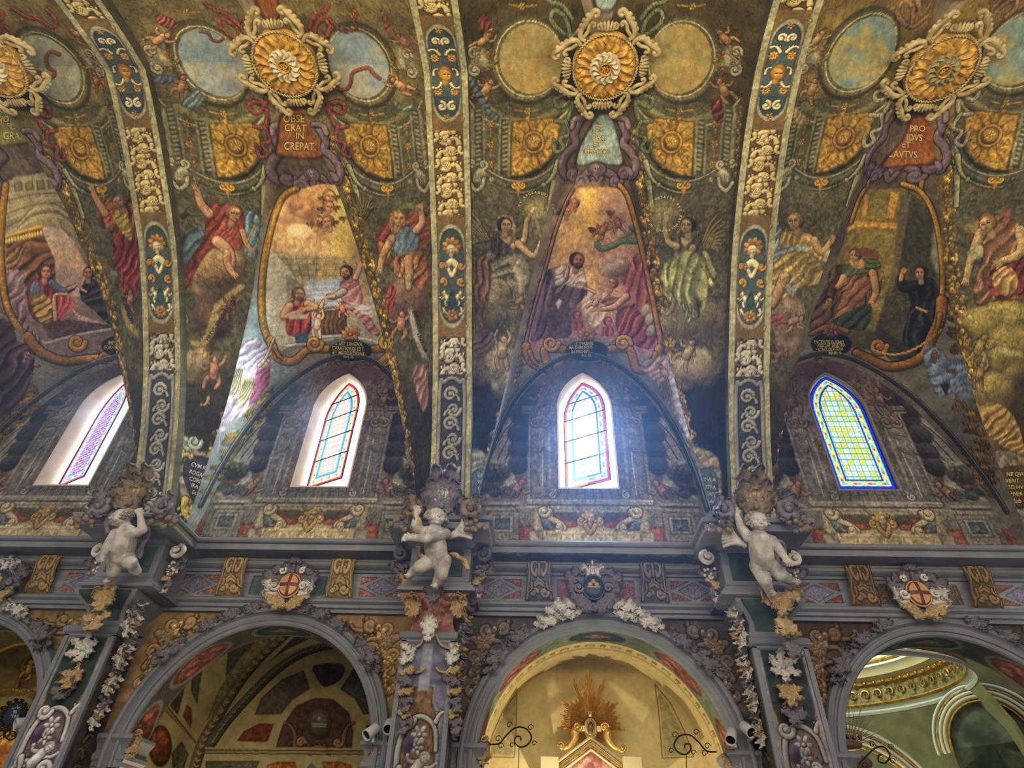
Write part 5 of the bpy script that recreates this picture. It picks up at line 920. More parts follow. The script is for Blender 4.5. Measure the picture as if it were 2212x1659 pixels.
# ---------------- chapels ----------------
v = canvas('V'); gv = v.id
V2 = lambda b: (lambda m: Canvas(v.x[m], v.y[m], gv[m], COLR))(BAY[gv] == b)
c = V2(-1); COLR[c.id] = C('8a7c50')*(.85+.3*fbm(c.x/18, c.y/18, 2))[:, None]          # bay two, ribbed and marbled
def cr(x, y): return (300+x/3.26, 1150+y/3.26)
def crs(*p): return [cr(*q) for q in p]
for p, q in ((crs((630, 820), (840, 740), (700, 900), (610, 1020)), '46443c'), (crs((860, 740), (1010, 720), (780, 1000), (480, 1320), (560, 1120), (720, 860)), '6e643f'), (crs((1110, 720), (1210, 745), (1050, 820), (930, 900)), '3a3440'), (crs((380, 960), (460, 900), (440, 1000), (410, 1210), (365, 1110)), '45463f'), (crs((210, 1210), (250, 1090), (335, 1020), (310, 1150), (275, 1285)), '4a3826'),
             (crs((310, 1290), (340, 1210), (370, 1240), (375, 1330), (360, 1380)), '6c3a1c'), (crs((815, 1285), (860, 1170), (1000, 1040), (1160, 970), (1205, 1100), (1080, 1180), (1000, 1280)), '50443c'), (crs((1510, 960), (1600, 1000), (1670, 1180), (1670, 1280), (1580, 1280), (1520, 1170), (1420, 1105)), '42443f'),
             (crs((690, 1470), (740, 1400), (850, 1345), (950, 1350), (905, 1475)), '6a2f18'), (crs((1600, 1360), (1680, 1350), (1690, 1480), (1600, 1470)), '5a2c1c'), (crs((470, 1610), (850, 1610), (830, 1659), (470, 1659)), '4c4a38'), (crs((1570, 1620), (1680, 1620), (1680, 1700), (1570, 1680)), '45483c'), (crs((230, 1560), (300, 1470), (350, 1560), (310, 1680), (240, 1680)), '4a4634'), (crs((0, 1600), (60, 1680), (0, 1700)), '4a4634')): c.poly(p, q, tex=.4, out=.4)
c.ell(*cr(150, 1505), 25, 45, '642f18', tex=.8, out=.6); c.ell(*cr(150, 1505), 21, 40, '7a3a1c', tex=1, out=.3, al=.7)
for p in (crs((900, 1640), (980, 1615), (1100, 1615), (1120, 1690), (900, 1690)), crs((1290, 1615), (1420, 1615), (1500, 1640), (1490, 1690), (1310, 1690))): c.poly(p, '8a4a20', tex=.5, out=.4)
c.poly(crs((1160, 1680), (1215, 1620), (1270, 1680)), '47604a')
for k in range(2): c.st(crs((385, 1680), (450, 1480), (560, 1290), (720, 1040), (880, 860), (1060, 700)), 13-7*k, ('57492f', '6c5a3a')[k], 9-5*k, out=.4)
P_ = crom(crs((400, 1660), (450, 1480), (560, 1290), (720, 1040), (880, 860), (1060, 710)), 16)
for k in range(0, len(P_), 2): c.st([P_[k]+(-4, -4), P_[k]+(0, 1), P_[k]+(5, -1)], 1.2, 'a08a54' if k % 4 else '3a2e1c', sh=0)
c.st(crs((500, 1500), (620, 1330), (800, 1130), (980, 960), (1180, 840), (1400, 790), (1560, 810)), 11, '46403a', 8, out=.4); P_ = crom(crs((520, 1480), (620, 1330), (800, 1130), (980, 960), (1180, 840), (1400, 790)), 12)
for k in range(0, len(P_), 2): c.st([P_[k]+(-4, 1), P_[k]+(2, -3)], 1.5, '75705c', sh=0)
c.st(crs((1200, 930), (1190, 1010), (1230, 1090), (1330, 1130), (1450, 1180)), 10, '8d8056', sm=4, sh=0, out=0, al=0); 
c.poly(crs((1230, 935), (1440, 928), (1425, 1030), (1310, 1092), (1250, 1020)), '362a3c', tex=.3, out=.5, sm=2)
c.poly(crs((965, 1512), (1010, 1360), (1110, 1220), (1240, 1165), (1370, 1175), (1480, 1270), (1510, 1400), (1500, 1518)), '46302a', tex=.35, out=.4); c.ell(*cr(1270, 1350), 27, 34, '5c4c3c', out=.5); c.ell(*cr(1270, 1350), 22, 29, '4c483a', tex=.4); c.line(crs((1220, 1350), (1320, 1352)), 1.2, '8a7a58'); c.line(crs((1225, 1365), (1315, 1367)), 1.2, '8a7a58'); c.ell(*cr(1270, 1315), 4, 5, '8a7a58')
for d in (-1, 1): c.leafy(690+d*20, 1625, -1.57-d*.9, 40, 6, '6e4c38', 2, .8, -d); c.leafy(690+d*52, 1612, -1.57, 60, 6, '6a4834', 2, .7, d); c.scroll(690+d*40, 1604, 10, 0, 1.3, 4, '7c5c44', d)
for y, w_, q in ((1520, 2.4, '8e7a4c'), (1532, 1.4, '3a2e20'), (1545, 2, '7a6a44'), (1556, 1.2, '40352a')): c.line(crs((470, y), (1620, y+8)), w_, q)
for y, w_, q in ((0, 1.5, '3e3220'), (12, 3, '7c6636'), (24, 1.4, '3e3220')): c.line(crs((150+y, 1215-y), (400, 1480)), w_, q)
c = V2(0); COLR[c.id] = C('c9b478')*(.94+.12*fbm(c.x/30, c.y/30, 2))[:, None]       # bay three, cream
def c3(*p): return [(1000+x/3.26, 1150+y/3.26) for x, y in p]
for s_ in SURF:
    if s_['name'] == ('chapel_vault', 0):
        g = np.arange(s_['a'], s_['b']); q = Canvas(s_['U']*212, s_['V']*100, g, COLR)
        for k in range(26):
            x = 14+k*25.4; h = 8 if k % 2 else 3.8; q.poly([(x-h-1, 76), (x+h+1, 76), (x+h+1, 92), (x-h-1, 92)], '6a4e22'); q.poly([(x-h, 78), (x+h, 78), (x+h, 90), (x-h, 90)], 'c8b070' if k % 2 else '9a7834', out=.2)
            if not k % 2: q.scroll(x, 84, 4, 0, 1.3, 1.2, 'c8a850', 1, .5)
        for y in (70, 73, 96, 100): q.line([(0, y), (700, y)], .8, '94804a')
c.line(c3((378, 1097), (376, 1345), (362, 1585), (175, 1580), (205, 1430), (290, 1240), (378, 1097)), 1.3, '8a6c34', sm=0); c.poly(c3((370, 1125), (368, 1345), (352, 1570), (190, 1566), (215, 1440), (296, 1250)), 'a59764'); c.line(c3((1350, 1070), (1378, 1250), (1405, 1590), (1625, 1580), (1560, 1400), (1460, 1200), (1350, 1070)), 1.3, '8a6c34', sm=0); c.poly(c3((1362, 1100), (1390, 1250), (1418, 1575), (1608, 1568), (1545, 1400), (1448, 1215)), 'a59764')
c = V2(-2); COLR[c.id] = C('6e5a2c')*(.8+.4*fbm(c.x/12, c.y/12, 2))[:, None]
def c1(*p): return [(x/3.258, 1150+y/3.258) for x, y in p]
c.poly(c1((0, 640), (140, 680), (250, 760), (0, 800)), '6c6440', tex=.2); c.st(c1((0, 840), (90, 800), (200, 785), (270, 790)), 3, 'b8923c'); c.poly(c1((90, 1120), (190, 830), (310, 850), (300, 900), (170, 1150)), '8c7a48', out=.4); c.poly(c1((110, 1110), (200, 850), (305, 870), (180, 1125)), '5c4018', tex=.6); c.putto(64, 1440, 44, 'b8862c', .3, 'b8862c', 0)
for k in range(12): c.flower(5+k*8, 1490+k % 3, 4, 'a8822c', 6)
c.poly(c1((0, 1160), (180, 1150), (240, 1200), (0, 1230)), '8f7f4c'); c.poly(c1((0, 1500), (170, 1500), (130, 1659), (0, 1659)), 'a0582a', tex=.3); c.poly(c1((0, 1350), (170, 1380), (160, 1500), (0, 1500)), 'b08434', tex=.6)
for k in range(6): c.leafy(8+k*9, 1590, -1.2+.4*(k % 3), 22, 2, '3a2810', .8, 1.4, (-1)**k)
# ---------------- entablature, pilasters, arches ----------------
PARENTS = {}
def structure(o, label=None): o['kind'] = 'structure'; 
m = MB()
ENT = [(-.05, 3.96), (-.20, 3.96), (-.20, 4.02), (-.25, 4.04), (-.25, 4.10), (-.27, 4.11), (-.31, 4.14), (-.31, 4.18), (-.28, 4.21), (-.20, 4.225), (-.14, 4.25)]
COR = [(-.10, 4.74), (-.20, 4.75), (-.22, 4.79), (-.30, 4.81), (-.35, 4.85), (-.35, 4.90), (-.31, 4.93), (-.31, 4.97), (-.73, 4.975), (-.74, 5.085), (-.80, 5.09), (-.83, 5.11), (-.845, 5.145), (-.83, 5.175), (-.79, 5.19), (.2, 5.19)]
def run(name, prof, x0, x1, mat_, n=2):
    k = MB(); xs = np.linspace(x0, x1, n); P = [(x, y, z) for x in xs for y, z in prof]; k.grid(P, n, len(prof)); o = k.build(name, mat_, smooth=25); o['kind'] = 'structure'; return o
run('trim_1', ENT, -15, 9, M['grey']); run('trim_2', COR, -15, 9, M['grey'])
def block(mb, cx, hw, yf, yb, L):             # lofted rectangles (ox, oy, z)
    V = []
    for ox, oy, z in L: V += [(cx-hw-ox, yf-oy, z), (cx+hw+ox, yf-oy, z), (cx+hw+ox, yb, z), (cx-hw-ox, yb, z)]
    n = len(L); F = [(4*k+j, 4*k+(j+1) % 4, 4*k+4+(j+1) % 4, 4*k+4+j) for k in range(n-1) for j in range(4)]+[(3, 2, 1, 0), tuple(4*(n-1)+j for j in range(4))]
    return mb.add(V, F)
RX = {-9: -8.70, -3: -2.88, 3: 2.74}
PIL = {}
where = {-9: 'left pilaster with dark green upper panel and ochre leaves', -3: 'middle pilaster with flower garlands and red marble head', 3: 'right pilaster with slate panel and pale leaf rosette'}
for k in (-9, -3, 3):
    x = PX[k]; p = empty('pilaster', (x, -.45, -1.6), where[k], 'pilaster', 'pilasters between the arches'); PIL[k] = p
    s_ = MB(); s_.box(x-.46, x+.46, -.80, -.05, -1.6, 3.30); s_.build('shaft', M['greydark'], p)
    for sx in (-1, 1): s_ = MB(); s_.box(x+sx*.422-.038, x+sx*.422+.038, -.86, -.79, -1.6, 3.30, .008); s_.build('edge_strip', M['grey'], p)
    s_ = MB(); block(s_, x, .40, -.80, -.05, [(.03, .03, 3.24), (.06, .06, 3.27), (.06, .06, 3.30), (.10, .10, 3.33), (.11, .12, 3.38), (.10, .10, 3.42), (.06, .06, 3.45), (.0, .0, 3.47)]); s_.build('capital', M['grey'], p, 30)
    PARENTS[('pilfront', k)] = p; PARENTS[('pilside', k, -1)] = p; PARENTS[('pilside', k, 1)] = p
    # flaring console head above the capital
    s_ = MB(); q = [(.0, .0, 3.47), (-.04, .02, 3.55), (-.05, .05, 3.66), (.0, .12, 3.76), (.08, .22, 3.84), (.16, .30, 3.92), (.19, .34, 3.99), (.17, .33, 4.05), (.10, .28, 4.09)]
    block(s_, x+(RX[k]-x)*.35, .40, -.80, -.05, q); s_.build('console_head', M['redmarble'] if k == -3 else M['grey'], p, 50)
    if k != -3:
        s_ = MB(); V = []
        for ox, oy, z in q[1:7]: V += [(x+(RX[k]-x)*.35-(.31+ox), -.812-oy, z), (x+(RX[k]-x)*.35+(.31+ox), -.812-oy, z)]
        s_.grid(V, 6, 2); s_.build('inset_panel', M['greenmarble'], p, 50)
    # pedestal block carrying the statue and the broken-forward cornice
    b_ = empty('entablature_block', (RX[k], -.6, 4.0), {-9: 'grey dado block with jutting cornice above the left pilaster', -3: 'grey dado block with jutting cornice above the middle pilaster', 3: 'grey dado block with jutting cornice above the right pilaster'}[k], 'entablature block', 'jutting entablature blocks')
    xc = RX[k]; s_ = MB(); block(s_, xc, .55, -1.12, -.05, [(.0, .0, 4.24), (.0, .0, 4.90)]); s_.build('dado', M['grey'], b_)
    s_ = MB(); s_.box(xc-.42, xc+.42, -1.135, -1.10, 4.32, 4.84, .01); s_.build('dado_panel', M['greenmarble'], b_)
    s_ = MB(); block(s_, xc, .55, -1.12, -.05, [(.02, .02, 4.02), (.13, .13, 4.03), (.14, .14, 4.08), (.10, .10, 4.10), (.09, .09, 4.14), (.05, .05, 4.16), (.05, .05, 4.20), (.02, .02, 4.22), (.0, .0, 4.25)]); s_.build('base_moulding', M['grey'], b_, 30)
    s_ = MB(); block(s_, xc, .55, -1.12, -.05, [(.0, .0, 4.86), (.05, .05, 4.88), (.08, .10, 4.92), (.12, .16, 4.94), (.34, .58, 4.955), (.36, .62, 4.965), (.36, .62, 5.09), (.41, .70, 5.10), (.425, .73, 5.14), (.41, .71, 5.175), (.38, .68, 5.19)]); s_.build('cornice', M['grey'], b_, 28)
    for d in (-1, 1): s_ = MB(); s_.box(xc+d*.9085-.0065, xc+d*.9085+.0065, -1.6, -.95, 4.985, 5.075); s_.build('side_panel', mat('panel_%d' % k, (150, 138, 104)), b_)
# archivolts
PROF = [(2.43, -.08), (2.43, -.19), (2.41, -.235), (2.37, -.255), (2.33, -.235), (2.315, -.19), (2.29, -.165), (2.26, -.165), (2.25, -.20), (2.21, -.215), (2.18, -.20), (2.17, -.165), (2.145, -.16), (2.12, -.15), (2.098, -.115)]
for n_, b in enumerate(BAYS):
    s_ = MB(); A_ = np.linspace(-.12, math.pi+.12, 73); P = [(6*b+r*math.cos(a), y, Z0+r*math.sin(a)) for a in A_ for r, y in PROF]; s_.grid(P, len(A_), len(PROF)); o = s_.build('trim_%d' % (n_+3), M['grey'], smooth=32); o['kind'] = 'structure'
# impost blocks of the arches
for b in BAYS:
    for d in (-1, 1):
        if b == -2 and d < 0: continue
        x0, x1 = sorted((6*b+d*2.60, 6*b+d*1.98)); s_ = MB(); cx = (x0+x1)/2; hw = (x1-x0)/2
        i = empty('impost', (cx, .2, 1.1), 'grey stepped impost block at the %s foot of %s arch' % (('left', 'right')[d > 0], {-2: 'the golden', -1: 'the dark ribbed', 0: 'the bright cream', 1: 'the domed'}[b]), 'impost block', 'impost blocks under the arches')
        block(s_, cx, hw-.05, -.12, .56, [(-.02, 0, 1.10), (-.02, 0, 1.38), (.0, .02, 1.40), (.0, .02, 1.46), (.04, .05, 1.50), (.04, .05, 1.56), (.0, .02, 1.60), (.01, .04, 1.70), (.05, .08, 1.76), (.08, .12, 1.80), (.08, .12, 1.85), (.06, .10, 1.87)]); s_.build('moulding', M['grey'], i, 28)
        s_ = MB(); s_.box(x0+.08, x1-.08, -.10, .54, -1.6, 1.12); s_.build('pier', M['grey'], i)
# floor and far walls of the chapels
s_ = MB(); s_.box(-16, 10, -14, 8, -1.75, -1.6); o = s_.build('floor', mat('floor_stone', (120, 108, 96), .5, scale=2)); o['kind'] = 'structure'
# ---------------- clerestory windows ----------------
M['reveal'] = mat('pale_reveal_plaster', (206, 184, 160), .7, var=.15, scale=3, bump=.15)
gm = bpy.data.materials.new('stained_glass'); gm.use_nodes = True; nt = gm.node_tree; b_ = nt.nodes['Principled BSDF']; at_ = nt.nodes.new('ShaderNodeAttribute'); at_.attribute_name = 'Col'
nt.links.new(at_.outputs['Color'], b_.inputs['Base Color']); nt.links.new(at_.outputs['Color'], b_.inputs['Emission Color']); b_.inputs['Emission Strength'].default_value = .95; b_.inputs['Roughness'].default_value = .15; M['glass'] = gm
sk = bpy.data.materials.new('daylight_sky'); sk.use_nodes = True; b_ = sk.node_tree.nodes['Principled BSDF']; b_.inputs['Emission Color'].default_value = (.93, .97, 1, 1); b_.inputs['Emission Strength'].default_value = 5; b_.inputs['Base Color'].default_value = (.8, .9, 1, 1); M['sky'] = sk
def pointed(hw, z0, zs, za, n=16):
    R_ = ((za-zs)**2+hw*hw)/(2*hw); L = [(hw-R_+R_*math.cos(t), zs+R_*math.sin(t)) for t in np.linspace(0, math.asin(min(1, (za-zs)/R_)), n)]
    r = [(hw, z0)]+L; return r+[(-x, z) for x, z in reversed(r)][1:]
def pane_colors(kind, x, y, d, t, w):
    """x,y in cm from the foot of the pane, d the distance to the edge, t the place along the edge"""
    c = np.ones((len(x), 3)); K = lambda m, q: c.__setitem__(m, C(q))
    P = {0: dict(b='c4122e', i='1f4fc0', band='3fa0c8', fl='d8404c', ln='f4f4f4'), 1: dict(b='c41838', i='2c78c8', band='e8eef0', fl='3ca8cc', ln='d8b830'), 2: dict(b='c41c5c', i='58b8d8', band='5898d8', fl='c8305c', ln='f4f4f8'), 3: dict(b='1428c0', i='1030b4', band='58b0a8', fl='c03c44', ln='e8d870')}[kind]
    K(d < 99, 'ffffff'); bw = 6.5 if kind == 3 else 5.5
    band = (d >= bw) & (d < 19); ph = t*(26 if kind != 1 else 30)*math.pi; K(band, P['band']); K(band & (np.sin(ph*2) > .35) & (abs(d-13) < 4), P['fl']); K(band & (np.sin(ph*2+1.6) > .5) & (abs(d-13) < 5), 'e8e8c8' if kind != 3 else '88c860')
    for s in (0, math.pi): K(band & (abs(d-12.7-4.6*np.sin(ph+s)) < 1.15), P['ln'])
    K(band & (np.abs(np.sin(ph)) < .10), 'f0e070' if kind != 0 else 'ffffff'); K(d < bw, P['b']); K((d < bw) & (np.mod(t*70, 1) < .07), '501020' if kind != 3 else '081060')
    K((d >= 19) & (d < 23.5), P['i']); f = d >= 23.5
    if kind == 0:
        lat = (np.abs(np.sin((x+y)*.42)) < .3) | (np.abs(np.sin((x-y)*.42)) < .3); K(f, 'fdfdff'); edge = (y > 205) | ((y < 75) & (x > -22)); K(f & edge & lat, '5a8f9a'); K(f & edge & ~lat & (np.sin(x*.9)*np.sin(y*.9) > .4), 'c8b860')
        L_ = (d >= bw) & (d < 23.5) & (x < 0) & (y < 215); c[L_] = c[L_]*.35+.65; L2 = L_ & (d > 18.5); c[L2] = C('5cc4e4'); L3_ = (d < bw) & (x < 0) & (y < 190); c[L3_] = C('f0802c')
    elif kind == 1:
        u, v = np.mod(x+100.5, 16.5)/16.5, np.mod(y, 16.5)/16.5; g = (np.minimum(u, 1-u) < .07) | (np.minimum(v, 1-v) < .07); K(f, 'fbf8fc'); K(f & g, 'b8788c'); K(f & (np.hypot(np.minimum(u, 1-u), np.minimum(v, 1-v)) < .16), 'e0b840'); K(f & (d < 28) & (d > 23.5), '58b8d8')
    elif kind == 2:
        u, v = np.mod(x+100, 8.4)/8.4, np.mod(y, 8.4)/8.4; K(f, 'f6f0ff'); K(f & ((np.minimum(u, 1-u) < .2) | (np.minimum(v, 1-v) < .2)), '6a2ca0'); K(f & (np.mod(y-x*.7, 34) < 4.5), '3c3cb0'); K(f & (np.mod(y-x*.7+17, 34) < 3), 'c83c98')
    else:
        u, v = np.mod(x+100, 13.2)/13.2, np.mod(y, 15)/15; iu = np.floor((x+100)/13.2); iv = np.floor(y/15); sel = hsh(iu.astype(int), iv.astype(int), 3); K(f, 'd8e8d0'); K(f & (sel > .45), 'e8cc60'); K(f & (sel > .9), 'f0e020'); g = (np.minimum(u, 1-u) < .12) | (np.minimum(v, 1-v) < .12); K(f & g, '3c9cb4')
        K(f & (abs(u-.5) < .2) & (abs(v-.5) < .2) & (np.abs(np.abs(u-.5)-np.abs(v-.5)) < .06), 'c87828')
    return c
WL = {-2: 'first clerestory window, pivoted open, purple lattice with crimson border', -1: 'second clerestory window, pivoted open, white squares with red border and iron bars', 0: 'third clerestory window, glaring white centre with red border and iron bars', 1: 'fourth clerestory window, closed, royal blue border around yellow squares'}
for n_, b in enumerate(BAYS):
    bx = 6*b; w_ = bpy.data.objects.new('window_%d' % (n_+1), None); COL.objects.link(w_); w_.location = (bx, YW, WZ0); w_['kind'] = 'structure'; w_['label'] = WL[b]; w_['category'] = 'window'
    o1 = win_outline(0, 14); o2 = [(x*.965, 7.02 if z < 7 else z-.03) for x, z in o1]; m = MB(); P = []
    for f_, (oa) in ((YW-.012, win_outline(.035, 14)), (YW-.012, win_outline(-.004, 14)), (.62, o2), (.80, o2)): P += [(bx+x, f_, z) for x, z in oa]
    m.grid(P, 4, len(o1), False, True); m.build('reveal', M['reveal'] if b != 1 else mat('grey_reveal', (126, 118, 128), .7), w_, 30)
    kind = {0: 0, -1: 1, -2: 2, 1: 3}[b]; hw = .535 if b != 1 else .60; za = 10.0 if b != 1 else 10.08; z0 = 7.06 if b != 1 else 6.93; out = pointed(hw, z0, 9.0, za, 18)
    ang = math.radians(-28) if b != 1 else 0; px_, py_ = (0.0, .32) if b != 1 else (.0, .20)
    def place(x, y, z): return (bx+px_+x*math.cos(ang)-y*math.sin(ang), py_+x*math.sin(ang)+y*math.cos(ang), z)
    nx, nz = 92, 250; U, V_ = np.meshgrid(np.linspace(-1, 1, nx), np.linspace(0, 1, nz), indexing='ij'); Oz = np.array([p[1] for p in out[:19]]); Ox = np.array([p[0] for p in out[:19]])
    Z_ = z0+V_*(za-z0); HW = np.interp(Z_, Oz, Ox); X_ = U*HW; cv = Canvas(X_.ravel()*100, -Z_.ravel()*100, np.arange(nx*nz), np.zeros((nx*nz, 3)))
    OP = np.array(out)*100; OP[:, 1] *= -1; OPc = np.vstack([OP, OP[:1]]); d, _, _, t = cv.dist(crom(OPc, 1) if 0 else OPc, X_.ravel()*100, -Z_.ravel()*100)
    L_ = np.r_[0, np.cumsum(np.linalg.norm(np.diff(OPc, axis=0), axis=1))]; t = np.interp(t*(len(OPc)-1), np.arange(len(OPc)), L_/L_[-1])
    col = pane_colors(kind, X_.ravel()*100, (Z_.ravel()-z0)*100, d, t, hw*100)
    if kind != 3: col = col*.85+.15*(fbm(X_.ravel()*30, Z_.ravel()*30, 3)[:, None])
    V3 = [place(x, 0, z) for x, z in zip(X_.ravel(), Z_.ravel())]; i = np.arange(nx*nz).reshape(nx, nz); Q = np.stack([i[:-1, :-1], i[1:, :-1], i[1:, 1:], i[:-1, 1:]], -1).reshape(-1, 4)
    link('pane', fast_mesh('pane', np.array(V3), Q, col, False), M['glass'], w_)
    fr = MB(); n = len(out); P = []
    for ex, yy in ((0, -.012), (.018, -.018), (.022, .012), (0, .016)): P += [place(x*(1+ex/hw), yy, z+(ex*.8 if z > 9 else -ex)) for x, z in out]
    fr.grid(P, 4, n, True, True); fr.build('frame', M['iron'], w_)
    for z in ((7.75, 8.35, 8.95, 9.45) if kind < 2 else ()): hx = float(np.interp(z, Oz, Ox)); br = MB(); br.tube([place(-hx, -.03, z), place(hx, -.03, z)], .013, 6); br.build('glazing_bar', M['iron'], w_)
    s_ = MB(); s_.add([(bx-1.6, 1.5, 6.0), (bx+1.6, 1.5, 6.0), (bx+1.6, 1.5, 11.4), (bx-1.6, 1.5, 11.4)], [(0, 1, 2, 3)]); o = s_.build('sky', M['sky']); o['kind'] = 'structure'

def wspot(b, e, col, to, size=1.9, y=-.12, z=8.6, r=.25):
    l = bpy.data.lights.new('window_daylight', 'SPOT'); l.energy = e; l.color = col; l.spot_size = size; l.spot_blend = .6; l.shadow_soft_size = r; o = bpy.data.objects.new('window_daylight', l); COL.objects.link(o); o.location = (6*b, y, z); o.rotation_euler = (Vector(to)-Vector(o.location)).to_track_quat('-Z', 'Y').to_euler()
wspot(-2, 260, (.75, .92, 1), (-9, -3, 8)); wspot(-1, 460, (.62, .86, 1), (-8, -2.3, 7.2), 2.4, -.65, 8.3); wspot(0, 420, (.45, .72, 1), (0, -2.6, 6.0), 2.6)
wspot(0, 2300, (.22, .5, 1), (1.2, -9, 0.2), 1.15, -.15, 8.0, .3); wspot(0, 1000, (.18, .46, 1), (.5, -2.8, 1), 1.0, -.2, 7.6, .3); wspot(-1, 260, (.4, .7, 1), (-4.6, -8, 1), 1.1, -.15, 8.0, .3)
# ---------------- gilded bosses at the crowns of the bays ----------------
M['cream'] = mat('cream_gilt_stucco', (190, 164, 92), .5, var=.25, scale=10, bump=.3, stain=(150, 122, 62))
M['dgold'] = mat('deep_gilding', (214, 152, 22), .45, metal=.12, var=.3, scale=14, bump=.4, stain=(156, 108, 30))
M['whitegilt'] = mat('pale_gilt_stucco', (206, 192, 140), .5, var=.2, scale=10, bump=.3)
def petal_ring(m, c, r0, r1, n, h, tw=.12, z=0, w=1.0):        # radial lobed leaves facing down
    for k in range(n):
        a = 2*math.pi*k/n; nt_, nu_ = 9, 7; V = []
        for i in range(nt_):
            t = i/(nt_-1); r = r0+(r1-r0)*t; wd = w*(math.pi*(r0+r1)/n/1.9)*math.sin(math.pi*(.14+.8*t))**.6*(1-.22*abs(math.sin(3.2*math.pi*t)))
            for j in range(nu_):
                u = -1+2*j/(nu_-1); aa = a+tw*math.sin(t*3); x = r*math.cos(aa)-u*wd*math.sin(aa); y = r*math.sin(aa)+u*wd*math.cos(aa); zz = -h*(math.sin(math.pi*(.15+.75*t))*(1-.75*u*u)+.22*(1 if abs(u) < .1 else 0)+.25*max(0, t-.75)*4)
                V.append((c[0]+x, c[1]+y, c[2]+z+zz))
        m.grid(V, nt_, nu_)
BL = {-2: 'gilded rosette at the left edge of the vault', -1: 'gilded rosette with large cream inner ring between the two blue-grey roundels', 0: 'gilded rosette with twisted cream ring between the two golden roundels', 1: 'gilded rosette with olive inner ring between cloudy blue-green roundels'}
for b, (x, y) in {-2: (-17, 142), -1: (616, 140), 0: (1307, 146), 1: (2035, 150)}.items():
    c = at_z(x, y, 11.60); B_ = empty('ceiling_boss', tuple(c), BL[b], 'ceiling boss', 'gilded bosses at the bay crowns')
    m = MB(); m.lathe([(0.001, -.02), (.16, -.03), (.3, -.015), (.46, -.03), (.56, -.0), (.58, .05), (.60, .10)], c, (0, 0, 1), 48); m.build('disc', M['dgold'], B_, 40)
    m = MB(); petal_ring(m, c, .26, .53, 16, .075, .16); petal_ring(m, c, .40, .54, 20, .05, -.1); m.build('gilded_leaf_ring', M['dgold'], B_, 60)
    m = MB(); petal_ring(m, c, .12, .29 if b < 0 else .27, 13, .075, .35, -.045); m.lathe([(.10, -.05), (.27, -.055), (.285, -.03), (.285, .0)], c, (0, 0, 1), 36); m.build('inner_leaf_ring', M['whitegilt'] if b != 1 else mat('olive_gilt', (150, 136, 70), .5), B_, 60)
    m = MB(); m.lathe([(.12, -.02), (.13, -.09), (.105, -.12), (.085, -.09), (.07, -.05)], c, (0, 0, 1), 28)
    for k in range(14): a = k*2.4; r = .018*math.sqrt(k); m.ell((c[0]+r*math.cos(a), c[1]+r*math.sin(a), c[2]-.095), (.017, .017, .022), 7, 5)
    m.build('bud', M['dgold'], B_, 50)
    m = MB()
    for k in range(64): a = 2*math.pi*k/64; t = np.array([-math.sin(a+.5), math.cos(a+.5), 0]); p = np.array(c)+(.575*math.cos(a), .575*math.sin(a), -.03); m.tube([p-t*.035, p+t*.035], [.014, .017], 6)
    m.build('rope_rim', M['cream'], B_, 60)
    for k in range(8):                        # frame of C-scrolls round the disc
        m = MB(); a0 = math.pi/8+k*math.pi/4; d = 1 if k % 2 else -1
        def pt(r, a, z=0): return (c[0]+r*math.cos(a), c[1]+r*math.sin(a), c[2]+.02+z)
        pts = [pt(.60, a0-d*.30), pt(.70, a0-d*.34), pt(.80, a0-d*.22), pt(.86, a0-d*.05), pt(.93, a0+d*.06), pt(.97, a0+d*.14), pt(.93, a0+d*.20), pt(.88, a0+d*.17), pt(.88, a0+d*.11)]
        q = [(x, y, z) for x, y, z in crom(pts, 4)]; m.tube(q, list(np.interp(np.linspace(0, 1, len(q)), [0, .3, .7, 1], [.036, .054, .042, .026])), 8); m.ell(pt(.885, a0+d*.14), (.045, .045, .04), 8, 6)
        pts = [pt(.66, a0-d*.28), pt(.70, a0-d*.12), pt(.77, a0-d*.04), pt(.80, a0+d*.05), pt(.76, a0+d*.09), pt(.73, a0+d*.04)]; m.tube([tuple(p) for p in crom(pts, 4)], .034, 7)
        for q_ in range(4): m.ell(pt(.80+.045*q_, a0-d*(.27-.09*q_)), (.05, .05, .035), 8, 6)
        m.build('scroll', M['cream'], B_, 60)
        m = MB(); pts = [pt(.62, a0+d*.36), pt(.70, a0+d*.30), pt(.74, a0+d*.22), pt(.72, a0+d*.15), pt(.67, a0+d*.16), pt(.66, a0+d*.21)]; m.tube([tuple(p) for p in crom(pts, 4)], .026, 7); m.build('scroll', M['cream'], B_, 60)
    for k in range(4):
        m = MB(); a0 = math.pi/2*k
        for u in (-.16, -.08, 0, .08, .16): m.ell((c[0]+.70*math.cos(a0+u), c[1]+.70*math.sin(a0+u), c[2]+.0), (.10-.2*abs(u)*.3, .03, .035), 8, 6, Matrix.Rotation(a0+u*2, 3, 'Z'))
        m.build('palmette', M['cream'], B_, 60)
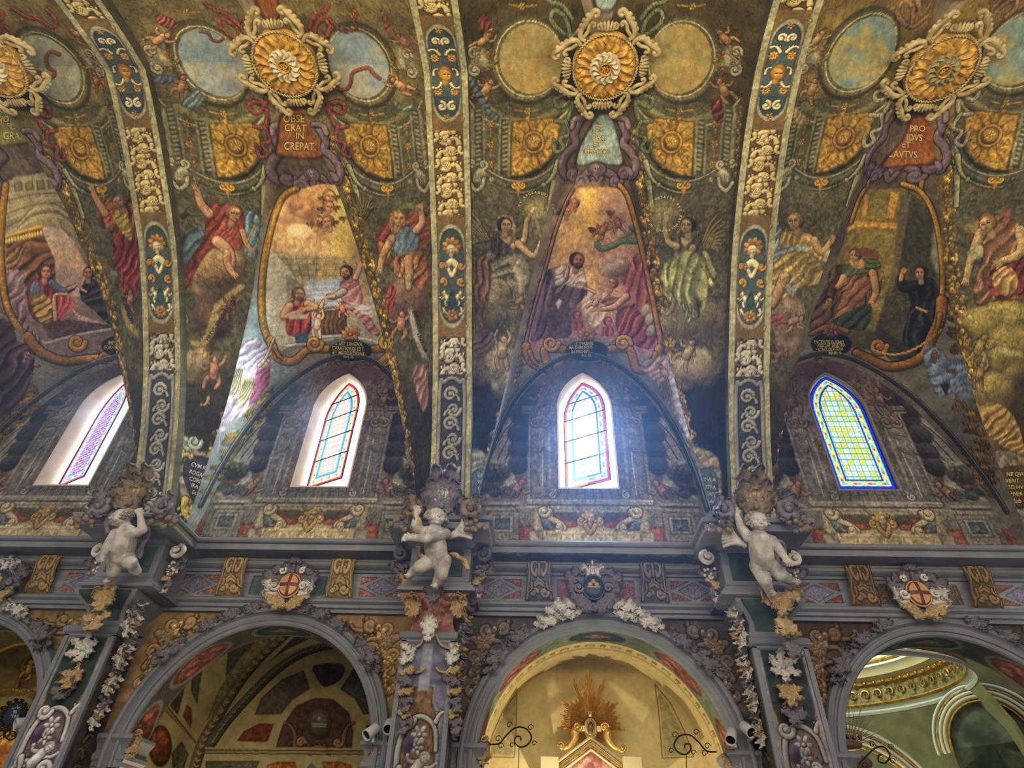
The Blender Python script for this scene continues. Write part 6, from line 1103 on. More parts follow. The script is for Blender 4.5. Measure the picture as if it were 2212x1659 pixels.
# ---------------- stucco foliage ----------------
def leaf_mesh(curl, lob=4.0, n=15, nu=9, seed=0):
    """unit acanthus leaf: root at the origin, growing along +Z, front towards -Y, closed with a back"""
    r = random.Random(seed); V = []; th = .035; px_, pz = 0, 0; P = []; y = 0; z = 0
    for i in range(n):
        t = i/(n-1); a = curl*t**1.8; P.append((y, z, a)); y -= math.sin(a)/(n-1); z += math.cos(a)/(n-1)
    for i, (y, z, a) in enumerate(P):
        t = i/(n-1); env = math.sin(math.pi*(.10+.87*t))**.75*(1-.1*t); w = .46*env*(.42+.58*abs(math.cos(lob*math.pi*t+.3))**.8)+.012; ny, nz = -math.cos(a), -math.sin(a); front, back = [], []
        for j in range(nu):
            u = -1+2*j/(nu-1); dz = -.10*abs(math.cos(lob*math.pi*t))*u*u; h = .13*(1-abs(u))**1.5*(1-.5*t)+.11*u*u*env*math.cos(lob*math.pi*t*1.0+u*1.3)+.03*math.cos(u*9)
            q = (u*w, y+ny*h, z+nz*h+dz); front.append(q); back.append((u*w*.94, y+ny*(h-th), z+nz*(h-th)+dz))
        V += front+back[::-1]
    m = MB(); k = 2*nu; m.grid(V, n, k, False, True); m.f += [tuple(range(k))[::-1], tuple((n-1)*k+j for j in range(k))]; return m
LEAF = {}; M['brown'] = mat('brown_stucco', (128, 104, 72), .5, var=.3, scale=9, bump=.3, stain=(92, 74, 56))
def leaf_data(matn, var):
    if (matn, var) not in LEAF:
        m = leaf_mesh((.5, 1.5, 2.6)[var], (3.2, 4.2, 3.6)[var], seed=var); me = bpy.data.meshes.new('leaf'); me.from_pydata(m.v, [], m.f); me.update(); me.polygons.foreach_set('use_smooth', [True]*len(me.polygons)); me.materials.append(M[matn]); LEAF[(matn, var)] = me
    return LEAF[(matn, var)]
def frame_nz(nrm, up):
    n = Vector(nrm).normalized(); u = Vector(up)-n*Vector(up).dot(n); u.normalize(); x = u.cross(-n)*-1; x = (-n).cross(u); return Matrix((x, -n*1, u)).transposed()    # columns x, y(-front), z
def add_leaf(par, p, ang, L, W=1.0, var=1, matn='mauve', nrm=(0, -1, 0), lift=0, name='leaf'):
    """a leaf rooted at p, pointing at ang (degrees, 0 = along x, 90 = up) in the wall plane"""
    n = Vector(nrm).normalized(); e2 = Vector((0, 0, 1)); e1 = e2.cross(n)*-1; e1 = Vector((-n.y, n.x, 0)).normalized() if abs(n.z) < .9 else Vector((1, 0, 0)); a = math.radians(ang)
    up = e1*math.cos(a)+e2*math.sin(a); up = (up+n*lift).normalized(); nn = (n-up*n.dot(up)).normalized(); x = up.cross(nn)*-1
    R_ = Matrix((x, -nn, up)).transposed().to_4x4(); o = bpy.data.objects.new(name, leaf_data(matn, var)); COL.objects.link(o); o.parent = par
    o.matrix_parent_inverse = Matrix(); o.matrix_local = pw(par).inverted() @ (Matrix.Translation(Vector(p)) @ R_ @ Matrix.Diagonal((L*W, L, L, 1))); return o
def scroll3(m, c, r, w, turns=1.4, a0=0, d=1, nrm=(0, -1, 0), out=.06):
    n = Vector(nrm).normalized(); e1 = Vector((-n.y, n.x, 0)).normalized(); e2 = Vector((0, 0, 1)); k = max(10, int(14*turns)); pts = []
    for i in range(k+1):
        t = i/k; a = a0+d*t*turns*2*math.pi; rr = r*(1-.85*t); pts.append(tuple(Vector(c)+e1*rr*math.cos(a)+e2*rr*math.sin(a)+n*out*t))
    m.tube(pts, list(np.linspace(w, w*.55, k+1)), 8); m.ell(pts[-1], (w*.9,)*3, 8, 6)
def cluster(name, label, cat, group, px, py, Y, leaves, scrolls=(), balls=(), matn='mauve', nrm=(0, -1, 0), mat2=None, s=1.0):
    c = at(px, py, Y); E_ = empty(name, tuple(c), label, cat, group)
    for q in leaves:
        ang, L, W, var = q[:4]; off = q[4] if len(q) > 4 else (0, 0); mn = q[5] if len(q) > 5 else matn
        n = Vector(nrm).normalized(); e1 = Vector((-n.y, n.x, 0)).normalized(); p = Vector(c)+e1*off[0]*s+Vector((0, 0, off[1]*s)); add_leaf(E_, p, ang, L*s, W, var, mn, nrm, lift=.25 if var == 0 else .1)
    for x, z, r, w, a0, d in scrolls:
        m = MB(); n = Vector(nrm).normalized(); e1 = Vector((-n.y, n.x, 0)).normalized(); scroll3(m, Vector(c)+e1*x*s+Vector((0, 0, z*s))+n*.03, r*s, w*s, 1.3, a0, d, nrm); m.build('scroll', M[matn], E_, 60)
    for x, z, r in balls:
        m = MB(); n = Vector(nrm).normalized(); e1 = Vector((-n.y, n.x, 0)).normalized(); m.ell(Vector(c)+e1*x*s+Vector((0, 0, z*s))+n*.06, (r*s,)*3, 9, 7); m.build('fruit', M[mat2 or matn], E_, 60)
    return E_
ROS = [(90+60*k, .17, 1.0, 1) for k in range(6)]
DROP = [(-90, .32, .62, 1), (-52, .26, .52, 1), (-128, .26, .52, 1), (-12, .20, .6, 1), (-168, .20, .6, 1), (90, .14, .7, 1)]
FAN = [(90, .34, .8, 1), (60, .32, .8, 1), (120, .32, .8, 1), (30, .28, .8, 1), (150, .28, .8, 1), (5, .24, .8, 2), (175, .24, .8, 2)]
def grapes(seed, n, rx, rz): r = random.Random(seed); return [((r.random()*2-1)*rx, (r.random()*2-1)*rz, .022+.012*r.random()) for _ in range(n)]
G1 = 'stucco foliage'
# crests above the statues
for nm, x, y, mt, m2 in (('left', 285, 1082, 'ochre', 'mauve'), ('middle', 955, 1088, 'mauve', 'ochre'), ('right', 1632, 1090, 'ochre', 'mauve')):
    cluster('leaf_crest', 'fan of %s acanthus leaves rising behind the %s cherub statue' % ({'left': 'ochre and mauve', 'middle': 'bluish mauve', 'right': 'brown and mauve'}[nm], nm), 'leaf crest', 'leaf crests above the statues', x, y+8, -1.90,
            FAN+[(75, .40, .6, 1, (0, .05)), (105, .40, .6, 1, (0, .05)), (90, .22, 1, 1, (0, -.02), 'white' if nm == 'middle' else mt)], scrolls=[(-.12, .1, .07, .025, 0, 1), (.12, .1, .07, .025, 3.1, -1)], balls=[(0, .02*k, .028-.002*k) for k in range(8)], matn='brown' if mt == 'ochre' else mt, s=2.0)
    for d in (-1, 1):
        xx = x+d*(76 if nm != 'middle' else 70); yy = y+18
        cluster('leaf_volute', 'curled %s volute of leaves and berries %s of the %s cherub statue' % ('ochre' if m2 == 'ochre' else 'mauve', ('left', 'right')[d > 0], nm), 'leaf volute', 'leaf volutes beside the statues', xx-d*20, yy+2, -1.93,
                [(90-d*70, .26, .8, 2), (90-d*40, .3, .8, 1), (90-d*110, .24, .8, 1), (90, .2, .8, 1), (-90+d*30, .2, .8, 2)], scrolls=[(d*.08, .04, .12, .045, 2 if d > 0 else 1, d)], balls=[(d*.15+a, -.16+b, r*1.1) for a, b, r in grapes(len(nm)+d, 14, .14, .07)], matn=m2 if m2 == 'mauve' else 'brown', mat2='brown', s=1.6)
# scrolls and drops at the sides of the pedestals
for k, nm in ((-9, 'left'), (-3, 'middle'), (3, 'right')):
    for d in (-1, 1):
        for_ = PX; X0 = RX[k]+d*.74; E_ = empty('side_scroll', (X0, -.75, 4.55), 'snail scroll with trailing flowers on the %s side of the %s pedestal' % (('left', 'right')[d > 0], nm), 'side scroll', 'snail scrolls beside the pedestals')
        m = MB(); scroll3(m, (X0+d*.02, -1.0, 4.78), .13, .055, 1.5, math.pi/2, -d, (0, -1, 0), .12); m.build('snail', M['white'] if k != -3 else M['greydark'], E_, 60)
        for z, a, L, mt in ((4.70, -90+d*60, .28, 'mauve'), (4.66, -90-d*10, .30, 'mauve'), (4.52, -90+d*35, .24, 'ochre' if k < 0 else 'white'), (4.44, -90-d*20, .26, 'ochre'), (4.30, -90+d*20, .26, 'mauve'), (4.62, d*8+(180 if d < 0 else 0), .26, 'mauve'), (4.20, -90, .24, 'white'), (4.60, -90+d*85, .38, 'mauve')): add_leaf(E_, (X0-d*.05, -.85, z), a, L, .8, 1, mt)
        for a, b_, r in grapes(k+d, 10, .10, .13): m = MB(); m.ell((X0+a, -.92, 4.5+b_), (r, r, r), 8, 6); m.build('flower_bud', M['white' if k != -3 else 'mauve'], E_, 60)
# leaves over the console heads and capitals
cluster('acanthus_drop', 'ochre acanthus leaves hanging below the left cherub statue', 'acanthus drop', 'acanthus drops on the console heads', 232, 1290, -1.22, DROP+[(20, .26, .9, 2), (160, .26, .9, 2), (-90, .3, 1, 1, (0, -.25)), (-50, .22, .9, 1, (.04, -.2)), (-130, .22, .9, 1, (-.04, -.2)), (70, .2, .8, 0), (110, .2, .8, 0)], matn='ochre', s=1.35)
cluster('acanthus_drop', 'single ochre leaf over the capital of the left pilaster', 'acanthus drop', 'acanthus drops on the console heads', 208, 1338, -1.05, [(-90, .30, .9, 1), (-60, .2, .8, 1), (-120, .2, .8, 1)], matn='ochre')
cluster('acanthus_drop', 'mauve acanthus leaf hanging below the middle cherub statue', 'acanthus drop', 'acanthus drops on the console heads', 938, 1278, -1.25, DROP+[(10, .24, .8, 1), (170, .24, .8, 1)], matn='mauve')
for d, xx in ((-1, 893), (1, 985)): cluster('acanthus_drop', 'tall ochre acanthus with curled tip on the %s side of the red marble head' % (('left', 'right')[d > 0]), 'acanthus drop', 'acanthus drops on the console heads', xx, 1330, -1.05, [(90-d*6, .46, .6, 1), (90-d*30, .4, .6, 1), (90+d*18, .34, .6, 1), (90-d*60, .26, .7, 2), (90, .5, .5, 2)], scrolls=[(d*.18, .42, .07, .03, 1.5, d)], matn='ochre')
cluster('acanthus_drop', 'cream acanthus leaf over the middle capital', 'acanthus drop', 'acanthus drops on the console heads', 928, 1352, -1.02, [(90, .24, .9, 1), (55, .22, .9, 1), (125, .22, .9, 1), (0, .22, .8, 1), (180, .22, .8, 1), (-90, .34, .8, 0), (-70, .26, .7, 1), (-110, .26, .7, 1)], matn='white')
cluster('acanthus_drop', 'brown and mauve acanthus hanging below the right cherub statue', 'acanthus drop', 'acanthus drops on the console heads', 1682, 1296, -1.22, DROP+[(12, .36, .8, 1), (168, .36, .8, 1), (-30, .28, .8, 2), (-150, .28, .8, 2), (-90, .4, .8, 1, (0, -.2)), (-90, .34, .8, 1, (.02, -.5), 'mauve'), (-60, .3, .8, 1, (.0, -.3)), (-120, .3, .8, 1, (.0, -.3))], matn='ochre', s=1.3)
# fronts of the pilasters
def shaft_cluster(label, x, y, mt, sz, kind=0, nrm=(0, -1, 0), Y=-.87):
    L = [(90+60*k, .21, .62, 1) for k in range(6)] if kind == 0 else (DROP if kind == 1 else [(-90, .24, .9, 1), (-40, .2, .9, 1), (-140, .2, .9, 1), (30, .16, .9, 2), (150, .16, .9, 2)])
    return cluster('shaft_ornament', label, 'leaf ornament', 'leaf ornaments down the pilasters', x, y, Y, L, balls=[(0, 0, .03)] if kind == 0 else (), matn=mt, s=sz, nrm=nrm)
for a in (('cream six-lobed leaf rosette near the top of the left pilaster', 183, 1402, 'white', 1.65, 0), ('ochre leaf cluster below the cream rosette on the left pilaster', 165, 1452, 'ochre', 1.35, 1), ('mauve leaf end of the drop on the left pilaster', 146, 1480, 'mauve', 1.5, 2),
          ('large cream leaf rosette near the top of the right pilaster', 1690, 1440, 'white', 1.65, 0), ('pale ochre leaf cluster below the rosette on the right pilaster', 1700, 1484, 'ochre', 1.35, 1), ('mauve scroll leaves ending the drop on the right pilaster', 1710, 1528, 'mauve', 1.5, 2)): shaft_cluster(*a)
m = None
SW = empty('flower_swag', tuple(at(930, 1400, -.88)), 'ochre swags with cream flowers hung across the top of the middle pilaster', 'flower swag')
for d in (-1, 1):
    f = lambda x, y: tuple(at(930+d*x, y, -.90)); m = MB(); m.tube([tuple(p) for p in crom([f(12, 1372), f(22, 1392), f(38, 1400), f(52, 1404)], 4)], [.02]*13, 8); m.build('rope', M['ochre'], SW, 60); m = MB(); m.tube([tuple(p) for p in crom([f(45, 1440), f(34, 1452), f(20, 1450), f(12, 1442)], 4)], .022, 8); m.build('hook', M['ochre'], SW, 60)
    for x, y, mt, L in ((52, 1398, 'white', .16), (48, 1420, 'white', .2), (48, 1446, 'ochre', .16), (50, 1466, 'mauve', .2), (52, 1490, 'ochre', .16), (52, 1512, 'mauve', .2), (53, 1536, 'ochre', .16), (54, 1556, 'mauve', .22)):
        for q in range(5): add_leaf(SW, f(x+2.5*math.sin(y*3+q), y+2*math.cos(y*2+q*2)), -90+(-70, -35, 0, 35, 70)[q]*(1 if mt != 'white' else 2)+22*math.sin(y*1.7), L*(.9+.35*math.sin(y+q*2.1)), .85, (q+int(y)) % 2+1, mt)
# foliage on the inward faces of the pilasters
for k, sx, lab_ in ((-9, 1, 'left'), (-3, 1, 'middle'), (3, -1, 'right')):
    E_ = empty('leaf_garland', (PX[k]+sx*.5, -.45, 2.6), 'garland of cream, ochre and mauve leaves down the side of the %s pilaster' % lab_, 'leaf garland', 'leaf garlands on the pilaster sides')
    for q in range(17):
        z = 4.02-.125*q; mt = (('white', 'mauve', 'white', 'ochre') if k != -3 else ('mauve', 'ochre', 'mauve', 'mauve'))[q % 4]; w_ = .37-.008*q
        for a in (-90, -40, -140, 90+20*(q % 3-1)): add_leaf(E_, (PX[k]+sx*(.50 if z < 3.5 else .56), -.52-.05*math.sin(q*1.7)-(.25 if z > 3.5 else 0), z), a, w_*(1 if a == -90 else .8), .62, 1 if q % 3 else 2, mt, nrm=(sx, -.35, 0))
# sprays on the arches
def arch_pt(b, deg, r=2.42): a = math.radians(deg); return (6*b+r*math.cos(a), -.24, Z0+r*math.sin(a))
def arch_cluster(b, deg, mt, L, n, label, big=False):
    p = arch_pt(b, deg); E_ = empty('arch_leaf', p, label, 'leaf cluster', 'leaf clusters on the arches'); r = random.Random(int(deg)+b); t = deg+90 if deg > 90 else deg-90
    ct, st_ = math.cos(math.radians(t)), math.sin(math.radians(t))
    for o_, da, l in ((-.42, 0, 1.25), (-.42, 42, .8), (-.42, -42, .8), (0, 28, .95), (0, -28, .95), (.25, 0, .9), (.3, 62, .7), (.3, -62, .7), (-.5, 180, .7), (-.5, 140, .6), (-.5, -140, .6)):
        add_leaf(E_, (p[0]+ct*o_*L, p[1]-.02*r.random(), p[2]+st_*o_*L), t+da+(r.random()-.5)*14, L*l, .46 if big or L > .35 else .6, 1 if abs(da) < 60 else 2, mt)
    return E_
NM = {-2: 'golden arch', -1: 'ribbed arch', 0: 'cream arch', 1: 'domed arch'}
for b, deg, mt, L, n in ((-2, 48, 'mauve', .42, 8), (-2, 68, 'white', .3, 6), (-2, 78, 'white', .28, 5), (-1, 139, 'mauve', .38, 8), (-1, 122, 'mauve', .24, 5), (-1, 112, 'mauve', .24, 5), (-1, 70, 'mauve', .24, 5), (-1, 60, 'mauve', .24, 5), (-1, 40, 'mauve', .42, 8), (-1, 103, 'mauve', .2, 5), (-1, 78, 'mauve', .2, 5),
                          (0, 140, 'mauve', .38, 8), (0, 127, 'mauve', .28, 6), (0, 112, 'white', .32, 7), (0, 103, 'white', .28, 6), (0, 77, 'white', .28, 6), (0, 68, 'white', .32, 7), (0, 52, 'mauve', .28, 6), (0, 41, 'mauve', .38, 8), (1, 141, 'mauve', .40, 8), (1, 125, 'mauve', .26, 6), (1, 113, 'mauve', .24, 5), (1, 72, 'mauve', .24, 5), (1, 60, 'mauve', .24, 5), (1, 50, 'mauve', .26, 5)):
    side = 'left' if deg > 90 else 'right'; h = 'big' if L > .35 else 'small'; q_ = abs(deg-90); step_ = 'beside the shield' if q_ < 13.5 else ('next out from the shield' if q_ < 21 else ('third out from the shield' if q_ < 31 else ('just above the haunch' if q_ < 45 and h == 'small' else 'at the haunch')))
    arch_cluster(b, deg, mt, L, n, '%s %s leaf cluster %s, %s half of the %s' % (h, 'cream' if mt == 'white' else 'mauve', step_, side, NM[b]))
# shields over the arch crowns
M['shieldred'] = mat('shield_red', (120, 44, 40), .4); M['shieldblue'] = mat('shield_blue_green', (36, 60, 74), .4); M['amber'] = mat('amber_paint', (200, 140, 70), .4)
for b, (x, y), kind, tops, lows, bot in ((-1, (625, 1264), 0, 'mauve', 'white', 'ochre'), (0, (1282, 1268), 1, 'white', 'mauve', 'mauve'), (1, (1985, 1282), 0, 'mauve', 'white', 'ochre'), (-2, (-4, 1255), 1, 'white', 'mauve', 'ochre')):
    c = at(x, y, -.42); S_ = empty('coat_of_arms', tuple(c), {-1: 'coat of arms with a red cross on an oval above the dark ribbed arch', 0: 'coat of arms with a blue-green oval of three golden balls over the cream arch', 1: 'coat of arms with a red cross above the domed arch', -2: 'coat of arms with pale flowers cut by the left edge'}[b], 'coat of arms', 'shields over the arch crowns')
    m = MB(); m.lathe([(.001, .05), (.12, .04), (.19, .01), (.215, -.03), (.2, -.12)], (0, 0, 0), (0, -1, 0), 32); m.v = [(c[0]+x_, c[1]+y_, c[2]+z_*1.12) for x_, y_, z_ in m.v]; m.build('shield', M['shieldred' if kind == 0 else 'shieldblue'], S_, 60)
    m = MB(); m.tube([(c[0]+.205*math.cos(a), c[1]+.01, c[2]+.23*math.sin(a)) for a in np.linspace(0, 2*math.pi, 33)], .016, 7); m.build('rim', M['amber' if kind == 0 else 'greydark'], S_, 60)
    if kind == 0:
        for sx in (-1, 1):
            for sz in (-1, 1):
                m = MB(); Q_ = [(.030, .034)]+[(.172*math.cos(t), .196*math.sin(t)) for t in np.linspace(.19, 1.38, 9)]; V = [(c[0]+sx*u, c[1]-.066+.035*(u*u+w*w)/.035, c[2]+sz*w) for u, w in Q_]+[(c[0]+sx*u, c[1]+.02, c[2]+sz*w) for u, w in Q_]; k_ = len(Q_); m.add(V, [tuple(range(k_)), tuple(range(2*k_-1, k_-1, -1))]+[(i, (i+1) % k_, k_+(i+1) % k_, k_+i) for i in range(k_)]); m.build('quarter', M['amber'], S_, 60)
    else:
        for dx, dz in ((-.06, .03), (.06, .03), (0, .09)): m = MB(); m.ell((c[0]+dx, c[1]-.05, c[2]+dz), (.045, .03, .045), 10, 7); m.build('golden_ball', M['amber'], S_, 60)
        m = MB(); m.box(c[0]-.12, c[0]+.12, c[1]-.07, c[1]-.03, c[2]-.035, c[2]-.01, .004); m.build('table_bar', M['amber'], S_)
    for sx in (-1, 1):
        A_ = lambda a: a if sx > 0 else 180-a
        for px_, pz, a, L, mt in ((.10, .22, 70, .26, tops), (.06, .26, 95, .24, tops), (.16, .20, 30, .3, 'mauve'), (.24, .16, 10, .34, 'mauve'), (.24, .05, -10, .3, 'mauve'), (.2, .1, 60, .22, 'mauve'), (.2, -.05, 15, .34, lows), (.2, -.12, -10, .3, lows), (.26, -.05, 70, .2, lows), (.12, -.2, -30, .3, bot), (.1, -.24, -75, .28, bot), (.2, -.2, 10, .26, bot), (.08, -.3, -100, .22, bot)): add_leaf(S_, (c[0]+sx*px_, c[1]+.06, c[2]+pz), A_(a), L*1.18, .85, 1 if L > .25 else 2, mt)
        m = MB(); scroll3(m, (c[0]+sx*.28, c[1]-.0, c[2]-.02), .09, .035, 1.3, 0, sx); m.build('scroll', M[lows], S_, 60); m = MB(); scroll3(m, (c[0]+sx*.2, c[1], c[2]+.28), .07, .03, 1.2, 1, sx); m.build('scroll', M[lows], S_, 60)
        if b == 0:
            for px_, pz, a, L in ((.34, -.33, 25, .3), (.5, -.32, -5, .34), (.7, -.36, -25, .3), (.45, -.4, -60, .22), (.62, -.3, 60, .18)): add_leaf(S_, (c[0]+sx*px_, c[1]+.1, c[2]+pz), A_(a), L, .8, 1, 'white')
    for k in range(5): m = MB(); m.ell((c[0], c[1]-.02, c[2]+.26+.055*k), (.05-.006*k, .04, .035), 9, 6); m.build('crest_bead', M[tops], S_, 60)
    for a in (90, 70, 110, 50, 130): add_leaf(S_, (c[0], c[1]+.02, c[2]+.38), a, .22, .8, 1, 'mauve' if tops == 'mauve' else 'greydark')
# gilded corner leaves on the imposts
for x, y, lab_ in ((292, 1608, 'inside the left foot of the dark ribbed arch'), (806, 1648, 'inside the right foot of the dark ribbed arch'), (1046, 1622, 'inside the left foot of the cream arch'), (1574, 1648, 'inside the right foot of the cream arch')):
    cluster('corner_leaf', 'gilded leaf scroll %s' % lab_, 'corner leaf', 'gilded corner leaves', x, y, -.1, [(90, .24, .8, 1), (60, .2, .8, 1), (120, .2, .8, 1), (-90, .3, .8, 1), (-60, .26, .8, 2), (-120, .22, .8, 1)], scrolls=[(.0, .16, .06, .022, 0, 1)], matn='ochre')
# ---------------- the three stucco cherubs ----------------
M['statue'] = mat('pale_stucco_flesh', (186, 178, 166), .5, var=.2, scale=8, bump=.2, stain=(150, 140, 130))
M['hairstucco'] = mat('stucco_hair', (150, 140, 126), .6, var=.2, scale=8, bump=.3)
def capsule(m, a, b, ra, rb, n=14, k=5):
    if ra > .03: ra *= 1.08; rb *= 1.08
    a = np.array(a, float); b = np.array(b, float); t = b-a; L = np.linalg.norm(t)+1e-6; t /= L; u = np.cross(t, (.3, .8, .5)); u /= np.linalg.norm(u); v = np.cross(t, u); V = []; rows = []
    for i in range(k): q = math.pi/2*(i/(k-1)); rows.append((-ra*math.cos(q), max(ra*math.sin(q), 1e-4)))
    for i in range(k): q = math.pi/2*(1-i/(k-1)); rows.append((L+rb*math.cos(q), max(rb*math.sin(q), 1e-4)))
    for h, r in rows: V += [a+t*h+r*(u*math.cos(2*math.pi*j/n)+v*math.sin(2*math.pi*j/n)) for j in range(n)]
    s0 = m.n; m.grid(V, len(rows), n, False, True); m.f += [tuple(s0+j for j in range(n))[::-1], tuple(s0+(len(rows)-1)*n+j for j in range(n))]
def remesh(o, vox, sm=4):
    r = o.modifiers.new('r', 'REMESH'); r.mode = 'VOXEL'; r.voxel_size = vox; r.use_smooth_shade = True; s = o.modifiers.new('s', 'SMOOTH'); s.factor = .5; s.iterations = sm
def statue(label, J, look, tilt, wing=None, drape=(), up=0):
    """J: joints as (pixel x, pixel y, world y)"""
    YJ = dict(he=-.62, ch=-.50, be=-.38, pe=-.28, sh=-.50, el=-.50, ha=-.52, hi=-.26, kn=-.16, fo=-.02)
    P = {k: at(v[0], v[1], v[2]+YJ[k[:2]]) for k, v in J.items()}; S_ = empty('cherub_statue', tuple(P['pelvis']), label, 'statue', 'stucco cherub statues'); m = MB()
    h = P['head']; s = 1.0; R_ = .158
    capsule(m, P['chest']+(0, 0, .05), P['belly'], .165, .185, 18, 7); capsule(m, P['belly'], P['pelvis'], .18, .185, 18, 7); m.ell(P['belly']+(0, -.07, -.02), (.155, .13, .15), 16, 11); capsule(m, P['chest']+(0, 0, .12), h, .085, .09)
    for d in (-1, 1): sh = P['sh'+'LR'[d > 0]]; capsule(m, P['chest']+(0, 0, .08), sh, .12, .088); m.ell(P['chest']+(d*.075, -.09, .05), (.085, .06, .065), 12, 8)
    for d in 'LR':
        capsule(m, P['sh'+d], P['el'+d], .086, .074); capsule(m, P['el'+d], P['ha'+d], .076, .046); hv = P['ha'+d]-P['el'+d]; hv /= np.linalg.norm(hv)+1e-6; side = np.cross(hv, (0, -1, 0)); side /= np.linalg.norm(side)+1e-6; ha = P['ha'+d]
        capsule(m, ha, ha+hv*.06, .05, .048); pl = ha+hv*.09
        for q in range(4): o_ = side*(-.054+.036*q); l = (.085, .10, .095, .075)[q]; k1 = pl+o_+hv*l*.5+np.array((0, -.02, 0)); capsule(m, pl+o_, k1, .0185, .0165, 9, 4); capsule(m, k1, k1+hv*l*.35+np.array((0, .035, -.01)), .0165, .0135, 9, 4)
        tb = ha+hv*.03+side*.05; capsule(m, tb, tb+side*.03+hv*.05+np.array((0, -.02, 0)), .02, .016, 9, 4)
        capsule(m, P['hi'+d], P['kn'+d], .138, .108, 16, 6); capsule(m, P['kn'+d], P['fo'+d], .104, .062, 16, 6); m.ell(P['hi'+d]*.45+P['kn'+d]*.55, (.128, .132, .05), 14, 8); m.ell(P['kn'+d]+(0, -.035, 0), (.075, .06, .06), 12, 8)
        f = P['fo'+d]; capsule(m, f+(0, .02, -.02), f+(look*.03, -.12, -.05), .055, .048)
        for q in range(5): capsule(m, f+(-.04+.021*q, -.13, -.055), f+(-.045+.023*q, -.17+.008*q, -.06), .019-.002*q, .015-.001*q, 8, 4)
    # head and face: forward direction
    fw = np.array((look, -1.0, tilt)); fw /= np.linalg.norm(fw); rt = np.cross(fw, (0, 0, 1)); rt /= np.linalg.norm(rt); upv = np.cross(rt, fw); F = lambda a, b, c: h+rt*a*R_+upv*b*R_+fw*c*R_
    m.ell(h, (R_*.98, R_*1.02, R_*1.05), 20, 14); m.ell(F(0, -.35, .25), (R_*.72, R_*.74, R_*.66), 16, 11)
    for d in (-1, 1): m.ell(F(d*.44, -.32, .70), (R_*.33,)*3, 12, 8); capsule(m, F(d*.12, .27, .97), F(d*.56, .24, .82), R_*.12, R_*.11, 10, 4); m.ell(F(d*.34, .05, .80), (R_*.13, R_*.12, R_*.11), 10, 7); capsule(m, F(d*.95, .15, -.02), F(d*.97, -.12, .0), R_*.16, R_*.11, 10, 4)
    capsule(m, F(0, .14, .98), F(0, -.16, 1.18), R_*.09, R_*.14, 10, 5)
    for d in (-1, 1): m.ell(F(d*.09, -.18, 1.03), (R_*.085,)*3, 8, 6)
    capsule(m, F(-.18, -.42, .95), F(.18, -.42, .95), R_*.075, R_*.075, 10, 4); capsule(m, F(-.12, -.57, .92), F(.12, -.57, .92), R_*.085, R_*.085, 10, 4); m.ell(F(0, -.78, .68), (R_*.22, R_*.2, R_*.2), 12, 8)
    o = m.build('body', M['statue'], S_, 60); remesh(o, .0085, 1)
    for nm, c_ in (('eye', 0),):
        for d in (-1, 1): e = MB(); e.ell(F(d*.34, .05, .90), (R_*.085, R_*.06, R_*.055), 10, 7); e.build('eye', mat('eye_shadow%d%d' % (int(h[0]*10), d), (84, 78, 74)), S_, 60)
    # curls
    m = MB(); r = random.Random(int(abs(h[0])*10))
    for k in range(74):
        th_ = math.acos(1-1.25*(k+.5)/74); ph = k*2.399963; a, b_, c_ = math.sin(th_)*math.cos(ph), math.cos(th_), math.sin(th_)*math.sin(ph)
        a, b_, c_ = a, b_*.9-c_*.3, c_*.85-b_*.15-.12
        if c_ > .5 and b_ < .42: continue
        p = F(a*1.04, b_*1.06, c_*1.02); rr = R_*(.20+.09*r.random()); e = F(a*1.2+.1*r.random(), b_*1.2-.08, c_*1.16); m.tube([tuple(q) for q in crom([p, p*.4+e*.6+rt*rr*.7, e, e-rt*rr*.8, p*.5+e*.5-rt*rr*.2], 3)], [rr*.62]*13, 6)
    o = m.build('hair', M['hairstucco'], S_, 60)
    if wing:
        for wx, wy, dx in wing:
            w0 = at(wx, wy, P['chest'][1]+.14); wo = MB()
            for k in range(10):
                a = math.radians((-8+8*k) if dx > 0 else (188-8*k)); L_ = .40-.02*k; q = w0+(dx*.02*k, .0, .02*k); tip = q+np.array((math.cos(a)*L_, -.03-.01*k, math.sin(a)*L_*.75)); mid = q*.5+tip*.5+np.array((0, -.05, .03)); wo.tube([tuple(p_) for p_ in crom([q, mid, tip], 5)], list(np.linspace(.05, .028, 11)), 7)
            wo.build('wing', M['statue'], S_, 60)
    for pts, w_, mt in drape:
        for k in range(3):
            dm = MB(); W3 = [at(x+k*3-3, y+k*2, Y_-.02-.5*float(np.clip((P['foL'][2]+1.2-0-at(x, y, Y_)[2])*-1/1.2+1, 0, 1))) for x, y, Y_ in pts]; q = crom(W3, 5); n_ = len(q); dm.tube([tuple(p+np.array((.02*math.sin(i*.9+k), .015*math.cos(i*1.1+k*2), 0))) for i, p in enumerate(q)], [w_*(.6+.5*math.sin(i*.6+k)**2) for i in range(n_)], 7); dm.build('drapery', M[mt], S_, 60)
    return S_
Y0 = -1.42
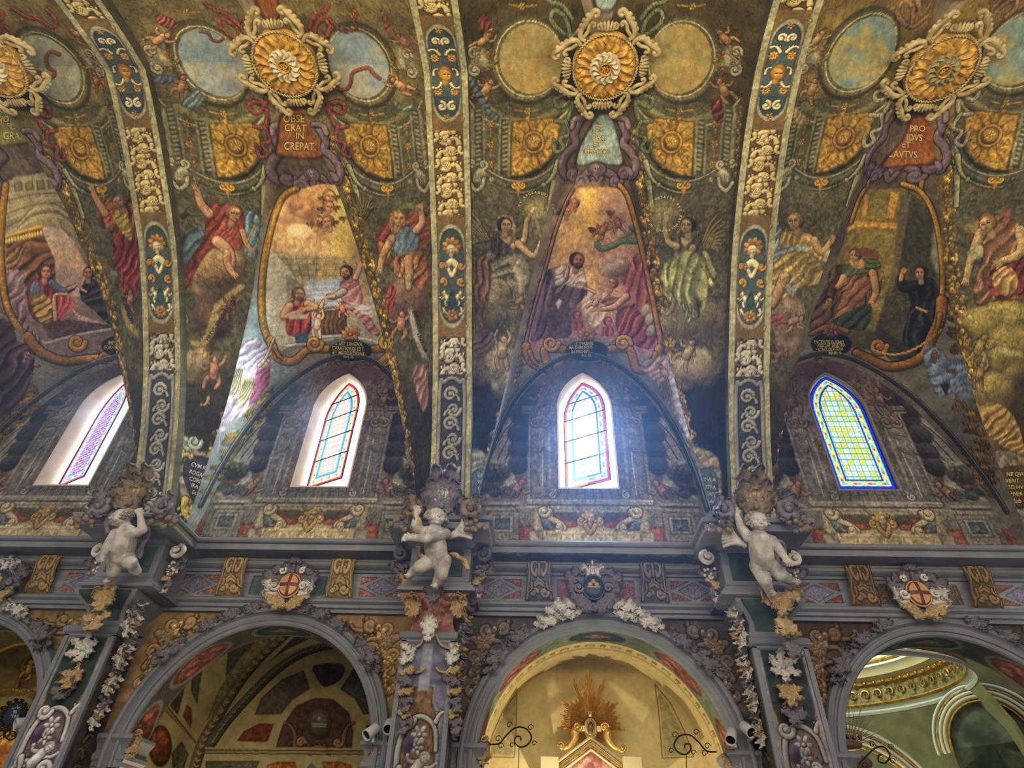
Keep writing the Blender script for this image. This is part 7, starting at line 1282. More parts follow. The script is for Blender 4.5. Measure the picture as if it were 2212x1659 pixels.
statue('left cherub statue holding a mauve cloth over its shoulder and looking left', dict(head=(262, 1119, Y0), chest=(271, 1160, Y0), belly=(266, 1184, Y0), pelvis=(263, 1204, Y0+.03), shL=(249, 1153, Y0), shR=(293, 1151, Y0), elL=(232, 1180, Y0+.02), haL=(223, 1198, Y0-.05), elR=(308, 1144, Y0-.05), haR=(303, 1116, Y0-.1),
       hiL=(252, 1211, Y0+.02), hiR=(274, 1207, Y0), knL=(245, 1234, Y0-.06), knR=(282, 1216, Y0-.22), foL=(243, 1256, Y0+.02), foR=(297, 1233, Y0-.06)), -.75, -.35, None,
       [([(232, 1150, Y0+.05), (236, 1118, Y0+.1), (252, 1094, Y0+.12), (282, 1092, Y0+.1), (300, 1105, Y0+.05)], .045, 'mauve'), ([(300, 1110, Y0), (318, 1140, Y0+.05), (310, 1170, Y0+.1), (296, 1200, Y0+.12)], .04, 'mauve'), ([(228, 1212, Y0-.1), (250, 1214, Y0-.16), (270, 1206, Y0-.16), (284, 1196, Y0)], .025, 'ochre')])
statue('middle winged cherub statue clasping an ochre foliage branch and smiling upward', dict(head=(943, 1117, Y0), chest=(938, 1160, Y0), belly=(941, 1187, Y0), pelvis=(945, 1207, Y0+.03), shL=(915, 1149, Y0), shR=(963, 1153, Y0), elL=(896, 1140, Y0-.03), haL=(899, 1112, Y0-.1), elR=(922, 1163, Y0-.30), haR=(888, 1162, Y0-.22),
       hiL=(931, 1211, Y0), hiR=(957, 1212, Y0), knL=(908, 1224, Y0-.16), knR=(953, 1240, Y0-.06), foL=(884, 1243, Y0-.02), foR=(940, 1265, Y0+.02)), .45, -.15, [(972, 1160, 1)],
       [([(892, 1098, Y0-.05), (902, 1120, Y0-.12), (906, 1146, Y0-.12), (890, 1160, Y0-.2)], .04, 'ochre'), ([(903, 1180, Y0), (912, 1200, Y0-.12), (928, 1210, Y0-.17), (950, 1206, Y0-.15)], .032, 'ochre'), ([(975, 1195, Y0+.1), (998, 1205, Y0+.1), (1010, 1228, Y0+.1)], .04, 'ochre')])
statue('right winged cherub statue raising one arm above its head', dict(head=(1637, 1127, Y0), chest=(1641, 1172, Y0), belly=(1646, 1200, Y0), pelvis=(1650, 1219, Y0+.03), shL=(1617, 1160, Y0), shR=(1667, 1168, Y0), elL=(1602, 1140, Y0), haL=(1592, 1114, Y0), elR=(1684, 1189, Y0+.05), haR=(1697, 1206, Y0-.02),
       hiL=(1638, 1222, Y0), hiR=(1662, 1222, Y0), knL=(1652, 1252, Y0-.08), knR=(1685, 1240, Y0-.12), foL=(1664, 1281, Y0+.03), foR=(1713, 1259, Y0+.04)), .05, -.4, [(1610, 1178, -1)],
       [([(1660, 1160, Y0), (1684, 1168, Y0-.02), (1694, 1190, Y0+.02), (1690, 1215, Y0+.05), (1660, 1226, Y0-.14), (1648, 1230, Y0-.2)], .04, 'mauve')])
# ---------------- side chapels and their fittings ----------------
# bright cream chapel: gilded sunburst over a pediment
M['creamwall'] = mat('cream_plaster', (206, 184, 120), .6, var=.06, scale=2, bump=.05)
M['raygold'] = mat('ray_gilding', (204, 146, 58), .4, metal=.3, var=.15, scale=14, bump=.2); YA = 1.35; A_ = empty('altarpiece_crown', (-.12, YA, 2.2), 'gilded sunburst above a pale oval medallion on the crown of the cream altarpiece', 'altarpiece')
c = at(1276, 1566, YA-.05)
r = random.Random(5)
for k in range(19):
    a = math.radians(-6+k*(192/18)); L = (.30, .62, .42, .78, .50)[k % 5] if k not in (9,) else .98; L = {9: 1.0, 8: .58, 7: .86, 6: .52, 5: .56, 4: .68, 3: .54, 2: .60, 1: .56, 0: .64}[min(k, 18-k)]; w = .026 if k != 9 else .034; m = MB()
    for q in (-2, -1, 0, 1, 2):
        if abs(q) == 2 and k % 2 and k != 9: continue
        l = L*(1-.13*abs(q)); b_ = a+q*.052; d = np.array((math.cos(b_), 0, math.sin(b_))); n_ = np.array((-math.sin(b_), 0, math.cos(b_))); p0 = c+d*.10; p1 = c+d*l; w0, w1 = w*.35, w*.9
        V = [p0-n_*w0+(0, .02, 0), p0+(0, -.02, 0), p0+n_*w0+(0, .02, 0), p1-n_*w1+(0, .02, 0), p1+(0, -.03, 0)-d*.01, p1+n_*w1+(0, .02, 0)]; m.add(V, [(0, 1, 4, 3), (1, 2, 5, 4), (3, 4, 5), (2, 1, 0), (0, 3, 5, 2)])
    m.build('ray', M['raygold'], A_)
c2 = at(1276, 1572, YA-.1); m = MB(); m.lathe([(.001, .06), (.09, .05), (.12, .0), (.135, -.06)], (0, 0, 0), (0, -1, 0), 28); m.v = [(c2[0]+x*.95, c2[1]+y, c2[2]+z*1.35) for x, y, z in m.v]; m.build('pale_oval', M['creamwall'], A_, 60)
m = MB(); m.ell(c2+(0, -.07, 0), (.055, .03, .10), 14, 9); m.build('brown_oval_stone', mat('brown_stone', (96, 62, 40), .2, bump=0), A_, 60)
m = MB(); m.tube([(c2[0]+.075*math.cos(t), c2[1]-.06, c2[2]+.13*math.sin(t)) for t in np.linspace(0, 2*math.pi, 25)], .012, 6); m.build('oval_frame', M['gold'], A_, 60)
for sx in (-1, 1): m = MB(); m.box(c2[0]+sx*.155-.04, c2[0]+sx*.155+.04, c2[1]-.04, c2[1]+.08, c2[2]-.06, c2[2]+.03, .008); m.build('side_block', M['creamwall'], A_)
m = MB(); 
for a in (60, 90, 120): m.tube([c2+(math.cos(math.radians(a))*.03, -.05, .19), c2+(math.cos(math.radians(a))*.07, -.06, .27)], [.018, .008], 7)
m.ell(c2+(0, -.05, .2), (.05, .04, .03), 10, 7); m.build('crown_finial', M['gold'], A_, 60)
for sx in (-1, 1):
    V = empty('gilded_volute', tuple(c2+(sx*.35, -.02, -.25)), 'gilded scaly volute %s of the oval medallion' % ('right' if sx > 0 else 'left'), 'volute', 'gilded volutes beside the medallion'); m = MB(); P = [c2+(sx*q[0], -.06, q[1]) for q in ((.24, -.0), (.30, -.07), (.30, -.16), (.34, -.24), (.42, -.32), (.52, -.36))]; q = crom(P, 4); m.tube([tuple(p) for p in q], list(np.interp(np.linspace(0, 1, len(q)), [0, .25, .6, 1], [.05, .085, .06, .03])), 9); m.build('body', M['gold'], V, 60)
    m = MB(); scroll3(m, c2+(sx*.25, -.06, -.0), .08, .032, 1.3, 0, sx); m.build('upper_scroll', M['gold'], V, 60); m = MB(); scroll3(m, c2+(sx*.56, -.06, -.33), .07, .028, 1.3, 3, sx); m.build('lower_scroll', M['gold'], V, 60)
PD = empty('pediment', (c[0], YA, 1.9), 'cream and gold pointed pediment at the bottom of the bright chapel', 'pediment'); ap = at(1275, 1594, YA-.15)
for sx in (-1, 1):
    e = at(1275+sx*95, 1665, YA-.15)
    for k, (o_, w_, mt) in enumerate(((0, .030, 'creamwall'), (.06, .018, 'gold'), (.10, .022, 'creamwall'), (.15, .026, 'dgold'), (.20, .02, 'creamwall'))):
        m = MB(); m.tube([tuple(ap+(0, -.02*k, -o_)), tuple(e+(0, -.02*k, -o_))], w_, 8); m.build('raking_moulding', M[mt], PD, 40)
m = MB(); b0 = at(1190, 1665, YA-.1); b1 = at(1360, 1665, YA-.1); m.add([tuple(ap+(0, .0, -.1)), tuple(b0+(0, 0, -.25)), tuple(b1+(0, 0, -.25)), tuple(ap+(0, .15, -.1)), tuple(b0+(0, .15, -.25)), tuple(b1+(0, .15, -.25))], [(0, 1, 2), (5, 4, 3), (0, 3, 4, 1), (1, 4, 5, 2), (2, 5, 3, 0)]); m.build('tympanum', M['redmarble'], PD)
for sx in (-1, 1):
    p0 = at(1275+sx*88, 1632, YA-.2); PB = MB(); PB.box(p0[0]-.16, p0[0]+.16, YA-.35, YA+.1, p0[2]-.5, p0[2]-.02, .02); o = PB.build('cornice_end_block', M['creamwall'], PD)
# light of the chapels
def point(name, loc, e, col, r=.05):
    l = bpy.data.lights.new(name, 'POINT'); l.energy = e; l.color = col; l.shadow_soft_size = r; o = bpy.data.objects.new(name, l); COL.objects.link(o); o.location = loc
sp_ = bpy.data.lights.new('chapel_spotlight', 'SPOT'); sp_.energy = 190; sp_.color = (1, .86, .56); sp_.spot_size = 2.2; sp_.shadow_soft_size = .03; so_ = bpy.data.objects.new('chapel_spotlight', sp_); COL.objects.link(so_); so_.location = (-.55, .50, .6); so_.rotation_euler = (Vector((0.05, 1.8, 3.0))-Vector(so_.location)).to_track_quat('-Z', 'Y').to_euler()
point('chapel_lamp', (1.1, .7, .3), 36, (1, .86, .56), .1); point('ribbed_chapel_lamp', (-7.4, 1.2, .2), 120, (1, .84, .54), .2); point('golden_chapel_lamp', (-12.0, .9, .6), 90, (1, .78, .4), .2)
# wrought-iron lamp brackets
for lab_, sx, x0, y0, s in (('left', 1, 1056, 1608, 1.0), ('right', -1, 1548, 1624, 1.0)):
    E_ = empty('iron_bracket', tuple(at(x0, y0, -.45)), 'black wrought-iron scroll bracket on the %s side of the cream arch' % lab_, 'lamp bracket', 'wrought-iron lamp brackets'); f = lambda x, y: tuple(at(x0+sx*x, y0+y, -.5)); m = MB()
    q = crom([f(0, 0), f(22, -2), f(38, -20), f(58, -36), f(80, -34), (f(92, -16)), f(84, 0), f(68, 6), f(56, -4), f(58, -16), f(68, -16), f(69, -8)], 6); m.tube([tuple(p) for p in q], .013, 7); m.build('main_scroll', M['iron'], E_, 60)
    for x, y, r_ in ((20, -12, 6), (26, 4, 6), (44, -42, 6), (90, -36, 6), (98, -2, 5), (50, 2, 5)):
        m = MB(); cc = np.array(f(x, y)); rr = r_*.0088; m.tube([tuple(cc+(rr*math.cos(t)*(1-t/9), 0, rr*math.sin(t)*(1-t/9))) for t in np.linspace(0, 6.5, 16)], .0065, 6); m.build('curl', M['iron'], E_, 60)
    m = MB(); m.tube([f(65, 8), f(64, 80)], .007, 6); m.build('hanging_rod', M['iron'], E_, 60)
for lab_, sx, x0, y0 in (('golden', -1, 60, 1590), ('domed', 1, 1870, 1640)):
    E_ = empty('iron_bracket', tuple(at(x0, y0, -.2)), 'black wrought-iron scroll in front of the %s chapel' % lab_, 'lamp bracket', 'wrought-iron lamp brackets'); f = lambda x, y: tuple(at(x0+sx*x, y0+y, -.3)); m = MB(); q = crom([f(-15, 10), f(0, -5), f(20, -24), f(40, -26), f(52, -8), f(42, 8), f(28, 4), f(28, -8), f(36, -10)], 6); m.tube([tuple(p) for p in q], .013, 7); m.build('main_scroll', M['iron'], E_, 60)
    for x, y in ((-2, 14), (14, -32), (54, -26), (58, 4)): m = MB(); cc = np.array(f(x, y)); m.tube([tuple(cc+(.05*math.cos(t)*(1-t/9), 0, .05*math.sin(t)*(1-t/9))) for t in np.linspace(0, 6.5, 14)], .007, 6); m.build('curl', M['iron'], E_, 60)
# spotlights on the imposts
M['whitemetal'] = mat('white_metal', (190, 190, 196), .4, var=.05, bump=0); M['lens'] = mat('black_lens', (8, 8, 10), .3, var=0, bump=0)
for x, y, d, lab_ in ((803, 1580, (-.35, -.5, -.45), 'lower white spotlight beside the middle pilaster'), (841, 1568, (.05, -.5, -.35), 'upper white spotlight beside the middle pilaster'), (1579, 1590, (-.25, -.5, -.45), 'lower white spotlight beside the right pilaster'), (1614, 1575, (.15, -.5, -.35), 'upper white spotlight beside the right pilaster'), (52, 1562, (-.4, -.5, -.2), 'white spotlight left of the left pilaster')):
    c = at(x, y, -.42); S_ = empty('spotlight', tuple(c), lab_, 'spotlight', 'white spotlights on the imposts'); d = np.array(d)/np.linalg.norm(d); m = MB(); m.lathe([(.001, -.12), (.07, -.12), (.085, -.10), (.09, .10), (.09, .13), (.078, .13), (.075, .09)], c, d, 28); hs_ = m.build('housing', M['whitemetal'], S_, 40)
    m = MB(); m.lathe([(.001, .095), (.076, .095)], c, d, 24); m.build('lens', M['lens'], hs_); m = MB(); m.box(c[0]+.02, c[0]+.06, c[1]+.02, c[1]+.34, c[2]-.16, c[2]-.12, .005); m.box(c[0]+.02, c[0]+.06, c[1]+.0, c[1]+.04, c[2]-.16, c[2]-.02, .005); m.build('arm', M['whitemetal'], S_)
# gold panel sign in the left chapel
c = at(28, 1546, .35); S_ = empty('carved_sign', tuple(c), 'dark blue disc lettered CHA RI TAS in a black carved wreath at the left edge', 'sign'); m = MB(); m.lathe([(.001, .03), (.15, .025), (.17, 0)], c, (0, -1, 0), 28); m.build('disc', mat('dark_blue_paint', (22, 34, 62), .4), S_, 40)
for k in range(14): a = k*360/14; add_leaf(S_, (c[0]+.16*math.cos(math.radians(a)), c[1]-.01, c[2]+.16*math.sin(math.radians(a))), a, .15, 1, 1, 'iron')
for sx in (-1, 1):
    m = MB(); scroll3(m, (c[0]+sx*.36, c[1], c[2]), .12, .025, 1.4, 0, sx); m.build('gold_scroll', M['gold'], S_, 60)
# domed chapel
DC = (6.0, 4.7); M['dome'] = mat('pale_dome_plaster', (206, 214, 192), .6, var=.12, scale=3, bump=.05); M['olive'] = mat('olive_pendentive', (138, 130, 74), .7, var=.2, scale=3, bump=.05, stain=(116, 114, 66)); M['whitem'] = mat('white_moulding', (206, 206, 184), .5, var=.05, bump=0); M['goldfr'] = mat('gilt_frieze', (150, 128, 62), .45, metal=.2, var=.3, scale=16, bump=.5, stain=(96, 78, 34))
def ring(name, prof, mt, par, n=72):
    m = MB(); m.lathe(prof, (DC[0], DC[1], 0), (0, 0, 1), n); return m.build(name, M[mt], par, 40)
DR = empty('dome_ring', (DC[0], DC[1], 4.0), 'white and gilt ring entablature below the dome in the right chapel', 'dome ring')
ring('lower_white_moulding', [(2.98, 3.94), (2.94, 4.0), (2.98, 4.05), (2.92, 4.10), (2.88, 4.12)], 'whitem', DR); ring('dark_bead_course', [(2.90, 4.12), (2.84, 4.17), (2.90, 4.22)], 'dgold', DR); ring('gilt_frieze', [(2.90, 4.22), (2.92, 4.60)], 'goldfr', DR); ring('dentil_course', [(2.92, 4.60), (2.82, 4.64), (2.80, 4.72)], 'dgold', DR); ring('cornice', [(2.80, 4.72), (2.62, 4.78), (2.60, 4.88), (2.54, 4.94)], 'creamwall', DR); ring('white_rim', [(2.54, 4.94), (2.48, 4.98), (2.50, 5.04)], 'whitem', DR); ring('gilt_beads', [(2.52, 5.04), (2.46, 5.10), (2.52, 5.18)], 'dgold', DR)
for k in range(56):
    a = 2*math.pi*k/56
    if math.sin(a) < -.3: continue
    m = MB(); p = (DC[0]+2.88*math.cos(a), DC[1]+2.88*math.sin(a), 4.41); e = (-math.sin(a), math.cos(a), 0); n_ = np.array((-math.cos(a), -math.sin(a), 0)); pts = [np.array(p)+np.array(e)*.12*(1-t*.8)*math.cos(t*8)+np.array((0, 0, 1))*.12*(1-t*.8)*math.sin(t*8)+n_*.03 for t in np.linspace(0, 1, 14)]; m.tube([tuple(q) for q in pts], .022, 6); m.build('frieze_scroll', M['gold'], DR, 60)
for k in range(72):
    a = 2*math.pi*k/72
    if math.sin(a) < -.2: continue
    m = MB(); m.ell((DC[0]+2.80*math.cos(a), DC[1]+2.80*math.sin(a), 4.67), (.05, .05, .05), 7, 5); m.build('dentil', M['gold'], DR, 60)
m = MB(); m.lathe([(2.50, 5.15)]+[(2.50*math.cos(t), 5.15+2.3*math.sin(t)) for t in np.linspace(.05, 1.5, 14)], (DC[0], DC[1], 0), (0, 0, 1), 64); o = m.build('ceiling_dome', M['dome'], smooth=60); o['kind'] = 'structure'
m = MB(); V = []
for k in range(65):                           # pendentive shell widening from the ring to the walls
    a = -.42+(math.pi+.84)*k/64
    for r_, z in ((2.98, 3.96), (3.15, 3.6), (3.35, 3.1), (3.45, 2.5), (3.5, -1.6)): V.append((DC[0]+r_*math.cos(a), max(.56, DC[1]+r_*math.sin(a)), z))
m.grid(V, 65, 5); o = m.build('wall_dome_chapel', M['olive'], smooth=60); o['kind'] = 'structure'
def arch_band(name, cx, cy, cz, r_, ax, mats, lab):
    E_ = empty(name, (cx, cy, cz), lab, 'arch moulding', 'white and gilt arches in the domed chapel'); ax = np.array(ax, float); ax /= np.linalg.norm(ax)
    for k, (dr, w_, mt) in enumerate(mats):
        m = MB(); m.tube([tuple(np.array((cx, cy, cz))+ax*(r_+dr)*math.cos(t)+np.array((0, 0, (r_+dr)*math.sin(t)))) for t in np.linspace(-.1, math.pi+.1, 49)], w_, 8); m.build('moulding', M[mt], E_, 60)
    return E_
bm_ = ((0, .035, 'whitem'), (-.08, .02, 'dgold'), (-.15, .035, 'whitem'), (-.25, .045, 'creamwall'), (-.34, .02, 'dgold'))
p_ = at(1806, 1568, 3.4); p2_ = at(1992, 1662, 3.4); dx_, dz_ = p2_[0]-p_[0], p_[2]-p2_[2]; ra_ = (dx_**2+dz_**2)/(2*dz_); arch_band('arch_moulding', p_[0], 3.4, p_[2]-ra_, ra_, (1, 0, 0), bm_, 'white and gilt arch rim crossing the lower left of the domed chapel')
q0 = at(2060, 1659, 4.2); q1 = at(2190, 1530, 4.2); cx = 8.25; arch_band('arch_moulding', 9.0, 4.3, 2.85, 1.2, (.62, -.78, 0), bm_, 'white and gilt arch rim round the landscape fresco at the right edge')
fr_ = MB(); fr_.lathe([(.001, 0), (.88, 0)], (9.06, 4.38, 2.85), (-.78, -.62, .0), 40); fr_.add([(9.06-.88*.62, 4.38+.88*.78, 2.85), (9.06+.88*.62, 4.38-.88*.78, 2.85), (9.06+.88*.62, 4.38-.88*.78, -1), (9.06-.88*.62, 4.38+.88*.78, -1)], [(0, 1, 2, 3)]); o = fr_.build('landscape_fresco', mat('dark_green_landscape', (52, 66, 50), .6, scale=2.5, var=.4, stain=(96, 104, 72)), smooth=40); tag(o, 'dark green landscape fresco under the right-hand arch of the domed chapel', 'wall painting')
SR = empty('sunray_ornament', tuple(at(1838, 1600, .9)), 'reddish crown ornament with thin rays at the left of the domed chapel', 'ray ornament'); c = at(1836, 1612, .9); M['rosewood'] = mat('reddish_gilt', (110, 72, 52), .45, metal=.2, var=.3)
for k in range(17):
    a = math.radians(15+k*8.5); m = MB(); m.tube([c+(.1*math.cos(a), 0, .1*math.sin(a)), c+((.62+.12*(k % 2))*math.cos(a), 0, (.62+.12*(k % 2))*math.sin(a))], [.012, .004], 5); m.build('ray', M['rosewood'], SR)
m = MB(); m.ell(c+(-.02, -.02, .02), (.24, .12, .09), 14, 9); m.ell(c+(0, -.02, -.25), (.3, .12, .14), 14, 9); m.build('cushion', M['rosewood'], SR, 60)
for k in range(5): m = MB(); m.ell(c+(-.2+.1*k, -.05, .14), (.035, .03, .05), 8, 6); m.build('crown_point', M['rosewood'], SR, 60)
point('dome_light', (6.0, 4.6, 6.2), 240, (.86, .98, .9), .3); point('domed_chapel_lamp', (5.6, 3.2, 1.0), 90, (1, .92, .68), .3)
s_ = MB(); s_.box(9.62, 9.8, .56, 9.0, -1.6, 5.6); o = s_.build('wall_dome_side', M['olive']); o['kind'] = 'structure'; s_ = MB(); s_.box(2.3, 9.7, 8.6, 8.8, -1.6, 5.6); o = s_.build('wall_dome_back', M['olive']); o['kind'] = 'structure'
# three painted infants on the pendentive
cI = at(1990, 1605, 5.2)
# ---------------- lettering ----------------
M['goldletter'] = mat('gold_letter', (214, 186, 84), .4, var=.1, bump=0); M['darkletter'] = mat('dark_letter_edge', (70, 28, 16), .5, var=.1, bump=0); M['paleletter'] = mat('pale_letter', (186, 176, 150), .5, var=.1, bump=0)
def bvh_of(o): me = o.data; return BVHTree.FromPolygons([o.matrix_world @ v.co for v in me.vertices], [tuple(p.vertices) for p in me.polygons])
def lettering(target, items, matn, name='lettering', lift=.012, sh=(0, 0)):
    """items: (text, x, y of the left end of the foot, cap height, rotation, width factor, slant), measured in the photograph and laid on to the target's own surface"""
    T_ = bvh_of(target) if not isinstance(target, BVHTree) else target; m = MB()
    for it in items:
        txt, x, y, h, rot, ws, sl = (list(it)+[0, 1, 0])[:7] if len(it) < 7 else it
        cu = bpy.data.curves.new('t', 'FONT'); cu.body = txt; cu.size = 1; cu.resolution_u = 3; cu.offset = .012; ob = bpy.data.objects.new('t', cu); COL.objects.link(ob); me = bpy.data.meshes.new_from_object(ob); bpy.data.objects.remove(ob)
        V = np.array([v.co[:2] for v in me.vertices]); k = h/.70; u = V[:, 0]*k*ws+V[:, 1]*k*sl; v = V[:, 1]*k; c, s = math.cos(rot), math.sin(rot); X = x+u*c+v*s+sh[0]; Y = y+u*s-v*c+sh[1]; P = []; ok = []
        for a, b in zip(X, Y):
            d = Vector(ray(a, b)).normalized(); hit = T_.ray_cast(Vector(CO), d); ok.append(hit[0] is not None); P.append(tuple(Vector(CO)+d*(hit[3]-lift)) if hit[0] is not None else (0, 0, 0))
        m.add(P, []); 
        for p in me.polygons:
            if all(ok[i] for i in p.vertices): m.f.append(tuple(m.n-len(P)+i for i in p.vertices))
        bpy.data.meshes.remove(me)
    used_ = sorted({i for f in m.f for i in f}); 
    if not used_: return None
    mp = {j: i for i, j in enumerate(used_)}; m.v = [m.v[j] for j in used_]; m.f = [tuple(mp[i] for i in f) for f in m.f]; o = m.build(name, M[matn], target if not isinstance(target, BVHTree) else None)
    return o
def ob_of(oid): return OWNERS[oid]['ob']
TX = {TABO[-1]: [('OBSE', 611, 264, 16, 0, .88), ('CRAT', 614, 283, 15, .02, .86), ('IN', 638, 300, 14, 0, .95), ('CREPAT.', 613, 323, 16, .02, .80)], TABO[0]: [('ET', 1285, 283, 12, 0, .95), ('PIVS,', 1279, 302, 12, 0, .85), ('ET', 1281, 316, 12, 0, .95), ('GRATVS.', 1262, 332, 12, 0, .84)],
      TABO[1]: [('PRO', 1965, 284, 13, 0, .95), ('VIDVS', 1947, 303, 14, .04, .85), ('ET', 1947, 318, 13, .04, .95), ('CAVTVS.', 1917, 339, 14, .03, .88)], TABO[-2]: [('ILE', -6, 243, 13, .05, .9), ('GIONE', -10, 263, 14, .05, .8), ('FLA', 13, 279, 14, .02, .9), ('GRAN', 6, 300, 15, .03, .85)]}
CP = {'c-1': [('SIEST LINGVA', 724, 745, 8, .05, .85), ('CVRATIONIS EST', 716, 755, 8, .05, .8), ('ET MITIGATIONE', 718, 765, 8, .05, .8), ('Eccl. 36.', 742, 773, 6, .03, .8)], 'c0': [('NOLITE TVRBARI', 1221, 747, 7, -.04, .8), ('ANIMA ENIM IPSIVS', 1216, 755, 7, -.03, .75), ('IN IPSO EST.', 1234, 763, 6.5, -.02, .8), ('Act. 20.', 1256, 770, 6, 0, .8)],
      'c1': [('FACIENTE ELEEMO', 1758, 742, 7, .01, .78), ('NESCIAT SINISTRA', 1766, 750, 7, -.02, .72), ('FACIAT DEXTERA', 1762, 759, 7, -.04, .75), ('Math. 6.', 1790, 766, 7, -.03, .9)], 'c-2': [('IMPLE FA', 232, 744, 8, .02, .85), ('EORVM IGNO', 224, 754, 8, .02, .8), ('Ps. 82', 250, 764, 7, .1, .9)],
      LT1: [('CVM IR', 412, 1006, 9, .3, .85), ('ROGARE', 408, 1022, 9, .3, .8), ('CORDE', 408, 1037, 9, .3, .8), ('IRATI', 412, 1051, 8, .3, .9), ('Eccl.', 414, 1066, 8, .3, .9)], LT2: [('GRA', 1031, 1030, 7), ('VIR', 1031, 1044, 7), ('DV', 1032, 1058, 7), ('TV', 1032, 1072, 7)], LT3: [('ATVLA', 1512, 1040, 8), ('VESTRA', 1513, 1056, 8, 0, .85), ('SVNT', 1518, 1071, 8), ('Job', 1528, 1086, 7)], LT4: [('NE QVI', 2174, 1028, 8), ('VERIT', 2172, 1042, 8), ('OD HV', 2174, 1056, 8), ('ENER', 2182, 1070, 8), ('Rub', 2186, 1086, 9)]}
# ---------------- dusty air in front of the windows ----------------
hz = bpy.data.materials.new('haze'); hz.use_nodes = True; nt = hz.node_tree; nt.nodes.clear(); out_ = nt.nodes.new('ShaderNodeOutputMaterial'); sc_ = nt.nodes.new('ShaderNodeVolumeScatter')
sc_.inputs['Color'].default_value = (.50, .72, 1, 1); sc_.inputs['Density'].default_value = .0048; sc_.inputs['Anisotropy'].default_value = .7; nt.links.new(sc_.outputs[0], out_.inputs['Volume'])
m = MB(); m.box(-15, 9, -12.9, -.14+.2, 2.0, 12.6); o = m.build('haze', hz); o['kind'] = 'stuff'; tag(o, 'thin dusty haze filling the nave in front of the windows', 'haze')
# ---------------- turn the painted surfaces into objects ----------------
OWNERS = globals().get('OWNERS', {})
lum = COLR@np.array([.3, .59, .11]); COLR[:] = lum[:, None]+(COLR-lum[:, None])*SATP
dirt = (.80+.42*fbm(GX/70, GY/60, 31, 4))*(.93+.14*fbm(GX/3.2, GY/3.2, 12, 2)); SG = np.array([s_['grp'] for s_ in SURF])[SID]; dirt[SG == 'V'] = 1+(dirt[SG == 'V']-1)*.25
for sc_n, wd, am_, gr in ((17, .035, .20, 'NW'), (8, .05, .13, 'NWLR'), (26, .03, .18, 'NW')):
    rn = fbm(CXp/sc_n, CYp/(sc_n*1.15), 77+sc_n, 3); dirt *= 1-am_*np.exp(-((rn-.5)/wd)**2)*np.isin(SG, list(gr)); dirt *= 1+.10*np.exp(-((rn-.5-wd*1.7)/wd)**2)*np.isin(SG, list(gr))
dirt[cN.id[ORD]] = 1+(dirt[cN.id[ORD]]-1)*.35
COLR[:] = np.clip(COLR*dirt[:, None], 0, 1)**1.10
key = OWN[GQ[:, 0]]*1000
base = SID[GQ[:, 0]]; key = np.where(key > 0, key, base)
for k in np.unique(key):
    Q = GQ[key == k]; vi, inv = np.unique(Q, return_inverse=True); Q = inv.reshape(-1, 4)
    if k >= 1000:
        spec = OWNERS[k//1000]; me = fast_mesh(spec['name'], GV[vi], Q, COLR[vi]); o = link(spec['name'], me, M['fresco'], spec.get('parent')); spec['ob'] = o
        if spec.get('parent') is None: tag(o, spec.get('label'), spec.get('cat'), spec.get('group'), spec.get('kind'))
        elif spec.get('label'): o['label'] = spec['label']
    else:
        s_ = SURF[k]; nm = {'lat': 'ceiling', 'long': 'ceiling', 'rib': 'beam', 'ribside': 'beam', 'wall': 'wall_back', 'spandrel': 'wall_lower', 'frieze': 'wall_frieze', 'soffit': 'arch_soffit', 'pilfront': 'painted_panel', 'pilside': 'painted_side', 'console': 'body', 'chapel_vault': 'ceiling_chapel', 'chapel_side': 'wall_chapel_side', 'chapel_back': 'wall_chapel_back'}[s_['name'][0]]
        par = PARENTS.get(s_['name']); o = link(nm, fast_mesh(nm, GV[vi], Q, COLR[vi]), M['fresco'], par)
        if par is None: o['kind'] = 'structure'

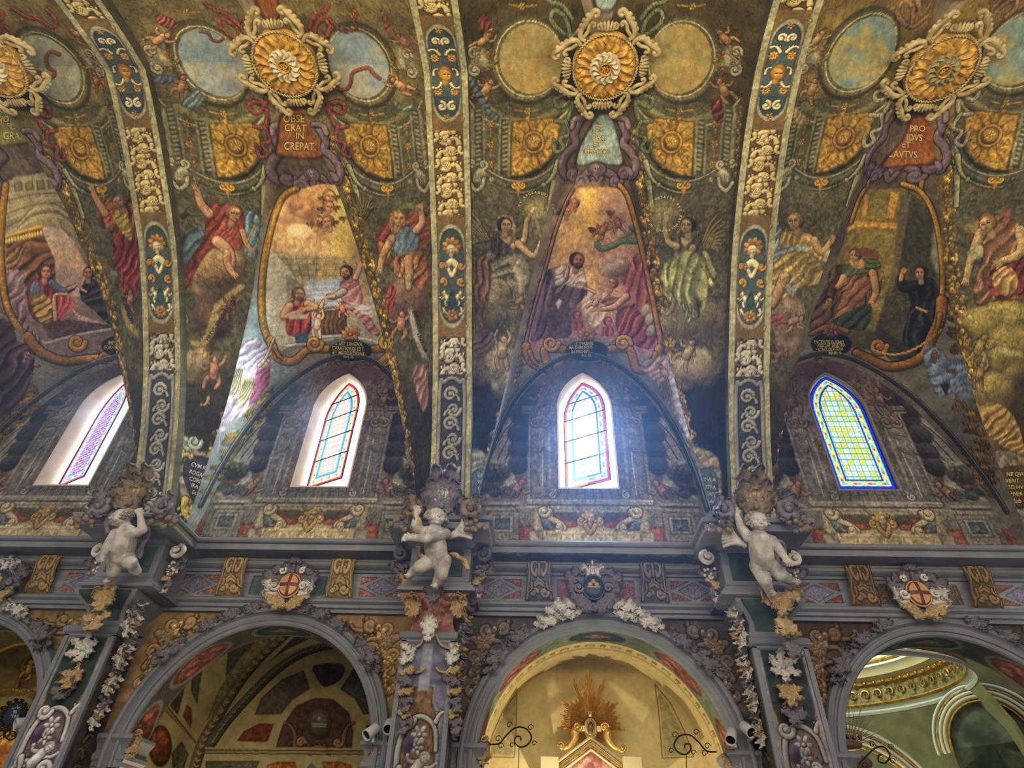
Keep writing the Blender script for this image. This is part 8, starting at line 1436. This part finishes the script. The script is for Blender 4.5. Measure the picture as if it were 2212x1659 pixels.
CP = {(CAP[int(k[1:])] if isinstance(k, str) else k): v for k, v in CP.items()}
for d_ in (TX, CP):
    for oid, items in d_.items():
        if 'ob' in OWNERS[oid]:
            if d_ is TX: lettering(OWNERS[oid]['ob'], items, 'darkletter', 'letter_outline', .008, (-.9, .5))  # dark outline colour of the gold letters, a copy set slightly aside
            lettering(OWNERS[oid]['ob'], items, 'paleletter' if oid in (LT1, LT2, LT3) else 'goldletter')
cell = [o for o in bpy.data.objects if o.name.startswith('ceiling') and o.type == 'MESH' and 'dome' not in o.name and 'fresco' not in o.name and 'chapel' not in o.name and 'boss' not in o.name]
V_, F_ = [], []
for o in cell: n0 = len(V_); V_ += [tuple(v.co) for v in o.data.vertices]; F_ += [tuple(i+n0 for i in p.vertices) for p in o.data.polygons]
BV = BVHTree.FromPolygons(V_, F_)
def ringtext(txt, cx, cy, r, a0, da): return [(ch, cx+r*math.cos(a0+da*i), cy+r*math.sin(a0+da*i), 5, a0+da*i+math.pi/2, 1, 0) for i, ch in enumerate(txt) if ch != ' ']
for nm, it in (('lettering', ringtext('NIMIS CONFORTATVS EST PRINCIPATVS', 1434, 462, 34, 2.3, .185)), ('lettering', ringtext('TV SACERDOTIS TV', 1158, 452, 34, 3.3, .19)), ('lettering', [('VIRTVS, ET FORTITVDO', 449, 738, 8, -.98, .95, 0)]), ('lettering', [('SERMO ILLIVS', 262, 642, 8, 1.25, .9, 0)]), ('lettering', [('CVSTODI', 890, 672, 7, 1.2, 1, 0), ('LINGVAM', 900, 722, 7, 1.15, 1, 0)])):
    o = lettering(BV, it, 'lens' if it[0][3] > 5 else 'goldletter'); 
    if o: o['kind'] = 'structure'; o.name = 'ceiling_lettering'
it = [('CHA', 24, 1531, 7, 0, 1, .1), ('RI', 28, 1541, 7, 0, 1, .1), ('TAS', 23, 1551, 7, 0, 1, .1)]
sg = [o for o in bpy.data.objects if o.name.startswith('disc') and o.parent and o.parent.name.startswith('carved_sign')]
if sg: lettering(sg[0], it, 'paleletter')
